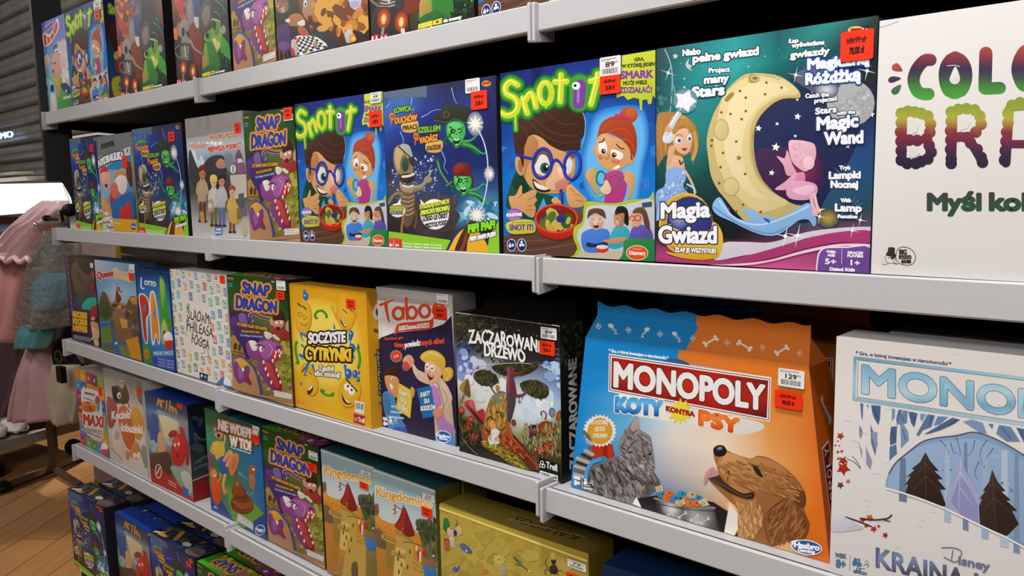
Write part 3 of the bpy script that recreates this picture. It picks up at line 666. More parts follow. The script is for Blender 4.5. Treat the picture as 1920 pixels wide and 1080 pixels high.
    # food bowl with tokens and paw marks
    a.p('530,560 700,520 1050,560 1170,640 1220,830 1000,790 560,640', '201c1c')
    a.p('668,540 720,520 1000,560 1066,600 1060,660 1100,790 1000,772 760,700 690,660', '3a3836'); a.grid(['55524f b8b4b0 4a4846 8a8784 6a6866 3a3836', '4a4846 dcd8d4 6a6866 a8a4a0 98948f 44423f', '2a2826 a09c98 5a5856 c0bcb8 6a6664 2c2a28'], [(690, 560), (1060, 605), (1096, 785), (715, 668)])
    a.l('668,550 800,580 960,600 1062,605', 16, '8a8682'); a.l('690,590 860,620 1060,632', 5, '2e2c2a')
    for x, y in ((780, 655), (850, 668), (930, 685), (1000, 705)):
        a.l([(x - 22, y + 24), (x + 22, y - 18)], 7, 'c8c4c0', sm=False)
        for dx, dy in ((-24, 18), (-18, 28), (22, -24), (26, -12)): a.e(x + dx, y + dy, 8, 8, 'c8c4c0')
    for x, y, c in ((715, 520, '2a86b4'), (750, 540, 'd87028'), (800, 545, '2a86b4'), (760, 510, 'd87028'), (845, 510, '2f8cba'), (880, 545, 'd87028'), (910, 545, '2a86b4'), (950, 535, '2f8cba'), (900, 580, 'd87028'), (940, 575, 'd87028'), (830, 580, 'c89a60'), (910, 515, 'c8a878')):
        a.s([(x - 32, y + 6), (x - 20, y - 22), (x + 8, y - 24), (x + 34, y - 4), (x + 20, y + 22), (x - 12, y + 24)], c); a.e(x + 6, y - 6, 8, 7, '1c4a64' if c[0] == '2' else '8a3c10')
    for q in ('668,462 715,448 722,490 680,502', '950,560 1000,530 1030,585 985,595', '806,560 860,545 872,580 815,588'): a.p(q, 'd8c49a'); 
    for x, y in ((695, 478), (988, 572), (838, 568)): a.ring(x, y, 11, 11, 4, '6a5a3a')
    a.p('520,600 545,540 580,640', 'f0ece8'); a.p('1130,800 1160,560 1215,640 1220,760 1200,830', 'f0e4d6')
    # age mark and oval maker's badge
    a.t('WIEK', 126, 424, 172, 432, 22, 'eef4f8', b=2.5); a.t('8+', 132, 470, 168, 476, 36, 'eef4f8', b=3); a.l('182,420 184,492', 3, 'eef4f8', sm=False); people_mark(a, 224, 462, 1, 'eef4f8'); a.t('GRACZY', 196, 496, 256, 506, 13, 'eef4f8', b=1.2)
    oval_mark(a, 1676, 880, 104, 58, 8)
def people_mark(a, x, y, s, c):
    a.e(x - 18 * s, y - 34 * s, 8 * s, 8 * s, c); a.s([(x - 28 * s, y + 4 * s), (x - 26 * s, y - 22 * s), (x - 10 * s, y - 22 * s), (x - 2 * s, y - 4 * s), (x - 12 * s, y + 2 * s)], c); a.ring(x + 24 * s, y - 22 * s, 8 * s, 8 * s, 3 * s, c); a.l([(x + 8 * s, y - 4 * s), (x + 20 * s, y - 10 * s), (x + 34 * s, y - 6 * s), (x + 28 * s, y + 8 * s)], 4 * s, c); a.l([(x - 22 * s, y + 10 * s), (x + 12 * s, y + 14 * s)], 5 * s, c)
def oval_mark(a, x, y, rx, ry, rot):
    """blue oval maker's badge with two lines of white script"""
    a.e(x, y, rx, ry, 'f2f2f4', rot=rot); a.e(x, y, rx * .93, ry * .88, '2468ac', '1c5498', rot=rot)
    f = rx / 104; a.l([(x - 86 * f, y - 20 * f), (x - 98 * f, y - 40 * f), (x - 60 * f, y - 52 * f)], 10 * f, 'f2f2f4')
    a.t('Hasbro', x - 80 * f, y + 0 * f, x + 84 * f, y + 20 * f, 44 * f, 'f4f4f6', b=3.5 * f); a.t('Gaming', x - 56 * f, y + 32 * f, x + 56 * f, y + 46 * f, 27 * f, 'f4f4f6', b=2 * f)
def art_koty_roof(a):
    a.z(1040, 560, 3.552)
    a.p('150,20 945,60 800,410 150,330', '1878b2'); a.p('945,60 1760,180 1760,520 800,410', 'd07028')
    for x, y in ((269, 184), (456, 206), (656, 231), (870, 257), (1099, 286), (1343, 315), (1603, 354)):
        for r, c in ((24, 'd8d6d0'), (18, '40688a' if x < 900 else 'a85a24'), (9, 'd8d6d0')): a.p([(x - r * .8, y), (x, y - r), (x + r * .8, y), (x, y + r)], c)
    for x, y, d in ((360, 198, 1), (560, 218, -1), (765, 245, 1)):
        a.e(x - 14 * d, y - 20, 18, 15, 'cfcdc4', rot=30 * d); a.l([(x - 10 * d, y - 12), (x + 12 * d, y + 14), (x + 18 * d, y + 36)], 4, 'cfcdc4')
        for k in range(3): a.l([(x - 8 * d + k * 9 * d - 10, y - 2 + k * 11), (x - 8 * d + k * 9 * d + 12, y - 8 + k * 11)], 4, 'cfcdc4')
        a.p([(x + 14 * d, y + 28), (x + 4 * d, y + 42), (x + 30 * d, y + 40)], 'cfcdc4')
    for x, y, d in ((988, 275, -1), (1218, 305, 1), (1478, 335, -1)):
        a.l([(x - 32, y - 22 * d), (x + 32, y + 22 * d)], 13, 'e0d6c4', sm=False)
        for sx in (-1, 1):
            for o in (-1, 1): a.e(x + sx * 38 - o * 6 * d, y + sx * 24 * d + o * 10, 12, 12, 'e0d6c4')
def art_koty_side(a):
    a.grid(['c05a18 c05a18', 'd06418 c85e18', 'd8640f c85a10'])
    a.l('160,200 240,300', 24, 'dccfba')
    for x, y in ((150, 185), (172, 178), (232, 315), (255, 300)): a.e(x, y, 16, 20, 'dccfba')
    a.p('60,420 170,400 170,900 60,930', 'ece6e2'); a.p('66,430 164,410 164,890 66,920', '7c1c18')
    for i, ch in enumerate('MONOPOLY'):                              # lettering runs upwards
        y = 880 - i * 58; vs, tris, loops, wd = text_shape(ch); a.k += 1
        for t in tris: a.face([(148 - vs[j][1] * 66, y - vs[j][0] / wd * 44) for j in t], col('f0ece8'))
    for q in ('210,800 230,520', '200,860 260,600'): a.l(q, 26, '3a6aa0')

def art_frozen(a):
    a.grid(['dcd6d0 dcd6d1 dad4cf', 'e4dfda e2ddd9 e0dad6', 'e2dedb e0dcd9 dcd7d4', 'dedad8 dcd8d5 d8d3d0', 'd8d3d0 d6d1ce d2cdca'])
    a.z(1440, 560, 4)
    rg = random.Random(3)
    for i in range(95):
        x, y = rg.uniform(520, 3400), rg.uniform(280, 2000); a.l([(x, y), (x + rg.uniform(15, 60), y + rg.uniform(2, 10))], rg.uniform(2, 5), rg.choice(['b4aeac', 'c4bebb', 'a8a2a2']), sm=False)
    a.t('* Gra, w której inwestujesz w nieruchomości *', 665, 414, 1382, 500, 27, '4c5c70', b=1.6)
    B = ramp(430, 1000, '6f9ab4', 'a4cbdc', '8ab4c8', 'b8d8e2')
    for q in ('660,440 2900,715', '660,440 650,750', '650,750 2900,1090'): a.l(q, 24, B, sm=False)
    a.l('684,455 2900,730', 3, '3c5468', sm=False); a.l('684,455 676,735', 3, '3c5468', sm=False); a.l('676,735 2900,1072', 3, '3c5468', sm=False)
    a.t('MONOPOLY', 720, 700, 2760, 1010, 212, '7fb0c8', b=11, o=((4, '465e70'),), grad=['8fbdd2', 'b4d6e2', '6fa4be', 'a8cede', '78aac2'])
    # paper-cut winter wood: cut-outs of blue between white boughs
    a.z(1440, 560, 4)
    cuts = ('698,780 722,785 716,915 705,880', '745,790 762,795 758,830', '780,795 852,802 848,900 835,950 800,890 788,850', '935,822 962,826 958,890 935,920', '985,830 1015,832 978,960 968,900', '1020,835 1055,840 1050,930 1000,950 985,930', '1060,845 1100,850 1130,860 1105,965 1080,930', '1150,860 1195,865 1165,920 1150,905', '1205,865 1260,875 1235,960 1170,985 1140,1030 1120,1020', '1280,880 1360,885 1300,940 1250,950', '1390,890 1450,905 1400,940 1300,985 1220,1010 1180,1015', '1470,920 1540,905 1620,930 1650,1010 1600,1005 1530,960', '1660,935 1700,940 1690,975', '1740,945 1830,960 1900,1070 1800,1070 1720,1010', '1870,965 1950,980 2020,1080 1930,1080', '2000,985 2300,1030 2280,1180 2160,1120', '775,940 830,1080 810,1180 780,1080', '692,945 715,985 700,1050 690,1020', '930,960 975,955 970,1080 925,1100 920,1040', '1000,950 1020,930 1060,1000 1065,1060 1005,1120', '920,1110 970,1090 975,1160 918,1215')
    for i, q in enumerate(cuts): a.p(q, ['5a76a0', '6c86ac', '4c658c', '7c94b8'][i % 4])
    for q in ('1000,860 1030,920', '1240,870 1220,940', '1100,880 1110,940', '800,820 830,900', '1760,960 1830,1050', '1420,910 1360,950', '940,990 960,1060', '1020,980 1040,1060'): a.l(q, 5, '2c3e5c')
    # oval window: frosty wood with bare trunks
    a.z(1440, 810, 4)
    a.s('900,420 910,320 960,230 1040,160 1160,70 1280,40 1420,25 1540,0 1640,20 1800,90 1900,150 2300,380 2500,700 2500,1200 1920,850 1600,700 1300,560 1060,470', '7c98be'); a.s('910,415 925,325 975,240 1060,160 1200,90 1400,60 1560,50 1760,110 1900,200 2280,460 2440,800 2400,1100 1920,840 1600,690 1300,550 1060,462', '8ea8c8')
    for x, w, c in ((1000, 40, '6a7c98'), (1340, 30, 'a8bcd2'), (1480, 22, '7288a8'), (1620, 34, '9cb2cc'), (1760, 44, 'b4c4d6'), (1860, 28, '7c90ae'), (2020, 40, 'a8bcd0')): a.p([(x, 70 + abs(x - 1500) * .25), (x + w, 70 + abs(x - 1500) * .25), (x + w + 10, 480 + (x - 900) * .45), (x - 10, 470 + (x - 900) * .45)], c)
    for q in ('1300,60 1350,120 1380,200', '1420,40 1450,140 1440,220', '1650,60 1600,150 1620,260', '1560,60 1540,140 1500,180', '1380,80 1400,150 1430,160', '1700,120 1640,200', '1590,220 1560,300 1580,360'): a.l(q, 6, '3c5478', w2=2)
    a.dots('950,300 1100,170 1500,80 1850,160 2200,500 1700,650 1200,480', 40, 9, '6c86b0 a4bad2 9cb0cc', 5)
    # dark brown thickets and a pale drift in the wood
    for q, c in (('1040,455 1060,390 1035,400 1080,330 1050,335 1110,280 1085,275 1150,225 1190,150 1225,215 1290,290 1255,290 1320,350 1280,355 1345,430 1300,430 1350,560 1280,545 1150,490', '32241f'), ('1590,560 1615,500 1595,500 1640,440 1620,440 1670,370 1690,280 1730,370 1790,440 1760,445 1830,510 1800,515 1880,590 1840,590 1890,690 1800,780 1700,740 1600,690', '34261e'), ('1335,580 1360,430 1385,380 1420,300 1450,170 1490,290 1540,380 1590,480 1595,705 1470,640', 'a4a8cc'), ('1380,520 1450,330 1500,380 1580,540 1590,690 1470,640', '8f92be')): a.p(q, c)
    for q in ('1190,170 1195,520', '1690,300 1720,740', '1190,230 1120,330', '1190,230 1260,320', '1190,330 1100,430', '1195,330 1300,440', '1690,380 1640,470', '1700,380 1780,470', '1700,490 1630,590', '1710,490 1820,600'): a.l(q, 7, '5a4030', w2=3)
    for q in ('1455,200 1440,600', '1455,300 1520,420', '1450,300 1400,430', '1450,420 1560,560'): a.l(q, 6, 'c4c8e2', w2=2)
    a.l('900,422 1060,470 1300,558 1600,700 1920,858 2500,1220', 12, 'f2f0ee'); a.l('915,310 970,225 1060,150 1170,68 1290,38', 7, '564c48')
    a.l('1290,38 1430,22 1540,-2 1650,22 1800,92 1960,190', 7, '564c48')
    # leaves, ice shards and a drift
    for x, y, s, c in ((550, 30, 34, 'b8321c'), (530, 68, 10, 'b8321c'), (512, 100, 12, 'b8321c'), (542, 102, 9, 'b8321c'), (530, 150, 16, 'a83420'), (560, 145, 16, 'b8321c'), (535, 200, 16, 'a83420'), (570, 215, 40, 'a82c18'), (572, 275, 58, 'ac2a16'), (608, 370, 22, 'cc6a30'), (550, 400, 32, '5a3a44'), (770, 645, 34, 'c85a24'), (720, 660, 26, 'a83420'), (800, 730, 32, 'b03a20'), (745, 705, 22, 'a8321c'), (838, 710, 18, 'b8402a'), (888, 775, 26, '9c2c1c')):
        a.star(x, y, s, s * .45, 5, c, rot=-60); a.e(x, y, s * .6, s * .5, c)
    for q in ('685,75 715,140 712,205', '740,105 790,220 775,285 745,240', '688,0 720,0 706,50', '780,0 830,0 818,150 800,80'): a.p(q, '8c98ac')
    a.l('590,640 680,670 780,710', 12, '4a3228'); a.l('700,650 800,660 900,650 935,625', 12, '4a3228'); a.l('860,655 925,672', 8, '4a3228'); a.l('640,180 680,230 700,270', 5, '4a4444'); a.l('600,200 660,230 700,275', 5, '4a4444')
    a.s('480,650 540,628 610,650 680,690 720,725 600,745 485,745', 'cfcdd6')
    # age marks and title
    a.t('WIEK', 512, 942, 594, 955, 34, '557488', b=3); a.t('8+', 520, 1018, 588, 1026, 62, '4c7890', b=5); a.l('624,935 620,1045', 4, '6a7c88', sm=False); a.s('640,1000 645,968 665,965 690,990 660,1008', '4c7890'); a.e(663, 960, 14, 14, '4c7890'); people_mark(a, 715, 1010, 1.4, '4c7890'); a.t('2-6', 668, 1042, 704, 1050, 22, '4c5c68', b=1.5); a.t('GRACZY', 648, 1056, 750, 1078, 20, '4c5c68', b=2)
    a.t('KRAINA', 822, 1014, 1480, 1180, 150, '5a6480', b=7, grad=['8494b4', '5a6078', '3a3234', '2a2220']); a.t('LODU II', 1560, 1205, 2250, 1390, 150, '5a6480', b=7, grad=['8494b4', '5a6078', '3a3234'])
    a.l('1312,870 1400,870 1460,900 1440,960 1400,975 1330,940', 9, '707894'); a.l('1395,890 1385,960', 9, '707894')
    a.t('isney', 1440, 992, 1670, 1042, 66, '707894', b=4.5)
def art_tree(a):
    a.grid(['4a4230 2a2822 22201c 1c1a18 26241e', '322e24 1e1c18 1a1816 1c1a18 22221c', '45508a 44464e 2a2826 2a2a2c 3c4660', '8092cc c0c4cc 888c94 98a8c4 6a8ac4', 'd8dcdc e4e4de d8e0e4 d4e0ea a0bedc', '8a8a60 d8d8c8 e0e4e4 d8e2e6 8a8c5a', '4a4a28 68684a a8a880 8e885c 6a5c34', '241f16 2c261a 4a3a20 5a4828 40321c', '12110e 181510 1e180f 201a10 1a160e'])
    a.z(850, 580, 3.272)
    a.dots('40,40 330,60 250,250 40,240', 130, 6, '4c4428 3c3622 5a5030 2c281c', 2, 2.6, .5, rot=-30); a.dots('60,60 560,90 640,330 300,350 60,270', 110, 6, '2b2920 23211b 33301f', 5, 2); a.dots('40,40 660,100 660,300 50,250', 25, 2.5, 'e8e8e0 b8b8b0', 8)
    a.dots('50,260 200,350 100,420 40,420', 22, 22, '5a70b8 8c9cd0 c8cce0 6c80c4', 3, 1.4); a.dots('560,340 680,330 680,480 600,440', 20, 20, '5c80c0 8aa8d8 b8d0e8', 3, 1.4); a.dots('100,420 330,430 350,560 200,620 120,560', 24, 26, 'ece8dc e4e6e4 d4dce0', 6, 1.3); a.dots('400,500 620,520 620,640 460,700 390,600', 24, 26, 'ecf0f0 d8e4ec c4dcec', 6, 1.3)
    # umbrella crowns
    a.s('250,365 330,340 440,335 540,350 500,395 430,415 330,415 280,400', '2c2c20'); a.dots('250,365 440,335 540,352 430,418 300,410', 130, 5, '22221a 3c3a24 4e4a2c', 4, 2.2)
    for q in ('135,415 170,388 230,390 275,420 290,455 255,480 190,480 145,450', '425,470 470,445 540,448 600,480 604,530 570,555 500,545 440,500'): a.s(q, '33331f'); a.dots(q, 170, 4, '2b2b1c 4c4a28 625c32 3e3e24', 5, 2.6, .5, rot=80)
    a.s('345,370 390,370 385,420 395,470 400,540 345,540 340,470 352,420', '6a2f38'); a.s('348,380 365,380 362,450 360,530 345,530', '8c4450'); a.l('385,405 430,400 470,380', 14, '7c3a28', w2=6)
    a.l('395,540 440,535 480,500', 20, '7a3048', w2=8); a.l('230,470 260,515 275,535', 9, '5a4430'); a.l('270,540 300,520 330,525', 16, '6a5a68')
    for x, y in ((285, 500), (285, 488)): a.e(x, y, 13, 14, 'a88448')
    a.l('418,545 420,585', 4, '4a3a30'); a.l('410,572 432,576', 5, '4a3a30'); a.l('440,540 438,560', 4, '4a3a30')
    # trunk with sleeping face
    a.s('270,530 340,520 395,545 385,620 360,690 370,760 430,830 500,910 540,980 400,960 300,830 190,810 185,720 215,620 240,560', '8a4a22')
    a.s('270,530 345,525 350,590 300,600 230,620 240,560', '78806a'); a.s('225,615 300,590 345,610 340,680 330,760 240,780 200,720', 'c08a34'); a.s('345,525 395,545 385,620 355,700 340,640', '4a3a48')
    a.s('195,720 240,760 330,770 350,720 380,790 460,870 530,970 420,950 330,850 200,810', 'a04424'); a.s('340,790 420,860 520,980 400,960 350,860', '5a2818')
    for q, c in (('240,560 230,620 215,680', '9aa07c'), ('300,550 320,600 330,680', 'd4a040'), ('270,600 280,650 275,720', '8a5a20'), ('320,620 335,700 320,780', '7a4418'), ('350,700 370,780 430,860', 'c8602c'), ('380,780 450,860 510,930', '3c1a10'), ('210,740 215,790', 'c86030'), ('300,780 350,850 400,900', 'c05a2c'), ('360,820 400,880 390,930', 'b84a38')): a.l(q, 10, c, w2=3)
    a.dots('240,560 340,540 350,620 330,760 210,780 210,660', 130, 4, 'd0a044 9a6a28 b88a40 806030 a09c68', 6, 4, .5, rot=95); a.dots('200,740 340,780 480,900 400,930 300,830', 130, 4, 'b85428 8a3418 7a3018 c86834', 7, 4, .5, rot=55)
    a.l('215,690 235,668 260,690 255,710', 10, '5a3414'); a.l('275,640 300,640 312,670', 9, '5a3414'); a.l('210,735 225,755 255,750', 5, '3a1c10'); a.l('290,745 315,745 325,725', 5, '3a1c10'); a.s('235,700 262,690 280,760 250,770', 'd89848')
    # white owl-like lamb on a mossy slope
    a.s('180,810 260,815 330,845 420,910 480,990 380,960 280,890 200,850', '6a5c1c'); a.s('185,812 250,818 310,850 290,880 230,860', 'b89c20'); a.dots('185,812 300,830 400,900 460,980 330,920 210,850', 150, 3.5, 'c8a828 9a8820 4a4214 a89020 5a5018', 4, 2.4, .5, rot=30)
    a.e(258, 800, 34, 32, 'd8d2c4'); a.e(270, 760, 28, 24, 'e0dacc'); a.e(262, 758, 9, 9, 'f4f0e8'); a.e(282, 760, 9, 9, 'f4f0e8'); a.e(262, 758, 3, 3, '222'); a.e(282, 760, 3, 3, '222'); a.dots('230,780 285,775 290,825 240,830', 24, 5, 'b0a898 f0ece0 c8c0b0', 4, 2); a.l('240,830 238,845', 6, 'c8c0b0'); a.l('270,832 272,850', 6, 'c8c0b0')
    # mushrooms
    def cap(x, y, rx, ry, c, c2, rot=0, st=None, spots=True):
        if st: a.l(st, rx * .3, 'b8a078', w2=rx * .45)
        a.e(x, y, rx, ry, c, c2, rot=rot)
        if spots:
            for i in range(9): t = i * 2.4; r = .25 + .07 * i; a.e(x + rx * r * math.cos(t), y + ry * r * math.sin(t) * .8 - ry * .1, rx * .07, ry * .1, 'f0d8c8')
    a.s('45,490 100,440 110,545 75,530', 'a08040'); a.s('100,440 112,545 85,538 72,505', '6a5228'); a.l('75,530 55,580', 9, '7a6a48')
    a.s('75,585 130,568 148,635 195,620 200,705 160,690 110,640', 'b4363a'); a.s('80,588 120,640 165,700 195,705 150,650', '5a1c20'); a.s('105,580 130,570 140,620 115,610', 'd05a58')
    cap(57, 630, 20, 22, 'd04428', '8a2014'); cap(112, 686, 22, 24, 'd83c1c', '96200c'); cap(107, 725, 26, 32, 'd84420', '8a1c0c'); cap(135, 792, 32, 28, 'd83c22', '8a1c10'); cap(77, 815, 13, 12, 'cc3818', '801c0c', spots=False)
    cap(500, 750, 52, 36, '6a2c4a', '3a1630', -18, '510,780 520,860', False); cap(595, 735, 62, 44, 'b85020', '7c2810', 10, '600,770 610,830', False)
    a.e(597, 745, 50, 26, '8a3c14', rot=10)
    for i in range(9): a.l([(560 + i * 10, 765 - abs(i - 4) * 2), (594 + (i - 4) * 4, 735)], 3, 'd8803c', sm=False)
    for i in range(7): a.l([(470 + i * 11, 765 - i * 3), (502 + (i - 3) * 3, 738)], 2.5, '9a5a7a', sm=False)
    cap(592, 845, 36, 38, 'd8401c', '7c1808'); cap(546, 865, 26, 32, 'c83818', '7c1808'); cap(665, 660, 18, 34, 'c86020', '7a3010', 20, None, False); cap(382, 700, 15, 18, '8a4a30', '5a2c1c', 0, '370,720 360,725', False)
    a.l('560,660 555,640 575,632 590,650 580,680', 7, '7c3418'); a.e(622, 640, 22, 30, '8c98a8', '5a6470'); a.l('612,610 605,580', 3, '9a9a8a'); a.l('628,610 640,590', 3, '9a9a8a'); a.l('500,800 475,840 490,870 510,850 500,830', 6, '4a4428'); a.l('500,900 520,930 505,950', 6, '6a5a38'); a.l('650,820 660,890', 8, '4a3c22')
    a.dots('440,720 680,700 680,900 540,900 420,800', 150, 4, '9a9460 7a7448 aca472 6a6438', 9, 4, .5, rot=80); a.dots('40,640 180,720 180,820 60,870', 110, 4, '4a4628 2c2818 5a5430', 9, 3, .5, rot=70)
    a.l('75,810 130,870 160,890', 3, '8a8880'); a.l('130,365 230,355 330,345 420,340 500,345', 3, 'd8d4cc'); a.l('560,350 620,375 660,420', 4, 'e8e6e0'); a.l('600,365 650,390', 2.5, 'f4f2ee')
    for i in range(9): a.l([(655, 250 + i * 30), (675, 255 + i * 30)], 2, 'c8c6c0', sm=False)
    a.l('28,36 300,62 690,110', 4, 'a8a49c', sm=False); a.l('28,36 120,45', 5, 'f4f2ee', sm=False); a.l('640,102 690,108 688,140', 5, 'f4f2ee', sm=False)
    W = lambda t: 1 + .12 * math.sin(t * 31)
    a.t('ZACZAROWANE', 108, 222, 572, 278, 82, 'f2f0ee', b=2.6, bend=14, wave=W); a.t('DRZEWO', 206, 298, 462, 336, 76, 'f2f0ee', b=3, bend=4, wave=W)
    a.dots('110,130 560,180 560,270 110,215', 34, 2.5, '3a3834', 3)
    a.p('540,905 662,948 660,1046 537,1008', '0e0d0c'); a.t('Trefl', 583, 968, 650, 990, 40, 'f4f4f2', b=1.2)
    for x, y in ((556, 938), (550, 956), (567, 958)): a.ring(x, y, 9, 10, 4, 'f4f4f2')
    a.p('542,984 654,1016 652,1046 540,1012', 'f0eeea'); a.t('JOKER LINE', 547, 1008, 648, 1038, 17, '222', b=.8)
def side_tree(a):
    a.grid(['2a2820 1c1b16', '201e1a 14130f', '181712 12110d', '14120e 100f0c'])
    a.dots('0,0 300,0 300,300 0,250', 40, 14, '3a3822 2c2a1c 4a462a', 2, 2)
    vs, tris, loops, wd = text_shape('ZACZAROWANE'); a.k += 1
    f = lambda v: (210 - v[1] * 110, 930 - v[0] / wd * 700)
    for t in tris: a.face([f(vs[j]) for j in t], col('d0ceca'))
    a.k += 1
    for lp in loops: a._stroke([f(vs[i]) for i in lp], 10, col('d0ceca'), True)
def art_taboo(a):
    a.grid(['a8a29e b0aaa6 aca6a2', 'dcd8d4 e2deda dedad6', '2a2240 2e2544 2a2140', '2a2142 2f2648 2a2040', '281e3c 2c2240 261d38', '241b34 281e38 221a30'])  # grey first row puts shade from the shelf above into the cover
    a.z(680, 520, 4)
    a.p('110,150 660,215 660,270 110,205', 'b4aeaa'); a.p('110,190 660,250 665,330 560,400 400,420 250,430 150,470 110,480', 'e6e2df'); a.p('110,480 150,465 250,430 400,418 540,398 620,370 680,310 700,700 110,560', '2a2142'); a.p('110,150 660,212 660,245 110,190', 'b0aaa6')  # grey strips along the top paint that same shade
    a.l('120,330 200,335', 4, 'c8c4c0')
    a.l('150,225 200,210 245,190', 20, 'dc4a28', w2=12); a.l('190,215 200,290 215,350', 28, 'dc4a28', w2=12); a.ring(283, 290, 37, 42, 24, 'dc4a28'); a.l('322,250 325,330', 20, 'dc4a28', w2=10); a.l('345,180 345,250 350,330', 22, 'dc4a28'); a.ring(385, 285, 34, 42, 22, 'dc4a28'); a.ring(480, 275, 38, 44, 24, 'dc4a28'); a.ring(585, 268, 40, 46, 24, 'dc4a28')
    a.s('265,385 300,360 420,350 520,340 545,320 540,390 500,410 400,418 280,425 255,455 255,420', 'dc4a28', n=3)
    a.t('DZIECI', 288, 413, 352, 405, 32, 'f4f0ec', b=1.6); a.t('KONTRA', 358, 404, 420, 398, 22, 'f4f0ec', b=2); a.t('RODZICE', 426, 400, 512, 392, 34, 'f4f0ec', b=1.6)
    a.t('Rodzinna gra', 180, 484, 315, 474, 22, 'e0522c', b=.8); a.t('niewy', 250, 532, 328, 540, 40, 'e0522c', b=1.8); a.t('powiedz', 330, 540, 442, 524, 46, 'f4f2f0', b=1.8); a.t('ianych słów!', 444, 524, 622, 510, 42, 'e0522c', b=1.8)
    a.star(262, 602, 50, 32, 18, 'f0dcd0'); a.e(262, 602, 38, 38, 'dc4628'); a.t('psik', 246, 612, 282, 606, 20, 'f0b8a0', b=1)
    # woman and boy
    a.s('510,780 560,740 620,790 660,860 670,920 680,1040 690,1290 560,1240 540,1050 520,900', 'c8ad92'); a.s('525,830 560,810 590,900 620,1060 690,1130 690,1190 600,1200 560,1100 530,950', 'b47ab4')
    a.s('600,790 660,860 675,930 620,1000 570,1060 550,1010 600,950 590,880', 'd4bba0'); a.l('600,840 640,920 580,1020', 5, '9a8068'); a.l('570,800 600,900 615,1000', 6, '8a7058')
    a.s('380,640 420,700 480,730 520,790 500,810 430,780 390,720', 'd8c0a8'); a.s('310,640 335,600 370,595 395,630 385,670 340,700', 'e0a078'); a.s('305,670 325,640 350,650 365,690 345,710 315,705', 'cc4a48')
    a.s('440,610 480,570 540,560 600,590 630,640 620,720 600,740 570,680 520,640 480,650', 'd8b040'); a.s('620,700 660,685 686,710 680,760 640,790 610,770', 'd4a83a'); a.l('460,610 520,580 590,610', 12, 'ecd070'); a.l('640,700 660,740 630,780', 8, 'ecd070')
    a.s('478,660 520,640 575,680 605,720 590,760 550,800 510,800 480,760', 'e8b088'); a.e(496, 680, 13, 24, 'f6f4f0', rot=-10); a.e(532, 692, 15, 24, 'f6f4f0', rot=-10); a.e(494, 682, 6, 10, '3a5a3a'); a.e(530, 694, 7, 10, '3a5a3a'); a.s('490,728 520,745 545,745 530,775 508,778', '7a2420'); a.s('494,732 520,748 540,747 525,757', 'f4f0ec'); a.e(512, 718, 8, 9, 'd89870'); a.l('545,810 570,830', 8, 'f0e8e0')
    a.s('160,780 175,720 220,675 270,690 290,750 280,800 240,760 200,760 185,830', '3a2018'); a.s('180,745 230,745 270,760 280,800 260,870 215,880 185,830 172,770', 'd8965c'); a.e(232, 768, 10, 14, 'f4f0ec'); a.e(234, 770, 5, 8, '2a1a14'); a.s('212,800 235,825 232,850 215,835', 'f4ece4'); a.s('225,850 270,810 285,840 265,900 240,905 222,880', 'd8965c')
    a.s('155,880 200,860 240,900 270,1000 300,1080 320,1130 210,1160 190,1100 160,980', '4a86b8')
    for q in ('195,1010 295,1020', '200,1050 305,1060', '190,970 260,975'): a.l(q, 14, 'a8d0e4')
    a.s('155,890 190,870 215,960 205,1030 170,1000', '3c78ac'); a.s('210,1150 320,1130 360,1290 230,1260', '33509c'); a.s('560,1200 620,1180 600,1290 560,1460 500,1360 520,1270', '5a90c4'); a.s('610,1180 690,1200 690,1440 660,1400', '4a80bc'); a.l('530,1280 520,1380', 16, '8ab8dc')
    a.p('280,800 382,860 360,1062 255,990', 'e4c63c'); a.p('412,842 520,820 555,1045 455,1062', '1a6cb4'); a.s('370,830 398,850 390,900 370,905', 'd8965c'); a.s('530,1015 580,985 610,1000 590,1050 560,1060', 'd88a60')
    for s, x0, y0, x1, y1 in (('KARTY', 285, 878, 358, 918), ('DLA', 292, 935, 338, 962), ('DZIECI', 276, 980, 342, 1020), ('KARTY', 442, 905, 512, 890), ('DLA', 468, 950, 508, 945), ('RODZICÓW', 442, 1005, 552, 996)): a.t(s, x0, y0, x1, y1, 36, 'f4f0ea', b=1.4, o=((2, '8a6a1c' if x0 < 400 else '123c6a'),))
    a.t('WIEK', 155, 1072, 186, 1078, 20, 'f0f0f4', b=2.5); a.t('8+', 158, 1112, 188, 1118, 30, 'f0f0f4', b=3); a.l('196,1065 196,1118', 3, 'e0e0e8', sm=False); people_mark(a, 228, 1090, .9, 'f0f0f4')
    oval_mark(a, 607, 1198, 58, 46, 10)
def side_taboo(a):
    a.grid(['98938f 888380', '8d8884 807b77', '8a8581 7a7572', '16131e 16131e', '14111a 121018', '110f16 100e14'])
    vs, tris, loops, wd = text_shape('słów niewypowiedzianych'); a.k += 1
    f = lambda v: (170 - v[1] * 60, 900 - v[0] / wd * 770)
    for t in tris: a.face([f(vs[j]) for j in t], col('26222a'))
LEM = 'e8a81c'
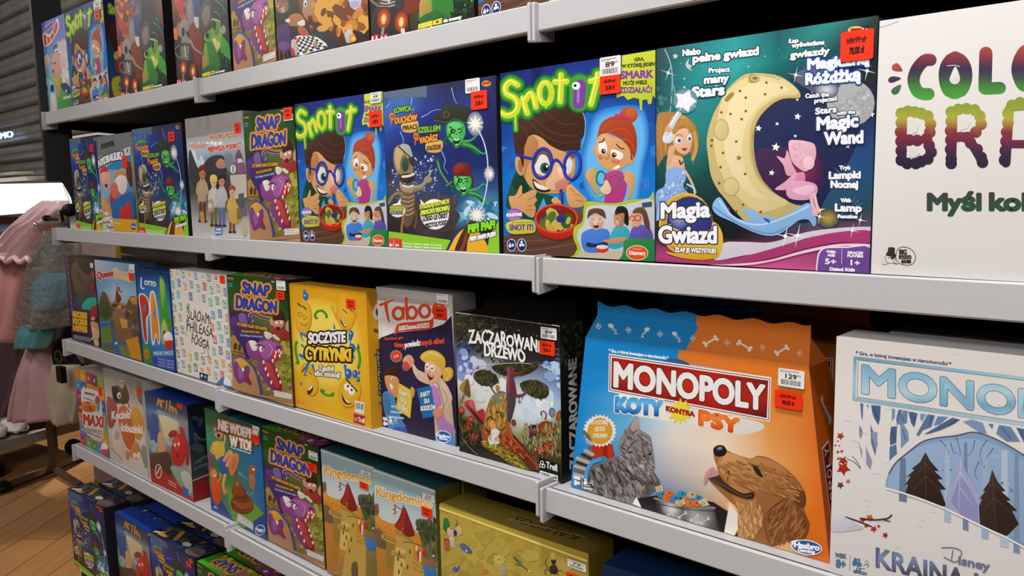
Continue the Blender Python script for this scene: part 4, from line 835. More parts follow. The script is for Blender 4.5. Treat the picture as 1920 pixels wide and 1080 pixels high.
def art_lemon(a):
    a.grid(['d49210 e0a01a d89418', 'e6ae22 ecc030 e6aa20', 'e8b020 f0d048 e8b428', 'e6aa1c eec238 e6ac20', 'e2a01a e8b024 e0a01c'])
    a.z(400, 480, 4)
    a.glow('740,420 1000,500 1060,700 1000,900 760,900 660,700', 'f4da5c', 'e8b428', 5, 1.35)
    def fruit(x, y, rx, ry, rot, c='e4a824'):
        a.e(x + 6, y + 10, rx, ry, 'c88814', rot=rot); a.e(x, y, rx, ry, 'ecc03a', c, rot=rot); ca, sa = math.cos(math.radians(rot)), math.sin(math.radians(rot))
        a.s([(x - rx * .25 * ca + ry * .95 * sa, y - rx * .25 * sa - ry * .95 * ca), (x + ry * 1.15 * sa, y - ry * 1.15 * ca), (x + rx * .25 * ca + ry * .95 * sa, y + rx * .25 * sa - ry * .95 * ca)], 'e8b22c')
    fruit(680, 460, 62, 130, 4); a.l('640,358 665,380', 12, '4a5a1c'); a.l('680,380 700,400', 12, '4a5a1c'); a.ring(655, 440, 14, 16, 5, '9a6a10'); a.ring(690, 460, 14, 16, 5, '9a6a10'); a.s('670,510 700,520 705,500 690,530', 'f4ece0'); a.l('665,505 690,525 712,505', 6, '7a4a10')
    fruit(1000, 430, 72, 125, -4); a.l('985,400 1015,430', 8, '7a5a18'); a.l('1040,400 1060,420', 8, '7a5a18'); a.s('965,460 975,480 1010,520 1000,535 970,500', '5a2a14'); a.s('966,462 990,500 1008,518 998,526', 'f4f0ea'); a.l('900,380 935,470', 12, 'd89c20'); a.l('1050,540 1085,430', 10, 'd89c20')
    fruit(720, 930, 66, 120, -16); a.s('715,1000 745,965 755,1000 730,1040 710,1030', '5a2014'); a.s('718,998 745,968 748,985 722,1010', 'f4f0ea'); a.l('680,890 710,900', 8, '9a6a10'); a.l('720,870 745,890', 8, '9a6a10'); a.l('672,868 690,840', 12, '4a5a1c'); a.l('700,840 705,815', 12, '4a5a1c'); a.star(664, 960, 16, 7, 6, '4a78c8')
    fruit(1030, 1010, 86, 120, 12); a.e(1015, 978, 24, 28, 'f6f4ee'); a.e(1050, 1010, 24, 30, 'f6f4ee'); a.e(1022, 972, 8, 10, '222'); a.e(1050, 1000, 8, 10, '222'); a.l('1010,920 1040,955', 12, '2e4a14'); a.l('1050,965 1090,1010', 10, '2e4a14'); a.s('970,1020 985,1050 1020,1090 1050,1100 1020,1110 985,1085', '3a1a10'); a.s('975,1030 1000,1068 1040,1098 1010,1092', 'f4f0ea')
    for q in ('770,450 785,420 820,410 850,430 860,455', '625,650 620,700 630,760 640,800', '1095,690 1110,740 1110,800 1100,830', '815,1010 840,1035 880,1045 905,1030'): a.l(q, 20, '4a9a28')
    for q in ('765,440 800,470 770,475', '845,470 875,460 860,440', '615,640 640,660 640,640', '615,800 655,790 640,820', '1080,700 1100,650 1115,690', '1090,830 1120,820 1100,850', '810,990 820,1030 850,1010', '890,1055 920,1020 915,1050'): a.p(q, '3c8a20')
    for q, w in (('700,600 660,580 680,640', 20), ('720,800 700,860 690,900', 26), ('750,820 770,880', 22), ('690,760 650,740 680,780', 22), ('920,540 915,510', 16), ('1010,860 1030,910', 30), ('1050,690 1040,640', 34), ('1040,620 1045,570', 30), ('1000,820 1010,900', 22), ('1060,740 1075,770', 18), ('670,670 690,690', 18)): a.l(q, w, '2a7ac4', w2=6)
    for x, y, r in ((1045, 585, 20), (1055, 690, 24), (1025, 880, 26), (1075, 880, 20), (700, 305, 20), (690, 270, 12), (1100, 920, 14), (1105, 870, 10)): a.e(x, y, r, r * 1.5, '2a84d0', '1c5ca4'); a.e(x - r * .3, y - r * .4, r * .25, r * .4, 'c8e4f8')
    W = lambda t: 1 + .06 * math.sin(t * 25)
    a.t('SOCZYSTE', 722, 655, 1000, 640, 78, 'f4f2f0', b=5, o=((12, '2a2420'),), wave=W); a.t('CYTRYNKI', 698, 775, 1042, 785, 96, 'f4cc28', b=6, o=((13, '2a1c10'),), grad=['f8dc50', 'eeb41c'], wave=W); a.l('928,675 950,660', 9, 'f4f2f0')
    a.t('Zgadnij', 800, 862, 912, 858, 42, 'f6f4f0', b=1.8, o=((5, '5a3c1c'),)); a.t('albo zmoknij!', 768, 895, 962, 910, 40, 'f6f4f0', b=1.8, o=((5, '5a3c1c'),))
    a.z(360, 740, 4)
    a.p('790,38 866,60 864,95 788,72', 'c83c14'); a.t('WIECEJ', 792, 55, 862, 75, 14, 'f0b030', b=1.5); a.t('WRAZEN', 792, 72, 862, 92, 14, 'f0b030', b=1.5)
    a.p('1236,38 1308,55 1304,142 1232,125', 'e8e4e0')
    for i in range(6): a.l([(1244 + i * 6, 58), (1242 + i * 6, 100)], 3, '555', sm=False); a.l([(1284 + (i % 3) * 6, 66), (1282 + (i % 3) * 6, 106)], 4, '555', sm=False)
    a.p('1226,136 1312,156 1308,230 1222,205', 'b8281a'); a.t('Trefl', 1258, 196, 1306, 208, 36, 'f4f0ec', b=1); a.ring(1240, 180, 10, 10, 3, 'f4f0ec')
def side_lemon(a):
    a.grid(['c08414 b07810', 'd49a1c c08a18', 'd89c1c c48c1a', 'cc9018 b88014'])
    a.e(150, 150, 70, 60, 'e8dcc0'); a.e(150, 150, 30, 30, '333'); a.l('90,280 180,300', 30, '5a4a20'); a.l('80,460 200,440', 20, '7a5a18')
    vs, tris, loops, wd = text_shape('SOCZYSTE'); a.k += 1
    f = lambda v: (230 - v[1] * 120, 760 - v[0] / wd * 330)
    for lp in loops: a._stroke([f(vs[i]) for i in lp], 24, col('2a241c'), True)
    a.k += 1
    for t in tris: a.face([f(vs[j]) for j in t], col('b8b4a8'))
    a.l('120,820 200,850', 24, '6a6040')

def ghost(a, x, y, s, hat, c='3fae4e', d='1e6a2c'):
    """green pirate skull with a hat and thin trailing limbs"""
    f = lambda q: [(x + u * s, y + v * s) for u, v in pts_of(q)]
    a.s(f('40,60 110,80 190,150 160,170 100,120 40,110'), d); a.l(f('60,70 120,60 170,20 200,40'), 16 * s, c, w2=6 * s); a.l(f('60,90 130,110 200,160 230,150'), 18 * s, c, w2=6 * s)
    a.s(f('-60,-60 0,-80 60,-60 75,0 60,50 30,100 0,120 -20,90 -50,60 -70,0'), c); a.s(f('-55,-50 0,-70 40,-55 30,20 10,80 -20,80 -45,40'), '5cc868')
    a.e(x - 20 * s, y - 5 * s, 20 * s, 18 * s, '10240f', rot=-15); a.e(x + 30 * s, y - 10 * s, 18 * s, 17 * s, '10240f', rot=-15); a.e(x - 16 * s, y - 4 * s, 6 * s, 6 * s, 'e0f4c0'); a.e(x + 32 * s, y - 8 * s, 6 * s, 6 * s, 'e0f4c0')
    a.s(f('0,20 8,10 16,22'), d); a.s(f('-20,50 0,62 35,45 30,70 10,105 -10,100'), '10240f'); a.l(f('-12,56 10,62 28,52'), 9 * s, 'dcecc8'); a.l(f('-2,98 14,92'), 8 * s, 'dcecc8'); a.l(f('-60,40 -90,70 -70,90'), 14 * s, d, w2=8 * s); a.dots(f('-70,-50 70,-50 60,60 0,120 -50,70'), 14, 9 * s, [d, '56c060', '2f8c3c'], 4, 2)
    if hat == 'band': a.s(f('-72,-50 -75,-110 -40,-145 20,-150 65,-125 72,-50 40,-40 -40,-42'), '6e1c18'); a.s(f('-60,-70 -55,-120 0,-140 20,-100 -20,-70'), '8c2a22'); a.l(f('68,-50 85,0 78,40'), 14 * s, '6e1c18')
    else: a.s(f('-170,-90 -120,-150 -60,-210 0,-190 60,-200 150,-140 170,-80 100,-60 0,-95 -80,-60'), '2c3022'); a.l(f('-165,-88 -60,-70 0,-98 90,-62 165,-82'), 6 * s, '5c6240'); a.ring(x - 70 * s, y - 130 * s, 22 * s, 22 * s, 6 * s, '5c6240')
def art_pirate(a):
    a.grid(['3c4460 4a6a9c 3a3c5a 2a2a44 2c3050 262c4a', '3a66b8 3c6cc0 2c3c8c 28306a 2a3c84 20285c', '2c4ca0 2a3a8c 202a70 2a3a80 1f2c6c 1c2458', '24367c 222c6c 1e2862 202c6c 1c2660 1a204c', '2a3050 30406c 28386c 1c2a68 1a3070 1c2448', '4a4452 4c5068 3a4a70 20386c 2a5488 2a4a78', '3a3234 40383c 443c44 28506c 5a98b8 4a86a8', '2c2424 342a2c 4a3c40 3a3438 2c4c68 2a4058', '2a2220 2c2422 34282a 302628 2a2426 2a2826'])
    a.z(480, 130, 4)
    P = lambda q: a
    a.z(480, 200, 4)
    for q in ('1145,-130 1175,-60 1160,10 1190,20 1150,80', '1480,-140 1500,-60 1520,-20', '1250,80 1290,60 1340,30 1400,20', '1085,190 1110,250 1100,300', '1400,330 1430,400 1420,450 1450,500', '980,0 1010,-40'): a.l(q, 6, 'a8c0ee', w2=2)
    a.dots('1000,470 1330,330 1400,620 1000,700', 130, 5, 'b8c8dc 8ca0c0 dce4ee 6a7ca0', 4, 1, .7); a.dots('1520,720 1830,700 1830,900 1540,860', 50, 14, '7ab4cc b8dcE8 4a8cac 2a6a90'.lower(), 6, 2.5)
    # flags with old lettering
    for dx, dy, l1, l2, l3 in ((0, 0, 'ŁOWCA', 'DUCHÓW', 'PIRACI'), (188, 150, 'SZELLEM', 'VADÁSZ', 'KALÓZOK')):
        a.s([(x + dx, y + dy) for x, y in pts_of('1095,130 1150,110 1215,105 1225,150 1200,190 1140,195 1100,180')], 'd8b060'); a.e(1022 + dx, 75 + dy, 22, 30, 'e07828', rot=-15); a.l([(1015 + dx, 100 + dy), (1012 + dx, 140 + dy)], 10, 'e07828', w2=4); a.e(1016 + dx, 72 + dy, 5, 8, '2a1810'); a.e(1030 + dx, 72 + dy, 5, 8, '2a1810')
        a.t(l1, 1035 + dx, 48 + dy, 1035 + dx + (135 if dx == 0 else 170), 30 + dy, 42, '7cb83c', b=3, o=((5, '1c2a18'),)); a.t(l2, 1046 + dx, 128 + dy, 1046 + dx + (168 if dx == 0 else 140), 102 + dy, 46, 'f0983c', b=3, o=((5, '3a1c10'),)); a.t(l3, 1106 + dx, 178 + dy, 1212 + dx, 166 + dy, 34, '5a3c1c', b=2)
    ghost(a, 1510, 190, 1.0, 'hat'); ghost(a, 1560, 555, .92, 'band')
    a.l('1370,400 1390,480 1440,560 1490,600', 26, '2a6a34', w2=10); a.l('1375,410 1400,490 1450,565', 6, '7ac078'); a.l('1440,590 1480,560', 10, '8a8a40')
    for x, y, r in ((1660, 130, 62), (1760, 500, 40)): a.e(x, y, r, r * 1.5, 'f0e8dc', '5a648c'); a.star(x, y, r * 1.1, r * .4, 9, 'f4eee4')
    a.l('1685,180 1725,270 1750,400 1748,550 1725,680 1695,770', 9, 'c8d4ee'); a.e(1668, 800, 70, 55, 'e8e8e0', '5a90ac'); a.star(1668, 800, 75, 25, 12, 'f0eee6')
    # bony sailor
    a.s('990,700 1050,640 1110,630 1180,640 1250,620 1300,560 1310,540 1260,600 1180,600 1100,610', '8a7460'); a.s('1090,640 1190,640 1200,740 1180,860 1130,900 1100,800', '6a5440')
    for k in range(5): a.l([(1100, 670 + k * 32), (1150, 680 + k * 32), (1190, 665 + k * 30)], 11, 'a89070')
    a.l('1000,720 1040,660 1100,650', 20, '8c7862'); a.l('1130,760 1110,830 1100,900 1098,960', 22, '9a6c3c', w2=16); a.l('1190,740 1210,820 1200,900', 18, '6a4c30'); a.l('1190,600 1250,590 1290,545', 22, 'a8987c'); a.l('1285,550 1330,475', 16, 'b8a88c', w2=9); a.e(1300, 545, 30, 26, '9c8c70')
    a.s('1040,320 1090,285 1150,290 1180,360 1185,450 1175,520 1100,515 1060,490 1035,420', '9a8058', n=3); a.s('1050,320 1090,300 1120,320 1090,400 1080,480 1050,430', 'c4a878'); a.s('1090,285 1150,288 1178,350 1182,400 1150,390 1110,330', 'a8b0a0'); a.e(1122, 430, 36, 62, '5c6a58'); a.e(1126, 435, 24, 48, '3a4438'); a.l('1075,300 1130,350 1170,385', 9, '33281e'); a.s('1150,385 1185,380 1190,440 1165,430', '3a2c22')
    a.s('1090,510 1180,500 1195,540 1150,570 1100,560', '3a2a20'); a.l('1105,525 1150,520 1190,505', 18, 'e4dccc'); a.s('1085,560 1130,600 1190,590 1180,640 1120,640 1090,610', 'a89474'); a.l('1110,590 1150,600 1185,590', 14, 'e0d8c8')
    a.s('1230,720 1330,680 1420,660 1500,680 1520,720 1500,760 1540,800 1500,880 1440,930 1300,900', '4a3c3e'); a.p('1370,640 1390,640 1390,700 1370,700', '5c4a44'); a.p('1490,655 1515,655 1512,720 1490,720', '5c4a44')
    # speech bubbles
    a.p('1240,690 1290,740 1250,745', 'f0eeea'); a.e(1350, 800, 108, 112, 'f0eeea'); a.e(1066, 775, 60, 52, 'f0eeea'); a.p('1060,730 1092,680 1090,740', 'f0eeea')
    for q in ('1235,735 1460,695 1464,738 1240,780', '1245,785 1465,742 1468,780 1250,820'): a.p(q, '5c6a20')
    a.p('1004,742 1114,735 1116,775 1008,780', '5c6a20')
    for s, x0, y0, x1, y1, c in (('STRZELAJ DO NICH', 1238, 762, 1458, 716, 'dce84c'), ('PIRACKĄ BRONIĄ!', 1248, 806, 1462, 764, 'dce84c'), ('LŐDD LE ŐKET', 1262, 852, 1448, 820, '3a3a3a'), ('A PISZTOLYODDAL!', 1256, 906, 1480, 864, '3a3a3a')): a.t(s, x0, y0, x1, y1, 32, c, b=2)
    for i, y in enumerate((758, 774, 792, 806)): a.t('MIOTAJ WIELOSTRZAŁ', 1010 + i * 2, y, 1112, y - 4, 10, 'dce84c' if i < 2 else '444', b=.8)
    # lower band, age squares, toy gun ring
    a.p('1000,930 1460,985 1470,1080 1240,1200 1000,1060', '8cc82c'); a.p('1460,985 1480,1080 1840,1080 1840,870 1700,900', '2a2426'); a.p('1000,930 1470,988 1466,1090 1000,1052', '8cc82c')
    a.s('1000,985 1090,985 1100,1010 1095,1070 1000,1060', 'd8402c'); a.l('1040,988 1040,1056', 3, 'f0d0c0', sm=False); a.t('6+', 1008, 1040, 1030, 1040, 22, 'fff', b=1.5); a.t('1+', 1056, 1042, 1078, 1042, 22, 'fff', b=1.5)
    for y in (1022, 1044): a.t('Zawartosc: 1 pistolet, 2 naboje, 10 stanowisk', 1108, y, 1405, y + 8, 15, 'e0f0c0', b=.8)
    a.s('1455,1100 1470,990 1530,910 1600,880 1680,900 1740,970 1770,1100', '2a2c5c'); a.s('1470,1100 1485,1000 1540,925 1600,896 1670,915 1725,985 1750,1100', 'f0b02c')
    a.s('1580,890 1620,845 1670,850 1680,880 1640,900 1600,980 1580,1080 1500,1080 1530,980', '4a2614'); a.l('1650,870 1600,920 1570,1010 1550,1060', 22, '7c4824'); a.p('1760,950 1840,840 1840,1080 1740,1070', '8cc82c')
    a.t('PIF! PAF!', 1605, 930, 1800, 892, 58, '8cdc28', b=5, o=((6, '1c3410'),)); a.t('PIFF! PAFF! PUFF!', 1615, 992, 1806, 950, 32, 'f4f4f0', b=3, o=((4, '222'),))
    a.p('950,-110 1290,-165 1290,-70 960,-70', '5a6c80')
    a.e(1745, -170, 34, 22, 'e89a28'); a.t('EPEE', 1722, -163, 1768, -168, 16, 'a82014', b=1.5)
def top_pirate(a):
    a.grid(['182038 2a3460 1a1c28', '2a4080 1c2030 3a3844', '1a1a22 2a3a78 2a2420'])
    a.dots('50,20 950,20 950,280 50,280', 90, 26, '1e2c60 2a2622 7a5a28 4a4a48 161c34 2c3428 14161c 1a1a1e', 5, 2); a.e(180, 240, 110, 30, 'd89a30'); a.e(620, 180, 70, 40, 'c8c8b8'); a.s('700,200 900,120 980,240 800,290', '6a5a5c'); a.l('300,60 420,200', 60, 'b87c30'); a.l('60,260 160,200', 30, 'd8dcdc')
def dragon(a, x, y, s):
    f = lambda q: [(x + u * s, y + v * s) for u, v in pts_of(q)]
    return f
def art_snap(a):
    a.grid(['22401c 1c3a1c 244a20 20421e 1a3018', '2c5a20 1f4a1c 2a5c22 285420 1c3a1c', '2a5a20 3a6a28 3a6c28 2c5a22 20401c', '3a2c44 34244c 5a6a2c 5a7028 3a4c20', '5a4a30 3a2450 4a3a50 6a6028 6a6420', '6a5a34 4a2c54 6a3a60 7a6a30 827c24', '8a7444 6a5a3a 70543c 8a7c30 7c8428', 'a8783c 8a6a3c 7a5c38 8a8030 788a34', 'b08050 a07448 7a6438 846c38 b08054', 'b88c60 a8784c 6e5c34 a88058 c09068'])
    a.z(400, 500, 3.857)
    a.dots('260,640 520,560 560,900 350,930', 90, 16, '8a7440 a89050 6a5a30 b8a060 7a6834', 4, 1.2); a.dots('480,560 560,560 580,870 500,880', 40, 14, '8c8c28 a0a030 6e7420 b0a440', 5, 1.6); a.dots('130,480 250,560 260,700 140,660', 30, 14, '8a7440 a08850 6a5a30', 6, 1.2)
    a.s('130,520 165,500 205,540 210,610 180,640 135,620', 'a8823c'); a.e(155, 580, 13, 26, '4a3418'); a.e(185, 590, 10, 26, '4a3418'); a.l('140,615 200,630', 8, '6a4c20')
    # dragon body, wings, neck
    a.s('110,390 140,360 210,335 240,360 250,440 330,500 280,620 240,680 210,600 160,520 130,460', '44286a'); a.s('170,350 215,345 235,420 190,430', '7a5a9c'); a.s('120,380 155,375 160,440 125,455', '5a3478')
    a.l('430,385 390,380 330,365 290,345 250,350 265,395', 26, 'e89030'); a.l('430,385 390,382 330,366 290,346 252,352 262,395', 15, '3a489c'); a.p('232,370 275,372 258,412', '3a489c')
    a.s('230,570 250,540 290,540 300,560 340,535 400,530 460,560 495,590 485,640 450,690 400,700 350,670 330,690 300,680 250,650', '8a3f84'); a.s('310,560 380,540 440,555 470,580 420,640 380,680 350,660 320,600', 'a35a9c')
    a.s('250,540 300,548 310,605 280,612 262,580', 'e8e4d8'); a.e(342, 598, 15, 24, 'f0ecd8', rot=20); a.e(348, 600, 5, 14, '3a1a30', rot=20); a.l('300,575 330,570 362,590', 9, '4a1c50'); a.s('362,470 420,500 390,530 362,510', 'dcd4c0'); a.s('420,500 470,480 470,540 440,530', 'd8d0bc')
    a.s('420,640 455,600 490,605 492,640 470,680 440,690 420,670', 'b8302c'); a.e(460, 590, 18, 14, '6a2a66'); a.l('390,565 420,600 400,660', 7, 'c88cc0')
    a.s('340,690 380,690 430,710 470,790 500,870 490,915 440,900 400,830 360,760 320,720', '8a2630'); a.s('365,700 410,715 450,800 480,880 450,880 400,800', 'b83a40'); a.s('320,700 345,690 370,770 440,890 430,905 380,850 330,770', '7a3c78')
    for x, y in ((447, 630), (468, 618), (485, 632), (440, 660), (475, 655), (425, 690), (360, 700), (395, 795), (375, 750), (420, 850), (455, 760), (470, 800), (485, 850)): a.s([(x - 6, y - 12), (x + 6, y - 12), (x + 5, y + 4), (x, y + 14), (x - 5, y + 4)], 'f0e8d4')
    # startled boy
    a.s('412,350 430,310 470,310 500,350 505,395 480,390 450,400 425,400', '3a2018'); a.s('425,395 490,390 500,420 480,450 440,450 420,425', 'c88a78'); a.e(445, 408, 9, 10, 'f0e8e0'); a.e(478, 405, 9, 10, 'f0e8e0'); a.s('415,450 440,445 470,470 540,460 550,520 490,535 440,500 412,480', 'a02c28'); a.s('510,430 530,390 545,440 540,475 515,460', 'd09078'); a.s('440,440 470,440 462,465 448,462', '5a1414'); a.s('395,380 420,390 420,430 400,420', 'd09078')
    # round inset with the toy
    a.s('135,690 165,655 200,650 240,675 300,740 335,830 345,950 150,900', '3c4890', n=3); a.s('143,695 170,668 200,664 235,688 290,750 322,840 330,945 155,895', 'b4845a', n=3); a.s('165,680 200,668 240,700 255,740 200,760 150,740', 'dca02c')
    a.s('145,700 170,690 200,740 240,720 260,735 262,780 250,800 282,850 270,865 230,840 190,850 165,810 148,760', '7c3a78'); a.s('240,770 262,760 258,800 275,845 240,830', '8e2c34'); a.s('180,740 210,750 220,800 190,820', '9a5490'); a.s('205,735 225,745 215,765', 'ece4d0')
    a.p('445,905 575,940 572,978 445,950', 'd8d4cc'); a.t('WARNING: choking hazard', 455, 922, 525, 940, 7, '555'); a.t('small parts not for children', 455, 938, 568, 968, 6, '777'); a.p('130,890 340,950 600,1010 600,990 345,935', 'a87c54')
    # lettering
    a.t('THE TURNING PULLING TEETH SNAPPING', 160, 428, 380, 468, 24, 'e0a830', b=.7, o=((2.4, '3a2410'),)); a.t('DRAGON BITING GAME', 195, 478, 325, 488, 18, 'e0a830', b=.6, o=((2.4, '3a2410'),)); a.t('Das bissige Drachen-Spiel', 188, 505, 345, 518, 15, '8ab4dc', b=.8)
    a.t('SPARK MATIC', 82, 90, 122, 95, 11, 'd87828', b=1); a.t('FUNKELN', 86, 128, 118, 132, 8, '6aa0c8', b=.5); a.t('FACTOR', 86, 145, 118, 148, 8, '6aa0c8', b=.5); a.t('TOMY', 394, 108, 416, 110, 9, 'c8c8c0', b=.8)
    for s, x0, y0, x1, y1, h in (('SNAP', 192, 192, 382, 212, 84), ('DRAGON', 152, 300, 440, 335, 88)):
        W = lambda t: 1 + .1 * math.cos(t * 12)
        a.t(s, x0, y0, x1, y1, h, '34439c', b=6, o=((8, 'f0a838'), (13, 'c86a20')), wave=W)
def side_snap(a):
    a.grid(['16240f 12200f', '1a2c14 14240f', '2a2010 3a3414', '3a3418 2a2a14', '3a2c1a 2a2214'])
    for i, ch in enumerate('TOMY'): a.t(ch, 90, 250 - i * 55, 160, 250 - i * 55, 42, '8a8880', b=4)
    a.s('60,520 240,480 260,620 90,640', '3a1c14')
def top_snap(a):
    a.grid(['2a5a18 3c8a20 4aa028 347020', '3a8a20 48a828 3c7c20 5a3a54', '4aa828 3a8020 7a3c40 4a2460'])
    vs, tris, loops, wd = text_shape('SNAP')
    f = lambda v: (560 - v[0] / wd * 400, 60 + v[1] * 150)
    for w, c in ((70, 'c86a20'), (46, 'f0b040'), (0, '34439c')):
        a.k += 1
        for t in tris: a.face([f(vs[j]) for j in t], col(c))
        a.k += 1
        for lp in loops: a._stroke([f(vs[i]) for i in lp], w + 12, col(c), True)
    a.s('600,60 760,80 820,200 700,290 600,240', 'a86a58'); a.s('780,100 960,120 980,260 820,260', '6a3a84'); a.dots('600,200 960,160 960,290 620,290', 16, 30, 'e8e4d8 b04040 8a4a9c', 3); a.dots('20,10 980,10 980,50 20,40', 14, 26, 'e8c83c c8a828', 3, 1.5)
def art_stamps(a):
    a.grid(['d8d0c8 d4ccc4 ccc4bc', 'ece4da e8e0d6 e4dcd2', 'e8e0d4 ece2d4 e4dccf', 'e4d8c8 e6dccc e0d6ca'])
    a.z(300, 480, 6)
    rg = random.Random(4)
    q = homography([(0, 0), (1, 0), (1, 1), (0, 1)], [(336, 697), (440, 731), (420, 516), (321, 505)])
    pal = ['6ab0b0', '6ab4c0', '7a6aa8', 'c8627c', 'd8b83c', 'c86060', 'd88c50', '8aa84a', '5a78b4', '8a86b0', 'b04a58', '70a070', 'd0a050', '5a9c74', '52a4b8', 'c88a7c', '4aa4a0', '5c9c50', '3c5c9c']
    a.z(0, 0, 1); n = 0
    for r in range(9):
        for c in range(9):
            u = -.03 + c * .118 + (.03 if r % 2 else 0); v = .93 - r * .112 + (.012 if c % 2 else -.012)
            if .22 < u + .04 < .70 and .26 < v + .04 < .74: continue
            k = mixhex(pal[rg.randrange(len(pal))], 'f0e8e0', .22); n += 1
            R = lambda d: [q(u + d, v + d), q(u + .088 - d, v + d), q(u + .088 - d, v + .098 - d), q(u + d, v + .098 - d)]
            a.p(R(0), 'f4efe8'); a.p(R(.009), k)
            x, y = q(u + .044, v + .05); b = 'e4dcd0' if rg.random() < .5 else mixhex(k, 'ffffff', .45)
            a.s([(x - 2.2, y + 5), (x - 2.8, y), (x - 1, y - 5), (x + 1.6, y - 5.5), (x + 2.6, y), (x + 2.4, y + 5)], b); a.e(x + .4, y - 2, 1.2, 2, mixhex(k, '000000', .3)); a.l([(x - 2, y + 2), (x + 2, y + 3)], .8, mixhex(k, '000000', .2))
    a.z(300, 480, 6)
    for s, x0, y0, x1, y1, h in (('ŚLADAMI', 316, 690, 572, 760, 116), ('PHILEASA', 314, 822, 606, 905, 112), ('FOGGA', 372, 968, 566, 1050, 112)):
        W = lambda t: 1 + .22 * math.sin(t * 23 + 1)
        a.t(s, x0, y0, x1, y1, h, '4a3c34', b=.8, wave=W)
    for q_ in ('330,520 310,560 330,600', '322,830 300,870 330,890', '500,1010 515,1080 470,1090', '545,1040 560,1120 530,1130'): a.l(q_, 4, '4a3c34')
    a.z(300, 480, 6); a.p('462,1306 560,1338 556,1420 470,1390', '26304c'); a.e(490, 1350, 12, 20, 'd8dce4'); a.e(530, 1365, 12, 18, '8ab0b0')
    a.z(0, 0, 1); a.p('410,735 441,738 440,716 420,708', '5a78a8'); a.s('424,712 428,708 434,712 437,716 438,726 424,722', 'e8ecf2')
def mixhex(a_, b_, t):
    p, q = hexc(a_), hexc(b_); return ''.join('%02x' % int(255 * (p[i] + (q[i] - p[i]) * t)) for i in range(3))
def art_kingdom(a):
    a.grid(['a8b4b4 a4b0b0 a0acac', '8cb8c4 90bcc8 8cb4c0', 'c0ccd0 c8d2d4 c4ccce', 'd0d6d6 ccd4d6 c8d0d2', 'd8a048 c4c8c4 a0a080', 'd08c2c b88c44 7c7444', 'b47c30 a88444 6e6a38', 'c8802c a47c40 6c6436', 'b08434 94803c 5c6a44'])
    a.z(600, 840, 4.5)
    a.s('446,540 520,600 600,632 700,650 800,690 860,790 880,830 900,1100 446,1100', 'd48c28'); a.s('446,690 540,690 600,760 700,800 640,1000 560,1300 446,1300', 'bc7c2c'); a.s('446,700 500,680 560,760 560,850 480,830 446,800', '7a5a48'); a.s('455,480 490,470 500,540 480,570 446,540', '8a6a4c'); a.dots('450,490 495,480 495,560 450,540', 16, 10, '9a6844 6a5a40 7a4c34', 4)
    a.s('820,640 860,600 960,620 990,700 990,960 900,1000 870,860', '6e6a40'); a.dots('815,620 975,610 985,760 880,830 830,700', 70, 11, '4a5438 3c4630 566240 2e3826', 4, 2.2, .5, rot=85); a.dots('870,800 980,800 985,900 900,940', 24, 10, '5c6240 4a5034 74744a', 5, 2, .5, rot=85)
    for x in (825, 850, 880, 905, 940, 965): a.p([(x - 12, 690), (x, 590 + (x % 7) * 4), (x + 12, 700)], '3c4630')
    # castle
    ST, SD, SS = 'c4a04c', '9c7c38', 'dcbc6c'
    a.p('640,690 790,760 790,1060 640,1000', ST); a.p('560,760 640,790 640,1050 560,1000', SD); a.p('640,830 720,860 720,1120 620,1080', SS); a.p('700,1000 880,1060 880,1400 640,1400', ST); a.p('860,870 900,880 900,1060 860,1040', SD)
    for q in ('640,700 680,720 740,750 790,790', '540,745 580,770 640,790', '625,880 680,910 720,910', '790,960 830,1000 870,1020'): a.l(q, 46, ST, sm=False); a.l(q, 8, SD, sm=False)
    for i in range(9): x = 642 + i * 18; a.p([(x, 702 + i * 9), (x + 9, 706 + i * 9), (x + 9, 730 + i * 9), (x, 726 + i * 9)], SD)
    for i in range(7): x = 540 + i * 16; a.p([(x, 742 + i * 7), (x + 8, 745 + i * 7), (x + 8, 760 + i * 7), (x, 757 + i * 7)], '7c5c2c')
    for i in range(6): x = 630 + i * 16; a.p([(x, 878 + i * 8), (x + 9, 882 + i * 8), (x + 9, 905 + i * 8), (x, 900 + i * 8)], SD)
    for x, y in ((672, 880), (690, 980), (740, 1000), (668, 1040), (660, 930), (760, 870), (720, 1100)): a.s([(x - 6, y + 20), (x - 6, y - 8), (x, y - 20), (x + 6, y - 8), (x + 6, y + 20)], '6a5028')
    a.s('710,490 760,600 795,700 795,740 740,748 690,710 640,670 637,640 670,590', '8c2420'); a.s('710,500 690,600 650,660 690,700 720,600', 'a83228'); a.l('704,520 704,480', 6, '5a4a38'); a.l('700,520 660,500 630,480 640,510 620,515 645,540 620,555', 7, 'a03438')
    a.p('815,860 860,870 850,960 830,940', 'b83430'); a.p('840,870 858,875 852,970 840,960', 'e8e0d4'); a.p('810,825 825,828 822,870 812,868', 'e8e4dc'); a.s('870,870 900,860 895,920 870,910', 'b0302c')
    a.s('870,990 970,1010 980,1100 900,1100 880,1040', '3a78b8'); a.s('880,960 940,930 985,980 985,1010 890,1000', '8a6a4c'); a.e(960, 908, 8, 9, 'e4e0d8'); a.dots('450,560 620,640 760,700 600,740 460,640', 24, 5, 'b0702c e0a848', 5)
    a.l('700,790 790,800 870,830', 5, '6a3c20'); a.l('540,735 600,755 640,780', 4, '6a3c20')
    # meadow with sheep and gate below
    a.p('446,1290 640,1330 900,1400 1000,1500 446,1500', '8c9030'); a.s('740,1230 780,1200 800,1250 795,1340 740,1330', '6a5038'); a.l('450,1290 520,1310 620,1330', 8, '7c3c20'); a.e(650, 1420, 18, 22, 'e4e0d4'); a.e(740, 1450, 18, 22, 'e4e0d4')
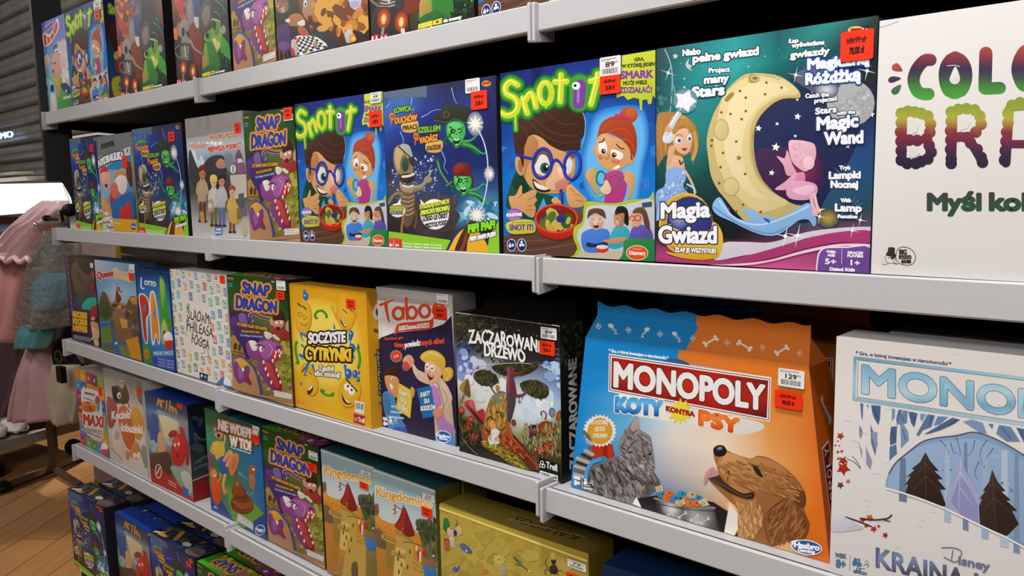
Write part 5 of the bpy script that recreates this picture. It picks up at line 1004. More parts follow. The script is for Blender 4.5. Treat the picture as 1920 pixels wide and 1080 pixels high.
    a.t('Kingdomino', 478, 400, 945, 512, 82, 'e8b058', b=3.4, o=((7, 'f0e4c4'),), grad=['d89838', 'f0cc80'])
    a.l('446,186 980,372', 6, 'd8f4fc', sm=False); a.p('1180,380', 'fff') if 0 else None
def art_gold(a):
    a.grid(['b0983c c0a848 b8a044 b49c40 a89038', 'b8a044 c4ac4c b8a044 b8a048 a48c38', 'b89e44 bca448 b49c44 b09844 9c8434', 'b09840 b49c44 b09840 a89040 988030'])
    a.z(820, 920, 5.647)
    a.dots('30,200 1400,760 1400,1500 40,1500', 150, 34, 'b8a248 b29a42 bca64c b49e46 ae963f', 3, 1.6); a.dots('100,300 1300,800 1300,1400 100,1400', 24, 40, 'aa923e bea84e', 8, 1.6)
    a.l('25,180 1440,690 1580,740', 22, 'f0dc70', sm=False); a.l('25,195 1440,705', 6, 'b89a40', sm=False)
    a.s('70,300 100,285 130,340 130,400 90,430 65,380', '2a7a3c'); a.l('75,380 95,430 105,445', 8, '1c4a20'); a.s('110,400 150,385 180,420 190,470 140,490 110,450', 'd8b8a0'); a.s('190,420 230,370 270,420 265,460 220,475 195,460', 'd8b08c'); a.s('175,430 200,415 215,450 195,480 178,460', '333648'); a.l('200,370 215,340 195,295', 8, '4a3424', w2=3); a.l('135,395 170,410', 8, '8a5a40')
    a.s('70,510 130,520 128,630 82,620', 'b0603c'); a.l('80,505 90,525 110,510 125,530', 8, '7c4024'); a.s('135,490 190,500 180,560 200,600 150,590 140,540', 'c8bcb0'); a.s('240,565 280,555 330,590 370,640 360,670 300,650 250,610', '5a6494'); a.e(310, 635, 12, 10, 'd0d4e0')
    a.s('160,820 190,800 205,820 240,780 240,820 210,855 175,845', '4a68b8'); a.l('205,820 200,855', 4, '222'); a.s('480,840 520,825 550,870 500,880', 'd07830'); a.s('660,830 690,780 720,800 730,860 700,900 660,890', 'b0a484'); a.l('690,800 740,790', 6, '8a7c5c')
    for i in range(8): t = i * PI / 4; a.e(660 + 40 * math.cos(t), 730 + 34 * math.sin(t), 26, 16, 'd0bc60', rot=math.degrees(t))
    a.l('820,705 870,765 960,840', 20, '2a6a3c', w2=10); a.l('850,730 905,760', 8, '2a6a3c'); a.l('830,775 880,790', 10, '2a6a3c'); a.e(978, 848, 14, 9, 'e8e0d0')
    a.s('1205,735 1230,720 1260,735 1245,780 1220,775', '2a2624'); a.s('1190,810 1215,785 1255,785 1280,840 1260,880 1200,870', '2e2a28'); a.s('1205,660 1245,655 1255,720 1210,725', 'c0a850')
    for q in ('1195,850 1160,830 1140,860 1160,890', '1215,870 1190,900', '1240,875 1250,905', '1265,860 1310,840 1335,870', '1160,720 1145,770 1180,820', '1265,870 1290,900'): a.l(q, 6, '3a322c')
    a.l('820,640 880,630 960,690', 4, '8a7430'); a.l('460,560 520,600 470,640', 4, '98803a')
def top_gold(a):
    a.grid(['6a5820 7a6828 5c4c1c', '8a7830 8c7a34 6a5824'])
    vs, tris, loops, wd = text_shape('KALEIDOS')
    f = lambda v: (860 - v[0] / wd * 400, 120 + v[1] * 90)
    a.k += 1
    for t in tris: a.face([f(vs[j]) for j in t], col('4a1c18'))
    a.l('440,200 880,110', 12, 'b0a068', sm=False)
def art_blue(a): a.grid(['0c2e5c 0c2c58 0a2850', '0e3468 0d3060 0b2a54']); a.z(1140, 1040, 1); a.e(1190, 1110, 40, 20, '0a2244')

def art_witch(a):
    a.grid(['3a1c14 5a2c1c 3a2a3c 1c1c1c 141414 3a2018', '6a2818 8a3c20 5a4a6c 1a1c1c 161818 7a3820', '7a3018 6a3020 9a8c9c 1c1e1e 181a1a 6a301c', '2a1614 4a2418 7c3420 2c3a20 182418 1a1c1a', '1a1414 2c1c18 6a2a18 3c5a24 1c3a1c 141816', '141212 201614 5a2814 345024 1a301c 121614', '100f0f 181312 2a1a14 24381c 16241a 101412'])
    a.z(0, 0, 1); q0 = [(333, 158), (438, 137), (424, -105), (318, -60)]
    h = homography(q0, UNIT); a.h = h; a.z(180, 0, 5.4)
    a.dots('760,-300 1000,-320 1000,330 770,330', 70, 20, '9a3018 c84a20 6a2c1c b85c30 d88048', 3, 1.8, .6, rot=80); a.s('800,-40 880,0 900,120 860,140 810,60', 'b82c1c')
    a.s('980,-60 1060,-80 1060,140 1010,130 990,40', '2c4478'); a.s('985,100 1000,160 1050,170 1050,280 1010,240', 'c8c4cc'); a.s('940,40 980,60 1000,200 960,240 930,160', '8a8484')
    a.s('780,300 800,270 830,330 825,390 795,380', 'd87838'); a.s('970,300 1080,300 1090,600 1010,640 960,480', '7a2c18')
    # skeleton with lanterns
    a.s('850,260 870,205 910,190 945,220 950,300 935,360 900,390 865,370 845,320', '8c8c84'); a.e(888, 312, 18, 46, '1a1816'); a.e(932, 325, 13, 26, '1a1816'); a.s('880,380 950,370 955,430 900,450 870,420', '8a8478')
    a.s('860,440 940,430 990,520 1000,600 940,640 850,590', '3a3430')
    for i in range(6): a.l([(868, 460 + i * 24), (905, 478 + i * 22), (945, 458 + i * 24)], 10, 'a8a498')
    a.l('905,450 915,560', 12, 'c0bcb0'); a.l('965,400 1000,470 1050,510 1090,530', 20, '9c988c', w2=10); a.l('850,450 800,490 820,540 860,580', 18, '6a645c'); a.s('740,420 780,400 800,440 790,490 750,500', '4a5c8c')
    a.s('840,590 960,600 1010,640 1040,780 980,820 840,790 820,700', '2a2220')
    for x, y in ((890, 670), (990, 700)): a.e(x, y, 40, 82, 'e86020', '5a2014'); a.e(x, y + 5, 15, 38, 'ffe8b0', 'f08830')
    a.l('890,740 885,800', 16, '8a8078'); a.l('1000,760 1010,820', 22, 'd8c4b4')
    # hooded green witch
    a.s('1050,180 1060,80 1110,-40 1180,-120 1260,-60 1340,60 1390,200 1400,420 1420,740 1100,800 1100,420 1060,280', '1a1e1c'); a.s('1050,180 1070,80 1120,-10 1170,0 1190,120 1180,230 1110,330 1070,280', '4a4440'); a.s('1085,150 1120,60 1160,60 1170,180 1120,260', '7a7068')
    for q in ('1230,0 1290,40 1340,130', '1215,110 1250,120 1275,180', '1260,-60 1320,20'): a.l(q, 16, '1c8a68', w2=3)
    a.s('1110,340 1170,290 1200,260 1190,180 1270,200 1280,270 1300,370 1270,480 1240,520 1200,420 1120,400', '8aa838'); a.s('1115,345 1180,290 1190,360 1150,400', '5a9c34'); a.e(1140, 348, 20, 30, '16200f'); a.s('1190,195 1265,205 1260,330 1225,345 1200,290', '4c9430'); a.s('1190,200 1230,215 1225,290 1200,270', '14200f'); a.e(1310, 290, 26, 46, '9a948c'); a.l('1185,185 1220,190 1275,205', 9, 'c8c0b4'); a.e(1218, 408, 10, 16, '141410'); a.s('1200,380 1240,400 1235,510 1215,470', 'd8d090'); a.s('1225,400 1280,430 1250,490', 'c8cc4c')
    a.s('1120,420 1200,420 1240,520 1270,560 1260,700 1100,720 1090,600', '2f7a2c'); a.s('1110,440 1140,460 1160,700 1100,720', '7a9c38'); a.s('1090,560 1130,560 1150,640 1095,680', 'a8883c'); a.s('1290,360 1340,400 1380,470 1390,580 1340,560 1280,520', '3c9434')
    for q in ('1340,540 1300,560 1295,600', '1350,550 1335,590 1340,620', '1370,560 1375,600 1385,610'): a.l(q, 13, '4ca83c', w2=6)
    a.s('1100,680 1180,640 1250,690 1260,720 1110,750', '245c24'); a.dots('1260,520 1400,560 1400,740 1250,760', 30, 12, '1a3a1c 142818 224c24', 3, 2)
    a.t('POKONAJ', 1090, 762, 1160, 742, 34, 'e0d040', b=3, o=((3, '222'),)); a.t('ICE', 1170, 742, 1216, 730, 34, 'e0d040', b=3, o=((3, '222'),)); a.t('do trumny', 1226, 728, 1322, 706, 24, 'e8e4e0', b=2); a.t('i odgadnij, jak najwięcej razy!', 1085, 800, 1380, 742, 22, 'e8e4e0', b=1.6)
    for x in (822, 874): a.p([(x, 790), (x + 42, 780), (x + 44, 850), (x + 2, 862)], 'c8201c'); a.l([(x + 10, 800), (x + 12, 830), (x + 32, 825), (x + 32, 797)], 8, 'f4f0f0'); a.t('1-4', x + 10, 852, x + 34, 848, 13, 'f4f0f0', b=1)
def art_wolf(a):
    a.grid(['3a2a1c 4a3420 6a4420 8a5c24 5a3418', '2a3a18 4a3420 8a5a28 b8842c 6a3c18', '24401a 3a3a20 9a6a34 d09a34 8a4c1c', '203818 3c3024 6a4a2c a86420 7a3c18', '24201c 2c2420 3a2a20 5a3418 3a2014', '1a1614 1c1816 1c1714 241812 18110e'])
    a.z(430, 0, 6.857)
    a.s('580,-300 900,-320 780,-20 800,120 640,160 570,60', '2c4a1c'); a.s('570,0 640,-60 740,-20 760,100 700,160 630,140', '8a6450'); a.dots('590,-10 740,0 740,140 640,140', 14, 20, 'a87c64 7a5444 c09878', 3)
    a.s('880,-300 1300,-320 1240,0 1150,200 1080,260 980,200 900,60', '6a4a34'); a.s('940,140 980,-100 1040,-140 1090,-40 1110,140 1070,270 1000,250', 'a87c5c'); a.s('1010,200 1060,200 1070,260 1040,290 1015,260', '5a1c18'); a.e(1052, 340, 22, 28, 'c82c24'); a.e(978, 40, 22, 46, 'c8d0d8'); a.e(980, 50, 10, 22, '2a3a5a'); a.s('740,260 800,180 900,170 960,230 970,310 880,330 780,320', 'a86c3c'); a.s('720,250 770,230 780,280 730,270', 'd8d0c8'); a.s('880,280 960,250 970,320 900,320', 'd8d4cc')
    a.l('1200,-40 1260,60 1210,160 1170,320', 60, '2a2220', w2=40); a.s('1030,380 1180,330 1250,440 1350,500 1360,620 1200,600 1100,500', '2e3038')
    for i in range(5): a.l([(1080 + i * 70, 60 + i * 20), (1240 + i * 80, 200 + (i % 2) * 60)], 70, ['c88830', '8a4c1c', 'd09a3c', '7a4018', 'b8742c'][i])
    a.dots('1150,40 1780,0 1780,320 1180,420', 40, 60, 'c07c28 8a4c1c a8642c d0983c 6a3818', 6, 1.8)
    a.s('610,360 700,300 770,300 790,440 800,600 720,680 620,650 610,500', '4a2a5a'); a.s('640,540 720,520 780,560 740,640 650,620', '6a4478')
    a.s('880,340 960,340 1030,440 950,470 900,420', 'a05c34'); a.s('920,390 950,400 965,500 930,510', 'c8342a')
    q = [(840, 470), (1080, 455), (1265, 600), (860, 705)]; a.s(q[:1] + [(960, 455)] + q[1:2] + [(1190, 510)] + q[2:3] + [(1060, 660)] + q[3:], 'e4e0dc', n=2)
    for i in range(9):
        for j in range(7):
            if (i + j) % 2: continue
            u, v = i / 9, j / 7; f = lambda u, v: ((q[0][0] * (1 - u) + q[1][0] * u) * (1 - v) + (q[3][0] * (1 - u) + q[2][0] * u) * v, (q[0][1] * (1 - u) + q[1][1] * u) * (1 - v) + (q[3][1] * (1 - u) + q[2][1] * u) * v)
            a.p([f(u, v), f(u + 1 / 9, v), f(u + 1 / 9, v + 1 / 7), f(u, v + 1 / 7)], '23242e')
    a.s('800,520 850,500 880,600 870,700 810,680', 'b4ada4'); a.s('790,600 830,620 850,700 810,710', 'a8343a'); a.e(1110, 565, 24, 42, 'a87c50'); a.e(990, 635, 22, 36, '8a6840'); a.s('890,480 920,490 880,540 860,530', 'b83a30')
    a.e(1405, 400, 28, 72, 'd88a2c'); a.e(1395, 400, 16, 50, 'a85c1c'); a.s('1450,370 1500,335 1560,370 1630,480 1620,530 1520,545 1480,450', 'd8882c'); a.s('1510,390 1560,370 1590,420 1530,470 1490,450', 'b4b8b4'); a.s('1490,450 1540,460 1550,540 1510,545', 'a8b0b0'); a.e(1600, 500, 30, 30, 'f0b048'); a.e(1500, 395, 10, 10, '6a3c14')
    a.p('800,745 1340,620 1830,540 1900,600 700,880 640,800', '17130f'); a.l('650,640 660,800', 20, '6a3a1c'); a.l('740,640 780,760', 22, '2a3450'); a.l('700,640 720,780', 16, '8a4a24')
    a.p('1380,-40 1720,-80 1690,80 1620,130 1560,90 1540,10', 'b8b0cc')
    for y in (30, 55, 80): a.l([(1570, y + 8), (1670, y - 6)], 6, '5a5470', sm=False)
def art_sheep(a):
    a.grid(['6a6cc8 6468c4 7074c8', '6a74cc 7078c8 8084cc', '6c90d4 7a98d0 8a9ccc', '8cb4dc 8cb0d8 a4b4cc', '88b88c 8ab480 7cac8c', '50b4c8 5ca858 4c9c4c', '4a90b8 4a9c3c 3c8c34'])
    a.z(0, 0, 4.5)
    a.s('330,300 350,285 385,300 420,270 450,200 465,160 485,170 488,240 460,300 420,360 380,395 350,405 335,370', 'f0e8e4'); a.s('340,310 355,300 385,320 425,280 455,200 470,185 478,235 450,300 415,350 375,385 350,390', 'd8501c'); a.t('BRR BARANEK', 355, 275, 430, 215, 32, '8a4a8c', b=3, o=((4, 'f0e8f0'),))
    for q in ('370,325 372,380', '400,310 410,350', '432,275 445,300'): a.l(q, 6, 'f0e8e4', sm=False)
    a.dots('470,330 540,310 600,440 620,620 560,720 500,640 520,500', 60, 26, 'e4d8d4 dccccc ece4e0 d4c4c4', 3); a.s('425,490 460,450 500,470 520,560 480,650 440,630 415,570', 'e0a898'); a.s('405,460 430,470 425,500', 'd89890'); a.s('500,470 525,480 520,560 500,570', 'e4c8b4'); a.e(448, 540, 7, 10, '2a2020'); a.e(423, 545, 5, 9, '2a2020'); a.s('425,600 440,600 440,620 430,620', '6a2c28'); a.e(462, 435, 14, 18, 'f0ece8'); a.e(465, 440, 6, 9, '222'); a.l('440,420 455,390 470,400', 8, '3a2a2a')
    a.s('430,670 490,660 500,740 490,820 470,800 460,720', 'd8a83c'); a.s('340,500 380,470 400,540 350,590', 'd8c0a0'); a.s('500,720 560,700 600,760 560,790', '2c4a6a')
    a.s('350,700 400,680 450,730 470,850 460,950 350,960', '8ccce0'); a.e(422, 750, 18, 34, '2a2e38'); a.e(367, 760, 12, 34, '2a3440'); a.s('410,790 450,810 460,920 400,930', 'e4d0c8'); a.s('355,800 385,800 400,940 350,950', '5a9cc0'); a.p('525,815 605,795 605,815 525,835', 'c8d4cc'); a.e(555, 765, 8, 14, 'd0dcd0')
def art_plumber(a):
    a.grid(['6a6c70 707074 6c6c70', '8a98a8 7a90a8 a0a8b0', '9cb4cc 90acc8 a8b4c0', '84b0d8 90b4d4 6a90b8', '8cacd0 3a78b8 284c80', '7098c0 2c64a8 20406c', 'c8a890 2a5ca0 1c3c68'])
    a.z(120, 230, 4.908)
    a.p('330,140 640,80 640,210 335,310', '74767a'); a.p('400,420 560,260 640,220 640,360 520,420', '2c84bc'); a.s('600,360 640,360 650,560 620,560 590,450', '5a3020')
    a.s('360,460 375,400 410,395 430,430 425,460', 'c83a24'); a.s('365,460 400,440 440,450 450,520 420,600 395,600 370,540', 'e8a890'); a.s('395,560 420,550 415,590', '5a1c1c')
    a.s('480,490 500,440 540,425 575,440 585,490 520,500', 'd88a28'); a.s('490,520 530,470 580,480 600,540 580,630 540,640 510,590', 'e4dcd4'); a.s('455,560 500,540 520,640 480,720 445,690', 'd86a50'); a.s('445,640 480,690 560,650 590,610 570,680 520,700 450,740', 'b02c24'); a.s('450,740 560,660 640,640 660,870 470,880', '2464ac')
    a.s('530,770 580,760 590,710 620,720 635,870 540,880', 'c8302c'); a.s('360,670 400,690 450,780 450,880 370,860', 'd8985c'); a.s('370,880 460,860 470,1000 380,990', 'c8ccd8'); a.dots('380,800 450,820 460,980 380,980', 24, 14, 'e4e4ec 4a6aa8 c87848 d8d8e0', 3)
    a.p('460,870 690,880 695,1005 470,990', 'e0a420'); a.e(652, 945, 24, 34, '3a64ac'); a.t('Gaming', 634, 952, 670, 954, 13, 'f0f0f4', b=1); a.t('tekst gry', 480, 920, 540, 922, 14, 'f0d890', b=1)
    a.t('POTWOR', 375, 235, 490, 200, 44, '3a3428', b=4); W = lambda t: 1
    a.t('HYDRAULIKA', 345, 405, 570, 325, 70, 'f0eeee', b=4, o=((8, '1c1c20'),), bend=22)
    a.p('575,230 630,210 632,280 580,300', 'd8d4d0'); a.l('600,230 615,265', 6, '222', sm=False); a.l('615,235 600,265', 6, '222', sm=False)
def art_journey(a):
    a.grid(['8c8884 949088 8c8880', 'a8a49c a09c94 989490', 'c8d0d8 c0c8d0 b8bcc4', '8cb0d4 6a788c a0a8b4', '4a5460 34322f 5a5a60', '4a4844 2e2a28 4a4448', '8a8480 4a4440 7a7478', 'bcb6b0 a8a29c b8b4b0', 'cac6c2 c8c4c0 ccc8c4'])
    a.z(120, 230, 4.908)
    a.s('1150,300 1200,260 1240,350 1260,300 1300,380 1220,420', 'dce4ec'); a.s('1150,300 1170,260 1210,360 1250,420 1330,330 1400,300 1480,320 1500,480 1420,560 1180,560', '3a3c3e'); a.s('1400,380 1440,330 1490,360 1490,410 1430,420', 'c08470'); a.s('1480,300 1530,280 1560,320 1550,400 1500,420', '7c8490')
    a.s('1580,300 1610,245 1640,290 1650,350 1590,350', '7a4a68'); a.s('1560,370 1650,350 1670,460 1600,470', '8a5474'); a.s('1600,520 1690,500 1700,600 1620,600', '8a4a70'); a.p('1600,330 1640,330 1650,360 1605,370', 'd8d4cc'); a.p('1530,480 1680,470 1690,680 1560,700', 'c4bcac'); a.e(1560, 425, 26, 40, 'd8d8d4'); a.l('1560,400 1560,450', 8, '333')
    def man(x, y, s, hair, face, coat, leg, hat=None):
        a.s([(x - 26 * s, y + 90 * s), (x, y + 70 * s), (x + 30 * s, y + 90 * s), (x + 38 * s, y + 220 * s), (x + 20 * s, y + 300 * s), (x - 30 * s, y + 290 * s), (x - 40 * s, y + 200 * s)], coat); a.l([(x - 14 * s, y + 280 * s), (x - 16 * s, y + 430 * s)], 26 * s, leg); a.l([(x + 16 * s, y + 280 * s), (x + 22 * s, y + 430 * s)], 26 * s, leg)
        a.l([(x - 34 * s, y + 110 * s), (x - 46 * s, y + 190 * s), (x - 10 * s, y + 210 * s)], 20 * s, coat); a.l([(x + 32 * s, y + 110 * s), (x + 46 * s, y + 190 * s), (x + 12 * s, y + 215 * s)], 20 * s, coat); a.e(x - 16 * s, y + 440 * s, 20 * s, 12 * s, '3a2c24'); a.e(x + 26 * s, y + 440 * s, 20 * s, 12 * s, '3a2c24')
        a.s([(x - 28 * s, y + 10 * s), (x, y - 8 * s), (x + 28 * s, y + 10 * s), (x + 22 * s, y + 60 * s), (x, y + 88 * s), (x - 20 * s, y + 60 * s)], face); a.s([(x - 34 * s, y + 20 * s), (x - 30 * s, y - 30 * s), (x, y - 48 * s), (x + 32 * s, y - 28 * s), (x + 34 * s, y + 20 * s), (x + 10 * s, y - 2 * s), (x - 10 * s, y + 6 * s)], hat or hair); a.e(x - 8 * s, y + 30 * s, 4 * s, 6 * s, '222'); a.e(x + 12 * s, y + 30 * s, 4 * s, 6 * s, '222')
    man(1275, 440, 1.05, '4a2c1c', 'c07c4c', 'b8a078', '6a3a2c', '7a2c28'); man(1380, 520, .95, 'e8cc50', 'e0b890', 'c8c4b8', '6c6a3c'); man(1455, 510, .98, '2c241e', 'c88c60', 'b8b8b8', '5c6c94'); man(1550, 610, .88, '8a3424', 'dca884', 'c8a450', '8a4a34', '9c4a34')
    a.s('1520,740 1590,730 1640,860 1600,920 1530,900', 'c8a450'); a.s('1600,780 1640,800 1640,870 1600,880', '8a6a3c'); a.s('1330,720 1370,700 1380,800 1330,820', 'b89c80'); a.e(1350, 760, 18, 22, 'e0d4c4'); a.l('1270,830 1280,900', 40, 'b8944c')
    a.p('1390,950 1465,945 1462,1025 1398,1030', '4a74a8'); a.t('WIEK', 1400, 985, 1455, 983, 20, 'e0e8f0', b=1.5); a.t('GRACZY', 1398, 1012, 1456, 1010, 16, 'e0e8f0', b=1.2); a.s('1640,960 1680,930 1690,1020 1660,1040', 'c0b080'); a.p('1610,650 1660,640 1665,780 1620,785', '5a5a5c'); a.p('1630,780 1690,780 1690,850 1630,850', '6a6a6e')
    a.dots('1160,200 1460,180 1470,200 1180,240', 26, 8, 'f4f2ee fffdf8', 5, 1.6); a.s('1150,205 1300,190 1310,225 1200,240', 'd8a898')
    a.t('NA KOŃCU PRZYGODY', 1350, 155, 1632, 128, 42, 'c87c58', b=2, o=((4, 'd0ccc4'),)); a.t('PIERWSZA PODRÓŻ', 1330, 272, 1632, 228, 44, 'd0502c', b=2.5, o=((4, 'e8e4dc'),)); a.p('1130,0 1640,-100 1640,60 1130,150', '94908a')
    a.t('NA KOŃCU', 1420, 60, 1560, 45, 36, 'a8887c', b=1.5)
def art_poo(a):
    a.grid(['3a5a40 345a48 2c4a68', '3c7a48 2c6a58 205a8c', '4a9060 2c7c68 1c64a8', '3c8858 2c786c 1868b4', '2c7848 3a7c40 1c64a8', '4c8a38 5a9038 2060a0', '2a4c80 5c9838 24528c', '264680 6aa03c 284a84'])
    a.z(360, 740, 4)
    a.p('140,860 330,960 560,1080 560,920 480,920 300,960', '28508c')
    a.p('270,700 350,720 480,830 555,900 470,950 400,1000 330,960 290,850', '6a9c38'); a.p('140,740 200,760 330,960 340,985 150,900', '2a4a88'); a.p('470,950 560,890 568,1080 400,1000', '264c8c')
    a.s('200,340 170,300 175,250 220,230 250,260 240,310 225,345', 'e0a070'); a.s('160,270 170,230 215,220 235,250 200,245', 'c84a20'); a.s('165,280 215,262 218,285 175,298', '3c8c9c'); a.s('190,310 215,305 210,335', '4a1414'); a.s('150,380 200,355 240,370 255,430 240,480 195,500 175,460', 'dcb840'); a.l('160,385 150,430 200,465', 20, 'e0a070'); a.l('245,385 255,340 250,320', 14, 'e0a070'); a.s('195,500 245,470 265,520 270,610 240,610 215,560', '3458a0'); a.l('250,500 290,440 300,470 270,540', 26, 'e0a070'); a.l('255,610 240,680 255,740', 24, 'e0a070', w2=16); a.s('290,470 350,455 360,510 325,600 300,615 285,560', 'd8804c'); a.s('310,500 340,490 330,560 310,570', 'c86c3c'); a.e(255, 735, 16, 22, 'd88c5c')
    a.s('120,450 150,460 160,520 130,560 115,520', '8a4a5c'); a.s('130,560 170,550 195,600 185,640 150,640', 'a85a34'); a.e(168, 600, 26, 34, 'd88c5c'); a.s('150,640 205,640 225,700 220,800 190,830 160,780', 'd8501c'); a.l('200,660 225,620 215,600', 14, 'd88c5c'); a.e(176, 612, 9, 8, 'f4f0ec')
    a.s('330,590 345,582 350,650 385,690 415,730 420,760 460,800 468,860 430,895 370,895 310,860 300,800 320,770 305,740 315,690 330,650', '7c3a18'); a.s('335,600 345,660 400,720 390,760 330,765 318,730', '94481f'); a.s('315,800 400,820 455,800 460,850 420,880 340,865', '9a4c22'); a.l('335,770 390,780 430,760', 9, '5a2810'); a.l('312,820 370,870 440,860', 8, '5a2810'); a.e(350, 680, 12, 22, 'b06a3a')
    a.s('430,570 450,540 485,560 490,600 470,620 440,600', '9c5a34'); a.e(470, 575, 10, 8, 'f0ece8'); a.s('440,610 475,620 485,680 465,720 440,690', 'b06c40'); a.l('450,700 470,720', 12, 'b06c40'); a.l('365,600 430,650', 24, '5a8cc0', w2=6); a.ring(445, 740, 22, 20, 5, '7ab0d8', a0=0, a1=180)
    a.p('355,890 468,965 468,1015 345,945', 'd0ccc4'); a.t('WARNING', 390, 935, 440, 968, 10, '666')
    oval_mark(a, 518, 1012, 36, 40, 30); a.t('8+', 170, 850, 200, 862, 16, 'c8ccec', b=1)
    a.t('NIE WDEPNIJ', 205, 268, 500, 370, 74, 'ece4dc', b=4, o=((9, 'b06a3c'), (14, '2a2420'))); a.t('W TO!', 295, 395, 450, 445, 78, 'ece4dc', b=4, o=((9, 'b06a3c'), (14, '2a2420')))
    a.p('292,395 460,445 455,470 290,415', '2a5a78'); a.t('nowa niesmaczna gra', 298, 412, 455, 464, 14, 'e0e4e8', b=.8)
def art_cauldron(a):
    a.grid(['4a3c30 5a4a38 584838', '4c3e30 66543e 605040', '46382c 5c4a38 5c4034', '3c2c30 4c5a58 3c6068', '34204a 3a2a4c 4c3050', '2e1c48 3a2450 5a3c48', '281a3c 2c2040 3c2c34'])
    a.z(0, 430, 4)
    a.l('515,200 525,330 540,500 550,640', 16, '6a4a7c', sm=False)
    for i in range(9): a.star(522 + i * 3, 230 + i * 45, 8, 3, 4, 'c87858')
    a.s('560,260 640,240 690,280 680,420 600,480 560,400', '6a5844'); a.s('600,240 700,240 690,330 640,320', '4a3c30'); a.l('600,330 640,420 690,400', 14, '5a4838'); a.s('620,590 650,530 700,510 745,520 730,570 700,600', '3caa98'); a.s('690,600 715,570 735,600 720,680 690,690', 'a82c34'); a.e(705, 670, 14, 14, 'd8a880'); a.s('690,400 720,430 715,480 690,470', '8a2c44')
    for i, s in enumerate(('HOCKUS', 'POCKUS', 'HYPES')): a.t(s, 555, 650 + i * 54, 658, 668 + i * 54, 44, 'e8b838', b=4, o=((4, '6a3c14'),))
    a.s('690,720 720,700 750,730 755,790 735,840 705,820', 'd8b088'); a.s('685,715 700,690 755,720 755,760 720,745', 'c89868'); a.p('705,830 745,845 745,890 715,880', 'd8b088')
    for y in (795, 806, 818): a.l([(555, y), (680, y + 30)], 5, 'b0a8b8', sm=False)
    a.l('690,835 705,815', 10, 'c8d0d8'); a.p('688,255 712,260 712,295 690,290', 'd8d4cc'); a.p('700,320 716,325 716,370 702,365', 'e04020')
def art_castle(a):
    a.grid(['c4c8cc 8cb4d4 6a9cc8', 'b8c0c8 98a8b8 4c8cc4', '6a98c0 8cb0d0 7ca8d0', '6c9cc4 b8ccd8 8cb4d4', '5a8cb8 a8bccc 5a88b0', '6a6a50 8a7460 5a6a80', '5a6a40 6a5038 5a4c44', '3a6a98 7a5c38 4c4a4c', '5c7a38 4a6a90 8a6a38', '5a7a34 7a8038 b88028'])
    a.z(0, 430, 4)
    a.s('850,300 880,290 900,310 960,320 1000,300 1000,400 920,380 860,370', 'd0b48c'); a.t('Queen', 732, 372, 855, 352, 52, 'c83430', b=3, o=((4, 'e4e0dc'),)); a.t('domino', 880, 365, 985, 400, 40, 'd8c09c', b=2)
    a.s('745,560 770,470 800,480 830,540 860,570 870,620 800,680 745,640', '6a5034'); a.s('800,490 830,540 880,580 850,590', 'b88430'); a.s('750,540 780,520 830,600 820,670 750,640', '44542c'); a.s('950,580 990,500 1050,530 1070,600 1060,700 960,680', '6a5238'); a.s('980,520 1020,510 1060,560 1000,560', 'c08c34')
    a.s('870,530 880,430 890,470 915,520 890,570 880,620', '8c2a2c'); a.p('880,430 877,405 882,405', '3a3030'); a.s('885,430 905,440 905,460 930,470 900,470', 'a8323c'); a.dots('860,560 960,580 1050,740 900,760', 40, 14, '7a5a40 9a7448 5c4434 b08c54 c89c50', 3, 1.4)
    a.s('850,620 920,600 960,700 1000,780 990,830 900,830 870,740', '8a6444'); a.p('900,660 960,680 960,740 920,740', 'c8a050'); a.p('740,700 830,690 880,900 800,880 750,760', '3a6aa8'); a.p('760,740 830,720 850,850 770,850', '6a8438'); a.p('870,860 940,880 960,980 900,960', '7a8438'); a.p('945,830 1040,800 1065,985 990,960', 'd08c24'); a.p('850,870 880,850 920,960 880,950', '3068b4'); a.e(875, 855, 10, 10, 'e4e0d8'); a.p('750,860 840,860 850,900 770,890', '6a6248'); a.p('1010,450 1075,470 1075,900 1050,800 1000,600', '7a98b8') if 0 else None
    a.l('750,700 830,690', 8, '4a90c8'); a.p('970,270 1012,262 1012,330 975,335', 'e8e4e0'); a.star(990, 295, 18, 6, 5, '222')
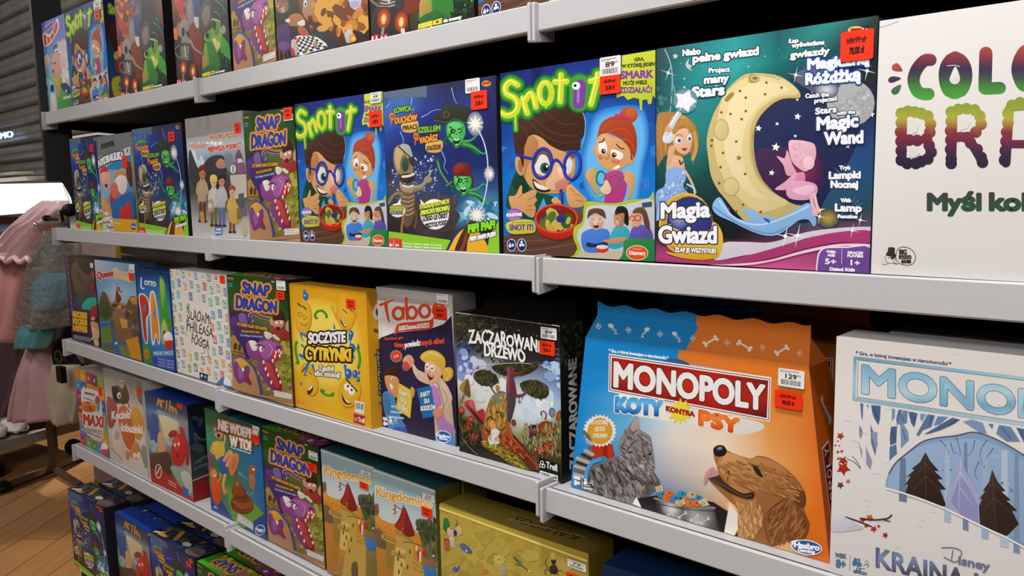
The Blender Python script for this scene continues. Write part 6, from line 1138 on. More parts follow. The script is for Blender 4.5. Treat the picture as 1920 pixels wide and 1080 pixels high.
def art_letters(a):
    a.grid(['1a2c60 1c2c60 1a2850', '2c5ca8 3470b8 2858a0', '3c84cc 4a94d4 3c84c4', '4a98dc 5aa4e0 4a94d4', '3c88cc 4a90d0 4a88c0', '2a70a0 3474b4 2c60a8', '2460a0 2c58a4 24489c'])
    a.z(0, 430, 4)
    a.l('1100,350 1095,410 1115,420', 9, 'e8e8ec'); a.t('OTTO', 1120, 395, 1200, 408, 30, 'd8dce4', b=2.5)
    def drip(q, c, c2): a.glow(q, c2, c, 3, 1.0) if 0 else a.s(q, c)
    a.s('1070,470 1110,455 1145,500 1150,590 1130,640 1125,800 1110,840 1090,780 1080,600', 'f0e8e4'); a.s('1078,475 1110,465 1138,505 1142,590 1118,640 1118,790 1108,825 1095,770 1085,600', 'c83420'); a.e(1112, 560, 9, 30, '3c88cc')
    a.s('1155,460 1185,440 1200,500 1215,640 1225,780 1210,840 1190,770 1175,840 1155,820 1150,620', 'f0e8e4'); a.s('1162,470 1182,452 1195,520 1208,640 1216,780 1208,815 1190,740 1172,810 1162,790 1158,620', 'e8902c'); a.e(1184, 590, 8, 40, '4a98dc')
    a.s('1225,370 1245,355 1265,400 1285,560 1310,690 1295,730 1250,620 1240,700 1225,640', '4a9c34'); a.s('1230,380 1250,370 1262,430 1245,560', '8cc04c'); a.s('1235,690 1255,640 1280,700 1275,800 1240,830', 'b4c04c'); a.e(1256, 750, 12, 30, '6a4420')
    a.s('1250,760 1280,730 1310,750 1320,800 1260,800', 'f0ece8'); a.s('1260,810 1315,800 1310,860 1280,875 1262,850', 'c8302c'); a.s('1085,860 1120,840 1150,900 1165,1000 1085,990', '3a8a34'); a.e(1110, 925, 18, 46, 'e07828'); a.e(1110, 925, 8, 26, 'c85018')
    a.t('WESOŁE OWOCE', 1165, 930, 1322, 918, 34, 'b8c8e8', b=1.5); a.p('1150,945 1335,950 1340,1060 1160,1000', '3444a0')
    for i in range(3): a.t('WYRAZY UKRYTE', 1200, 968 + i * 26, 1330, 985 + i * 28, 18, '9aa4dc', b=.8)
def art_maxi(a):
    a.grid(['8a7c78 a09088 90827c', 'a89c94 c0b0a4 a89c98', '8c847c b0a494 98908c'])
    a.z(120, 680, 3.857)
    pal = ['b83a50', 'd89a2c', '8aa83c', '5a84c8', 'b84050', '6aa06c', 'd8802c', 'b03048', '3a6ab0', '8a3c5c', '5c9440', 'd8a030']
    q = homography(UNIT, [(152, 833), (207, 862), (187, 706), (140, 690)]); rg = random.Random(2)
    for i in range(5):
        for j in range(7):
            P = [q(u, v) for u, v in ((i / 5, j / 7), ((i + 1) / 5, j / 7), ((i + 1) / 5, (j + 1) / 7), (i / 5, (j + 1) / 7))]
            a.z(0, 0, 1); a.p(P, pal[(i * 5 + j * 3) % 12]); c = q((i + .5) / 5, (j + .5) / 7); a.e(c[0], c[1], 1.6, 4, mixhex(pal[(i + j * 2) % 12], 'ffffff', .4)); a.e(c[0] + .5, c[1] - 3, .9, 1.5, mixhex(pal[(i + j) % 12], '000000', .4))
    a.z(120, 680, 3.857)
    a.s('122,190 150,170 220,185 250,220 265,330 280,450 278,540 250,560 180,520 150,480 130,330', 'dcd2ca', n=3); a.t('memory', 148, 208, 212, 220, 18, '8a5a8c', b=2); a.t('rodzinna', 140, 240, 205, 262, 14, '7a90b8', b=1); a.s('130,265 210,270 218,330 138,330', 'd87c3c'); a.dots('140,270 210,275 215,325 140,325', 12, 9, 'e0a040 c86a30 b84c34', 3); a.e(232, 250, 18, 32, 'b85058'); a.s('225,280 248,270 245,320 232,330', '6a9c8c')
    a.t('MAXI', 142, 430, 276, 446, 82, 'b84434', b=4, o=((4, 'ece4dc'),)); a.t('PAMIĘĆ', 155, 478, 270, 500, 24, '8a7c78', b=1.5); a.t('RUSZ GŁOWĄ', 175, 500, 265, 535, 16, 'b86a5c', b=1); a.e(163, 490, 8, 14, '8aa0a8'); a.s('270,590 290,565 315,590 315,620 275,620', 'f0ece8'); a.s('278,625 318,625 318,670 290,675', 'd84028')
def art_kitten(a):
    a.grid(['8a8078 948a80 847a70', 'b8aca0 b0a498 a89888', 'd8ccc4 d8ccc2 d0c4b8', 'd8ccc4 dcd0c8 d8ccc4', 'd0c0b4 d8ccc4 d8ccc6', 'c8b8ac d4c8c0 d4c8c0', 'c8b4a8 d0c0b4 c8b8ac'])
    a.z(120, 680, 3.857)
    a.s('335,150 345,180 380,160 420,190 440,150 470,240 460,290 420,290 380,300 350,260', '5c5854'); a.s('390,230 440,170 470,240 460,290 410,300', '6a4c34'); a.s('345,170 390,200 385,280 350,250', '3a3836'); a.e(395, 238, 14, 24, 'f0ece8'); a.e(398, 242, 6, 12, '1a1816'); a.l('440,120 460,100 485,150 480,220', 8, '8a8078'); a.l('390,130 430,125', 6, 'e8e4e0'); a.s('540,130 560,160 575,300 540,270 525,200', '7c7458')
    a.s('305,270 330,250 370,290 385,360 370,440 340,480 315,440', 'a85a50'); a.s('400,330 440,315 490,380 520,470 510,600 480,640 440,590 410,500 390,400', 'cc6a3c'); a.s('490,340 530,325 570,380 585,470 565,555 530,560 500,470', 'd89a3c'); a.l('460,290 475,330', 6, '6a4c34')
    a.t('Kocinki', 345, 415, 480, 405, 62, 'f0e8e0', b=2.5); a.t('łobuzinki', 412, 500, 572, 520, 62, 'f0e8e0', b=2.5)
    a.s('350,500 380,500 400,540 440,620 430,680 390,690 360,600', 'd8c8bc'); a.s('370,500 400,510 395,560 365,555', 'c0aca0'); a.s('500,600 530,580 560,640 565,690 530,705 490,690 480,650', 'c88848'); a.e(545, 680, 16, 24, 'e8dcd0'); a.e(515, 680, 14, 20, 'e8dcd0'); a.s('450,640 480,660 470,710 450,690', 'c08850'); a.s('565,620 590,605 612,660 615,760 595,770 570,700', '8a9480'); a.l('345,620 420,700', 7, 'a89080')
    a.p('580,320 600,310 665,850 620,860', 'ccc6c4') if 0 else None
def art_lobster(a):
    a.grid(['303a68 2c3660 3a4068', '3a4a80 4c4a5c 4c4a60', '5a80b8 a0947c 8a8488', '4a5c88 c8bc98 7a7484', '3c4878 c0a888 5c5468', '8aa8a8 9c8c88 8a8490', '8aa4a0 8a6458 a09c98', '5a4038 6a5048 a8a49c', '4a342c 5a4440 8a8c88', 'a83024 a83428 9aa094', '9c2c24 a03028 8a3c34'])
    a.z(120, 680, 3.857)
    a.s('700,390 780,400 850,430 840,500 780,560 740,560 720,480', 'd8ccA0'.lower()); a.s('690,360 760,385 850,425 940,440 940,470 850,440 760,405 690,390', '7ca0b0')
    for q in ('690,330 700,280 715,330', '725,340 720,290 745,300', '760,350 765,290', '785,360 790,290', '815,370 800,330 830,350', '840,380 835,350'): a.l(q, 12, 'd09848')
    a.s('640,400 690,420 700,560 660,620 630,560', '4a5c98'); a.s('690,540 720,530 745,600 740,700 700,710 690,640', 'd8a070'); a.l('700,650 720,700', 20, 'e0b050')
    a.s('770,540 800,505 840,510 830,540 790,560', 'a03430'); a.s('860,490 890,485 910,560 930,640 925,740 900,740 900,640', 'a03430'); a.s('800,590 840,530 890,540 910,620 890,720 850,755 810,740 790,670', 'c02c28'); a.e(835, 600, 26, 46, 'd84a40'); a.e(820, 610, 7, 12, 'f0ece8'); a.e(850, 600, 7, 12, 'f0ece8'); a.e(840, 680, 9, 22, '7c1c1c')
    for x, y in ((650, 600), (675, 620), (760, 580), (780, 600), (660, 650)): a.e(x, y, 24, 18, '9ab8b0')
    a.s('640,690 760,660 790,720 780,820 700,800 640,760', '5a3c30'); a.s('780,760 880,770 940,800 960,900 930,960 880,920 830,860', '8c9c88'); a.s('860,800 920,800 950,880 930,940 890,900', 'b4bca8'); a.p('665,790 740,800 860,905 960,985 960,1060 650,860', 'b03024'); a.ring(690, 795, 22, 46, 7, 'd8c8c0'); a.l('680,810 700,770', 8, 'e0d4cc'); a.p('870,890 915,915 910,970 868,945', '3c62a8')
    for i in range(2): a.l([(765, 855 + i * 18), (820, 882 + i * 20)], 7, 'dca090', sm=False)
    a.s('590,225 640,215 640,240 600,245', '222430') if 0 else None
    a.l('585,310 590,400 600,600 615,850', 5, 'd8d4d4')
def side_lobster(a):
    a.grid(['1c2028 14161c', '20242c 181a22', '1c2c58 16181e', '242430 1c1e26', '2a3a38 202428', '343a3a 24282a', '8a1c18 78140f', '80180f 700f0c'])
    for q in ('40,600 160,560 280,600', '30,660 150,640 290,680', '60,300 140,380 260,360'): a.l(q, 26, '4a5854')
    a.l('0,770 300,740', 10, 'b8b0ac', sm=False); a.dots('20,80 280,80 280,700 20,720', 16, 30, '3a4448 2a3040 4a4a50', 4, 2)
def top_lobster(a): a.grid(['1c3c8a 1a3880', '2448a4 1e409a']); a.dots('40,20 980,20 980,60 40,60', 10, 16, 'c8c0a8 8a6a40', 3)

# ------------------------------------------------------------------ materials of the place
M_RAIL = mat('rail_grey_paint', 'b0afb0', rough=.34, spec=.45, noise=.03, nscale=300)
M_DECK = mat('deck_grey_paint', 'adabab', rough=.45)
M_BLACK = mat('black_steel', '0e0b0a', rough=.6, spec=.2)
M_UP = mat('upright_charcoal', '2a2927', rough=.55, noise=.08, nscale=200)
M_SHUT = mat('shutter_grey_metal', '8a8580', rough=.36, metal=.5, noise=.12, nscale=6)
M_CHROME = mat('grey_steel_tube', '5a4a3c', rough=.4, metal=.6)
FLOOR = -.13
# ------------------------------------------------------------------ shelves: each section hangs by itself and can be lifted off
SHELF_Z = [1.5085, 1.1505, .796, .4465]
NAMES = ['top', 'second', 'third', 'fourth']
SECT = ['far end', 'middle', 'near end']
def shelf(row, sec, x0, x1, zl, zr):
    root = thing('shelf', f'grey steel shelf section with price rail, {NAMES[row]} row from above, {SECT[sec]}', 'shelf', (x0, 0, zl), 0, 'grey shelf sections')
    L = x1 - x0; sl = (zr - zl) / L
    def tilt(bm):
        for v in bm.verts: v.co.z += v.co.x * sl
    bm = bmesh.new(); add_box(bm, .0055, L - .0055, .0125, .44, -.0012, 0)
    tilt(bm); bm_obj('deck', bm, M_DECK, root)
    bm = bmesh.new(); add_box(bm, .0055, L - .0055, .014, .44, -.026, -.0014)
    tilt(bm); bm_obj('deck_underside', bm, M_BLACK, root)  # coloured black to hold the shade beneath the grey deck
    bm = bmesh.new()                                 # price rail: folded profile with a groove behind its lip
    prof = [(.0125, 0), (.0125, -.006), (.0062, -.006), (.0062, .0012), (.0048, .0028), (.002, .0028), (0, .0008), (-.0012, -.034), (.0008, -.0362), (.014, -.0362), (.014, -.004), (.0135, 0)]
    a = [bm.verts.new((.0052, y, z)) for y, z in prof]; b = [bm.verts.new((L - .0052, y, z)) for y, z in prof]
    for i in range(len(prof)):
        j = (i + 1) % len(prof); bm.faces.new((a[i], a[j], b[j], b[i]))
    bm.faces.new(a); bm.faces.new(b[::-1])
    tilt(bm); bm_obj('price_rail', bm, M_RAIL, root)
    for xx, k in ((-.0005, 0), (L - .0050, 1)):     # end brackets that reach a little below and in front of the rail
        for nm, pr, m_, bv in (('bracket_cap', [(-.0075, .004), (.036, .004), (.036, -.046), (-.0075, -.052), (-.0095, -.049), (-.0092, .002)], M_RAIL, .0012), ('bracket_arm', [(.0365, -.002), (.44, -.002), (.44, -.07), (.0365, -.046)], M_BLACK, 0)):
            bm = bmesh.new()
            a = [bm.verts.new((xx, y, z)) for y, z in pr]; b = [bm.verts.new((xx + .0055, y, z)) for y, z in pr]
            for i in range(len(pr)):
                j = (i + 1) % len(pr); bm.faces.new((a[i], a[j], b[j], b[i]))
            bm.faces.new(a[::-1]); bm.faces.new(b); tilt(bm)
            bm_obj(nm, bm, m_, root, bevel=bv)
    return root
for r, z in enumerate(SHELF_Z):
    ends = {0: [(z, z - .001), (z - .001, z), (z - .001, z - .001)], 1: [(z, z - .002), (z - .002, z - .002), (z - .004, z)], 2: [(z - .002, z - .004), (z - .008, z + .006), (z - .002, z + .001)], 3: [(z - .001, z + .002), (z - .006, z - .004), (z, z)]}[r]
    for s in range(3):
        shelf(r, s, -.014 + s * 1.008, -.014 + s * 1.008 + 1.004, ends[s][0], ends[s][1])
# uprights, back panels and base of the run
def standing(name, label, cat, x0, x1, y0, y1, z0, z1, m, part, bev=0):
    t = thing(name, label, cat, (x0, y0, z0)); box_obj(part, 0, x1 - x0, 0, y1 - y0, 0, z1 - z0, m, t, bevel=bev); return t
t = thing('end_panel', 'charcoal side panel at the far open end of the upper shelves', 'panel', (-.05, 0, 1.1))
bm = bmesh.new(); pr = [(-.004, .2), (.045, .2), (.082, .11), (.082, 1.15), (-.004, 1.15)]
a_ = [bm.verts.new((0, y, z)) for y, z in pr]; b_ = [bm.verts.new((.018, y, z)) for y, z in pr]
bm.faces.new(a_[::-1]); bm.faces.new(b_)
for i in range(5): bm.faces.new((a_[i], a_[(i + 1) % 5], b_[(i + 1) % 5], b_[i]))
bm_obj('panel', bm, M_UP, t, bevel=.0015)
for i in range(3): standing('back_panel', f'black back panel behind the {SECT[i]} shelf sections', 'panel', .003 + i * 1.003, 1.0 + i * 1.003, .45, .46, .02, 2.25, M_BLACK, 'panel')
t = thing('base_shelf', 'black base shelf close to the floor under the lowest boxes', 'shelf', (-.02, .0, FLOOR))
box_obj('deck', 0, 3.03, -.012, .44, .1, .142, M_BLACK, t); box_obj('plinth', 0, 3.03, .03, .44, 0, .1, M_BLACK, t)

# ------------------------------------------------------------------ floor, shutter, walls
def floor_material():
    m = bpy.data.materials.new('oak_boards'); m.use_nodes = True; nt = m.node_tree; b = nt.nodes['Principled BSDF']
    tc = nt.nodes.new('ShaderNodeTexCoord'); mp = nt.nodes.new('ShaderNodeMapping'); mp.inputs['Rotation'].default_value = (0, 0, math.radians(52))
    nt.links.new(tc.outputs['Object'], mp.inputs['Vector'])
    br = nt.nodes.new('ShaderNodeTexBrick'); br.inputs['Scale'].default_value = 1; br.inputs['Brick Width'].default_value = 1.1; br.inputs['Row Height'].default_value = .16
    br.inputs['Mortar Size'].default_value = .0025; br.inputs['Color1'].default_value = (*lin(hexc('b98a58')), 1); br.inputs['Color2'].default_value = (*lin(hexc('a67645')), 1); br.inputs['Mortar'].default_value = (*lin(hexc('6e4a2a')), 1)
    nt.links.new(mp.outputs['Vector'], br.inputs['Vector'])
    mp2 = nt.nodes.new('ShaderNodeMapping'); mp2.inputs['Scale'].default_value = (3, 40, 1); nt.links.new(mp.outputs['Vector'], mp2.inputs['Vector'])
    n = nt.nodes.new('ShaderNodeTexNoise'); n.inputs['Scale'].default_value = 1; n.inputs['Detail'].default_value = 6; nt.links.new(mp2.outputs['Vector'], n.inputs['Vector'])
    mx = nt.nodes.new('ShaderNodeMixRGB'); mx.blend_type = 'MULTIPLY'; mx.inputs['Fac'].default_value = .45
    nt.links.new(br.outputs['Color'], mx.inputs['Color1']); nt.links.new(n.outputs['Fac'], mx.inputs['Color2']); nt.links.new(mx.outputs['Color'], b.inputs['Base Color'])
    b.inputs['Roughness'].default_value = .45
    return m
tag(box_obj('floor', -9, 6, -6, 4, FLOOR - .05, FLOOR, floor_material()), None, None, kind='structure')
tag(box_obj('wall_back', -9, 6, 3.0, 3.1, FLOOR, 3.2, mat('wall_grey', '6a6460', rough=.8)), None, None, kind='structure')
# roller shutter behind the end of the run
def shutter():
    root = thing('roller_shutter', 'grey metal roller shutter of a closed shop beyond the shelves', 'shutter', (-6.5, .9, FLOOR))
    bm = bmesh.new(); pitch = .115; n = 27; L = 7.0
    prof = []
    for i in range(n):
        z = i * pitch
        for t, y in ((0, .012), (.05, .012), (.07, -.006), (.13, -.020), (.22, -.026), (.30, -.018), (.45, -.012), (.62, -.020), (.80, -.014), (.92, -.002), (.95, .012)):
            prof.append((y, z + t * pitch))
    a = [bm.verts.new((0, y, z)) for y, z in prof]; b = [bm.verts.new((L, y, z)) for y, z in prof]
    for i in range(len(prof) - 1): bm.faces.new((a[i], b[i], b[i + 1], a[i + 1]))
    bm_obj('slat_curtain', bm, M_SHUT, root)
    box_obj('bottom_bar', 0, L, -.02, .01, 0, .06, M_CHROME, root)
    return root
shutter()

# ------------------------------------------------------------------ gable-topped orange and blue box
KQ = [(1070, 912), (1555, 1058), (1508.7, 692.3), (1093.5, 634.6)]
inks = []
def koty(x, y, z, label, full=True):
    """tapered carton with a folded gable top and a wavy upright ridge"""
    W, WS, WR, H, D = .397, .334, .322, .236, .11
    x0, x1 = (W - WS) / 2, (W + WS) / 2; r0, r1 = (W - WR) / 2 - .004, (W + WR) / 2 - .004
    yr, zr = .027, H + .030; zt = zr + .016
    root = thing('game_box', label, 'game box', (x, y, z), 0, 'gable-topped cat and dog game boxes')
    blue, orange = '1583c6', 'dd7326'
    bm = bmesh.new(); V = bm.verts.new
    fs = [V(p) for p in ((0, 0, 0), (W, 0, 0), (x1, 0, H), (x0, 0, H))]
    bs = [V(p) for p in ((0, D, 0), (W, D, 0), (x1, 2 * yr + .002, H), (x0, 2 * yr + .002, H))]
    rd = [V((r0, yr, zr)), V((r1, yr, zr))]; rb = [V((r0, yr + .002, zr)), V((r1, yr + .002, zr))]
    F = bm.faces.new
    F(fs); F(bs[::-1]); F((fs[0], bs[0], bs[1], fs[1]))
    right = [F((fs[1], bs[1], bs[2], fs[2])), F((fs[2], bs[2], rb[1], rd[1]))]
    F((fs[0], fs[3], bs[3], bs[0])); F((fs[3], rd[0], rb[0], bs[3])); F((fs[3], fs[2], rd[1], rd[0])); F((bs[3], rb[0], rb[1], bs[2])); F((rd[0], rd[1], rb[1], rb[0]))
    bm.normal_update(); me = bpy.data.meshes.new('carton'); bm.to_mesh(me); bm.free()
    me.materials.append(card(blue)); me.materials.append(card(orange))
    for p in me.polygons:
        if p.center.x > W * .53: p.material_index = 1
    link('carton', me, None, root)
    # front print on the tapered panel
    fr = Print(KQ, W, H); base = fr.h; art_koty_prep = fr
    def m(px, py, hh=fr.h):
        x0_, y0_, s = fr.z0
        u, v = hh(x0_ + px / s, y0_ + py / s); u = min(1, max(0, u)); v = min(1, max(0, v))
        a, b = x0 * v, W - (W - x1) * v
        return a + (b - a) * u, v * H
    fr.m = m
    art_koty(fr) if full else art_koty_plain(fr)
    o = link('front_print', fr.mesh('front_print'), None, root); o.location = (0, -.0004, 0); inks.append(fr.depth * STEP + .0008)
    # sloping roof panel
    L = math.hypot(yr, zr - H)
    rp = Print([(1093.5, 634.6), (1508.7, 692.3), (1515.8, 627.6), (1114.6, 588)], 1, L)
    def mr(px, py, hh=rp.h):
        x0_, y0_, s = rp.z0
        u, v = hh(x0_ + px / s, y0_ + py / s); u = min(1, max(0, u)); v = min(1, max(0, v))
        a, b = x0 + (r0 - x0) * v, x1 + (r1 - x1) * v
        return a + (b - a) * u, v * L
    rp.m = mr
    art_koty_roof(rp)
    o = link('roof_print', rp.mesh('roof_print'), None, root); o.location = (0, -.0002, H); o.rotation_euler = (-math.atan2(yr, zr - H), 0, 0)
    # wavy ridge flap, two halves of colour
    for part, a, b, c in (('ridge_flap', r0, r0 + (r1 - r0) * .515, blue), ('ridge_flap', r0 + (r1 - r0) * .515, r1, orange)):
        bm = bmesh.new(); n = 28; top = []
        for i in range(n + 1):
            xx = a + (b - a) * i / n; t = (xx - r0) / (r1 - r0)
            zz = zt + .0022 * math.cos(t * 2 * PI * 6.5) + (.003 * max(0, 1 - min(t, 1 - t) / .03))
            top.append((xx, zz))
        for yy, rev in ((yr - .0008, 0), (yr + .0012, 1)):
            lo = [bm.verts.new((xx, yy, zr - .001)) for xx, _ in top]; hi = [bm.verts.new((xx, yy, zz)) for xx, zz in top]
            for i in range(n):
                q = (lo[i], lo[i + 1], hi[i + 1], hi[i]); bm.faces.new(q if not rev else q[::-1])
        vs = list(bm.verts); k = 2 * (n + 1)
        for i in range(n): bm.faces.new((vs[n + 1 + i], vs[n + 2 + i], vs[k + n + 2 + i], vs[k + n + 1 + i]))
        bm_obj(part, bm, card(c), root)
    # right side print
    ang = math.atan2(W - x1, H); sp = Print([(0, 1000), (400, 1000), (400, 0), (0, 0)], D, math.hypot(H, W - x1)); art_koty_side(sp)
    def taper(p): return p
    me = sp.mesh('side_print')
    for v in me.vertices:                       # the side narrows upward like the panel itself
        f = v.co.z / math.hypot(H, W - x1); v.co.x = v.co.x * (1 - f * (1 - (2 * yr + .002) / D))
    o = link('side_print', me, None, root); o.location = (W + .0003, 0, 0); o.rotation_euler = (0, 0, 0)
    o.matrix_local = Matrix.Translation((W + .0004, 0, 0)) @ Matrix.Rotation(-ang, 4, 'Y') @ Matrix.Rotation(PI / 2, 4, 'Z')
    return root
def build_koty():
    r = koty(2.0295, .032, ZC, 'orange and blue gable-topped game box with cat and dog picture')
    k = KINDS.setdefault('koty', dict(W=.397, H=.236))
    def st(kind_, x0, y0, x1, y1, txt, i):
        h = homography(KQ, UNIT); a, b = h(x0, y0); c, d = h(x1, y1)
        s = sticker(kind_, a, d, c, b, .36, .236, r, txt, i, inks[0]); xx = lambda u, v: (.0315 * v) + u * (.397 - .063 * v)
        s.location.x = xx(a, (b + d) / 2) ; s.location.y = -inks[0] - i * .0005
    st('price', 1452, 690, 1501, 726, ('129', '99'), 0); st('sale', 1446, 724, 1498, 762, ('129.99 zł', '90.00 zł'), 1)
    koty(2.047, .185, ZC, 'second orange and blue gable-topped box in the shade behind the first', False)

def side_print(a): a.grid(["888 777","666 555"])
def top_bar(a): a.grid(["888 777","666 555"])
def top_print(a): a.grid(["888 777","666 555"])
# ------------------------------------------------------------------ boxes
KINDS = {}
GROUPS = dict(snap='purple dragon game boxes', pirate='ghost pirate game boxes', snot='nose-glasses boy game boxes', witch='witch and skeleton game boxes', kingdom='castle and red spire game boxes', lobster='lobster game boxes', frozen='winter forest game boxes')
def kind(name, quad, W, H, D, art, side='222222', top=None, sideart=None, topart=None, lid=0):
    KINDS[name] = dict(quad=quad, W=W, H=H, D=D, art=art, side=side, top=top or side, sideart=sideart, topart=topart, lid=lid, proto=None)
def carton_mesh(k):
    W, H, D = k['W'], k['H'], k['D']
    bm = bmesh.new(); add_box(bm, 0, W, 0, D, 0, H)
    bmesh.ops.bevel(bm, geom=list(bm.edges), offset=.0012, segments=2, affect='EDGES')
    if k['lid']:                                   # telescoping lid: a slightly larger shell over the front part
        add_box(bm, -.0012, W + .0012, -.00005, k['lid'], -.0 + .0006, H + .0012)
    me = bpy.data.meshes.new('carton'); bm.normal_update(); bm.to_mesh(me); bm.free()
    me.materials.append(card(k['side'])); me.materials.append(card(k['top']))
    for p in me.polygons:
        if p.normal.z > .7: p.material_index = 1
    return me
def sticker(kindname, u0, v0, u1, v1, W, H, parent, txt, layer, base):
    """price label or reduction sticker stuck on the front; u,v from the bottom left corner"""
    w, h = (u1 - u0) * W, (v1 - v0) * H
    P = Print([(0, h), (w, h), (w, 0), (0, 0)], w, h)
    r = min(w, h) * .05
    shape = [(r, 0), (w - r, 0), (w, r), (w, h - r), (w - r, h), (r, h), (0, h - r), (0, r)]
    if kindname == 'sale':
        P.p(shape, 'f03414')
        P.t(txt[0], w * .2, h * .42, w * .75, h * .40, h * .2, '5a1208', b=h * .01); P.l([(w * .18, h * .32), (w * .82, h * .30)], h * .03, '5a1208')
        P.t(txt[1], w * .28, h * .78, w * .72, h * .76, h * .24, '3a0c06', b=h * .012)
    else:
        P.p(shape, 'e9e6e2')
        P.l([(w * .06, h * .12), (w * .8, h * .12)], h * .04, '777'); P.l([(w * .06, h * .2), (w * .5, h * .2)], h * .03, '999')
        P.t(txt[0], w * .28, h * .52, w * .7, h * .52, h * .26, '222', b=h * .012); P.t(txt[1], w * .72, h * .38, w * .86, h * .38, h * .12, '222')
        rg = random.Random(int(w * 1e5)); x = w * .12
        while x < w * .86:
            b = w * rg.choice((.012, .02, .03)); P.p([(x, h * .6), (x + b, h * .6), (x + b, h * .88), (x, h * .88)], '2a2a2a'); x += b + w * rg.choice((.015, .025))
    me = P.mesh('sticker_print')
    o = link('sale_sticker' if kindname == 'sale' else 'price_label', me, None, parent)
    o['label'] = 'red-orange reduced price sticker' if kindname == 'sale' else 'white price label with bar code'
    o.location = (u0 * W, -base - layer * .0005, v0 * H)
    return o
def place(name, x, y, z, rz, label, group=None, quad=None, stick=(), lean=0, cat='game box', hide_art=False, sx=1):
    k = KINDS[name]; group = group or GROUPS.get(name)
    root = thing('game_box', label, cat, (x, y, z), math.radians(rz), group)
    root.rotation_euler.x = math.radians(lean); root.scale.x = sx
    if k['proto'] is None:
        fr = Print(k['quad'], k['W'], k['H']); k['art'](fr); fmesh = fr.mesh('front_print'); k['k'] = fr.depth
        k['proto'] = [('carton', carton_mesh(k), (0, 0, 0), 0), ('front_print', fmesh, (0, -.0003, 0), 0)]
        if k['sideart']:
            q, fn = k['sideart']; sp = Print(q or [(0, 1000), (300, 1000), (300, 0), (0, 0)], k['D'], k['H']); fn(sp)
            k['proto'].append(('side_print', sp.mesh('side_print'), (k['W'] + (.0016 if k['lid'] else 0) + .0002, 0, 0), 1))
        if k['topart']:
            tp = Print([(0, 300), (1000, 300), (1000, 0), (0, 0)], k['W'], k['D']); k['topart'](tp)
            k['proto'].append(('top_print', tp.mesh('top_print'), (0, 0, k['H'] + .0004), 2))
    for n, me, loc, face in k['proto']:
        if hide_art and n != 'carton' and n != 'top_print': continue
        o = bpy.data.objects.new(n, me); C.objects.link(o); o.parent = root; o.location = loc
        if face == 1: o.rotation_euler = (0, 0, PI / 2)
        if face == 2: o.rotation_euler = (-PI / 2, 0, 0)
    q = homography(quad or k['quad'], UNIT)
    for i, s in enumerate(stick):
        u0, v1 = q(s[1], s[2]); u1, v0 = q(s[3], s[4])
        sticker(s[0], max(0, u0), max(0, v0), min(1, u1), min(1, v1), k['W'], k['H'], root, s[5:] or (('49.99 zł', '35.00 zł') if s[0] == 'sale' else ('49', '99')), i, k['k'] * STEP + .0006)
    return root

ZA, ZB, ZC, ZD, ZE = 1.5085, 1.1505, .796, .4465, .012
FLOOR = -.13
Q = lambda *a: [(a[0], a[1]), (a[2], a[3]), (a[4], a[5]), (a[6], a[7])]      # BL BR TR TL
kind('sheep', Q(87.4,213,135.3,202,119.7,24,70,46), .218, .275, .06, art_sheep, side='8fb6d8')
kind('snot', Q(945,473,1228,489,1230,99,945,134), .277, .275, .072, art_snot, side='1c2c66', sideart=(None, side_snot))
kind('witch', Q(697,85,889,39,879,-308,684,-210), .27, .272, .07, art_witch, side='1a1210')
kind('snap', Q(440,731,552,768,531,525,419,515), .2465, .271, .07, art_snap, side='20361c', sideart=(None, side_snap), topart=top_snap)
kind('wolf', Q(522.4,119,693.2,84.4,680.8,-218.2,507.9,-142.6), .299, .272, .07, art_wolf, side='221810')
kind('pirate', Q(730,461,938,468,934,142,717,172), .277, .273, .075, art_pirate, side='1c1a24', topart=top_pirate)
kind('plumber', Q(197,432,261,435,249,246,187,256), .232, .267, .07, art_plumber, side='b8a030')
kind('journey', Q(362,441,470,446,455,208,347,225), .269, .279, .07, art_journey, side='8c8680')
kind('magia', Q(1230,491,1632,510,1645,30,1231,92), .276, .276, .072, art_magia, side='1a4048')
kind('colour', Q(1633,512.7, 2228.6,545.7, 2279.5,-53, 1649.7,39.4), .27, .27, .07, art_colour, side='e2dedb')
kind('cauldron', Q(135,636,190,655,178,488,126,480), .235, .268, .06, art_cauldron, side='33203a')
kind('castle', Q(191,655,267,677,253,497,178,487), .282, .269, .06, art_castle, side='3a4c68')
kind('letters', Q(270,680,335,697,321,512,267,503), .206, .257, .06, art_letters, side='1c3a70')
kind('stamps', Q(336,697,440,731,420,516,321,505), .284, .267, .06, art_stamps, side='cfc8bf')
kind('lemon', Q(553,762,700,803,689,549,541,532), .266, .265, .05, art_lemon, side='d99a1c', sideart=(None, side_lemon), lid=.018)
kind('taboo', Q(716,800,857,841,852,560,710,543), .212, .274, .055, art_taboo, side='8d8a88', sideart=(None, side_taboo))
kind('tree', Q(862,850,1055,905,1060,612,857,590), .229, .248, .055, art_tree, side='141210', sideart=(None, side_tree))
kind('frozen', Q(1557,1073, 2443.9,1343.5, 2511.1,732.7, 1570,629), .40, .282, .055, art_frozen, side='d8d4d2')
kind('maxi', Q(152,833,207,862,187,706,140,690), .235, .256, .06, art_maxi, side='a89890')
kind('kitten', Q(208,862,281,903,265,712,190,690), .272, .287, .06, art_kitten, side='cabfb8')
kind('lobster', Q(285,905,366,940,360,762,273,740), .245, .262, .075, art_lobster, side='20242e', topart=top_lobster, sideart=(None, side_lobster))
kind('poo', Q(397,958,502,1010,490,808,383,765), .268, .271, .06, art_poo, side='1d4a50')
kind('kingdom', Q(709.9,1124.5, 825,1185.2, 816.1,918.8, 699.2,877.4), .18, .271, .062, art_kingdom, side='6a6420', top='1d4a52')
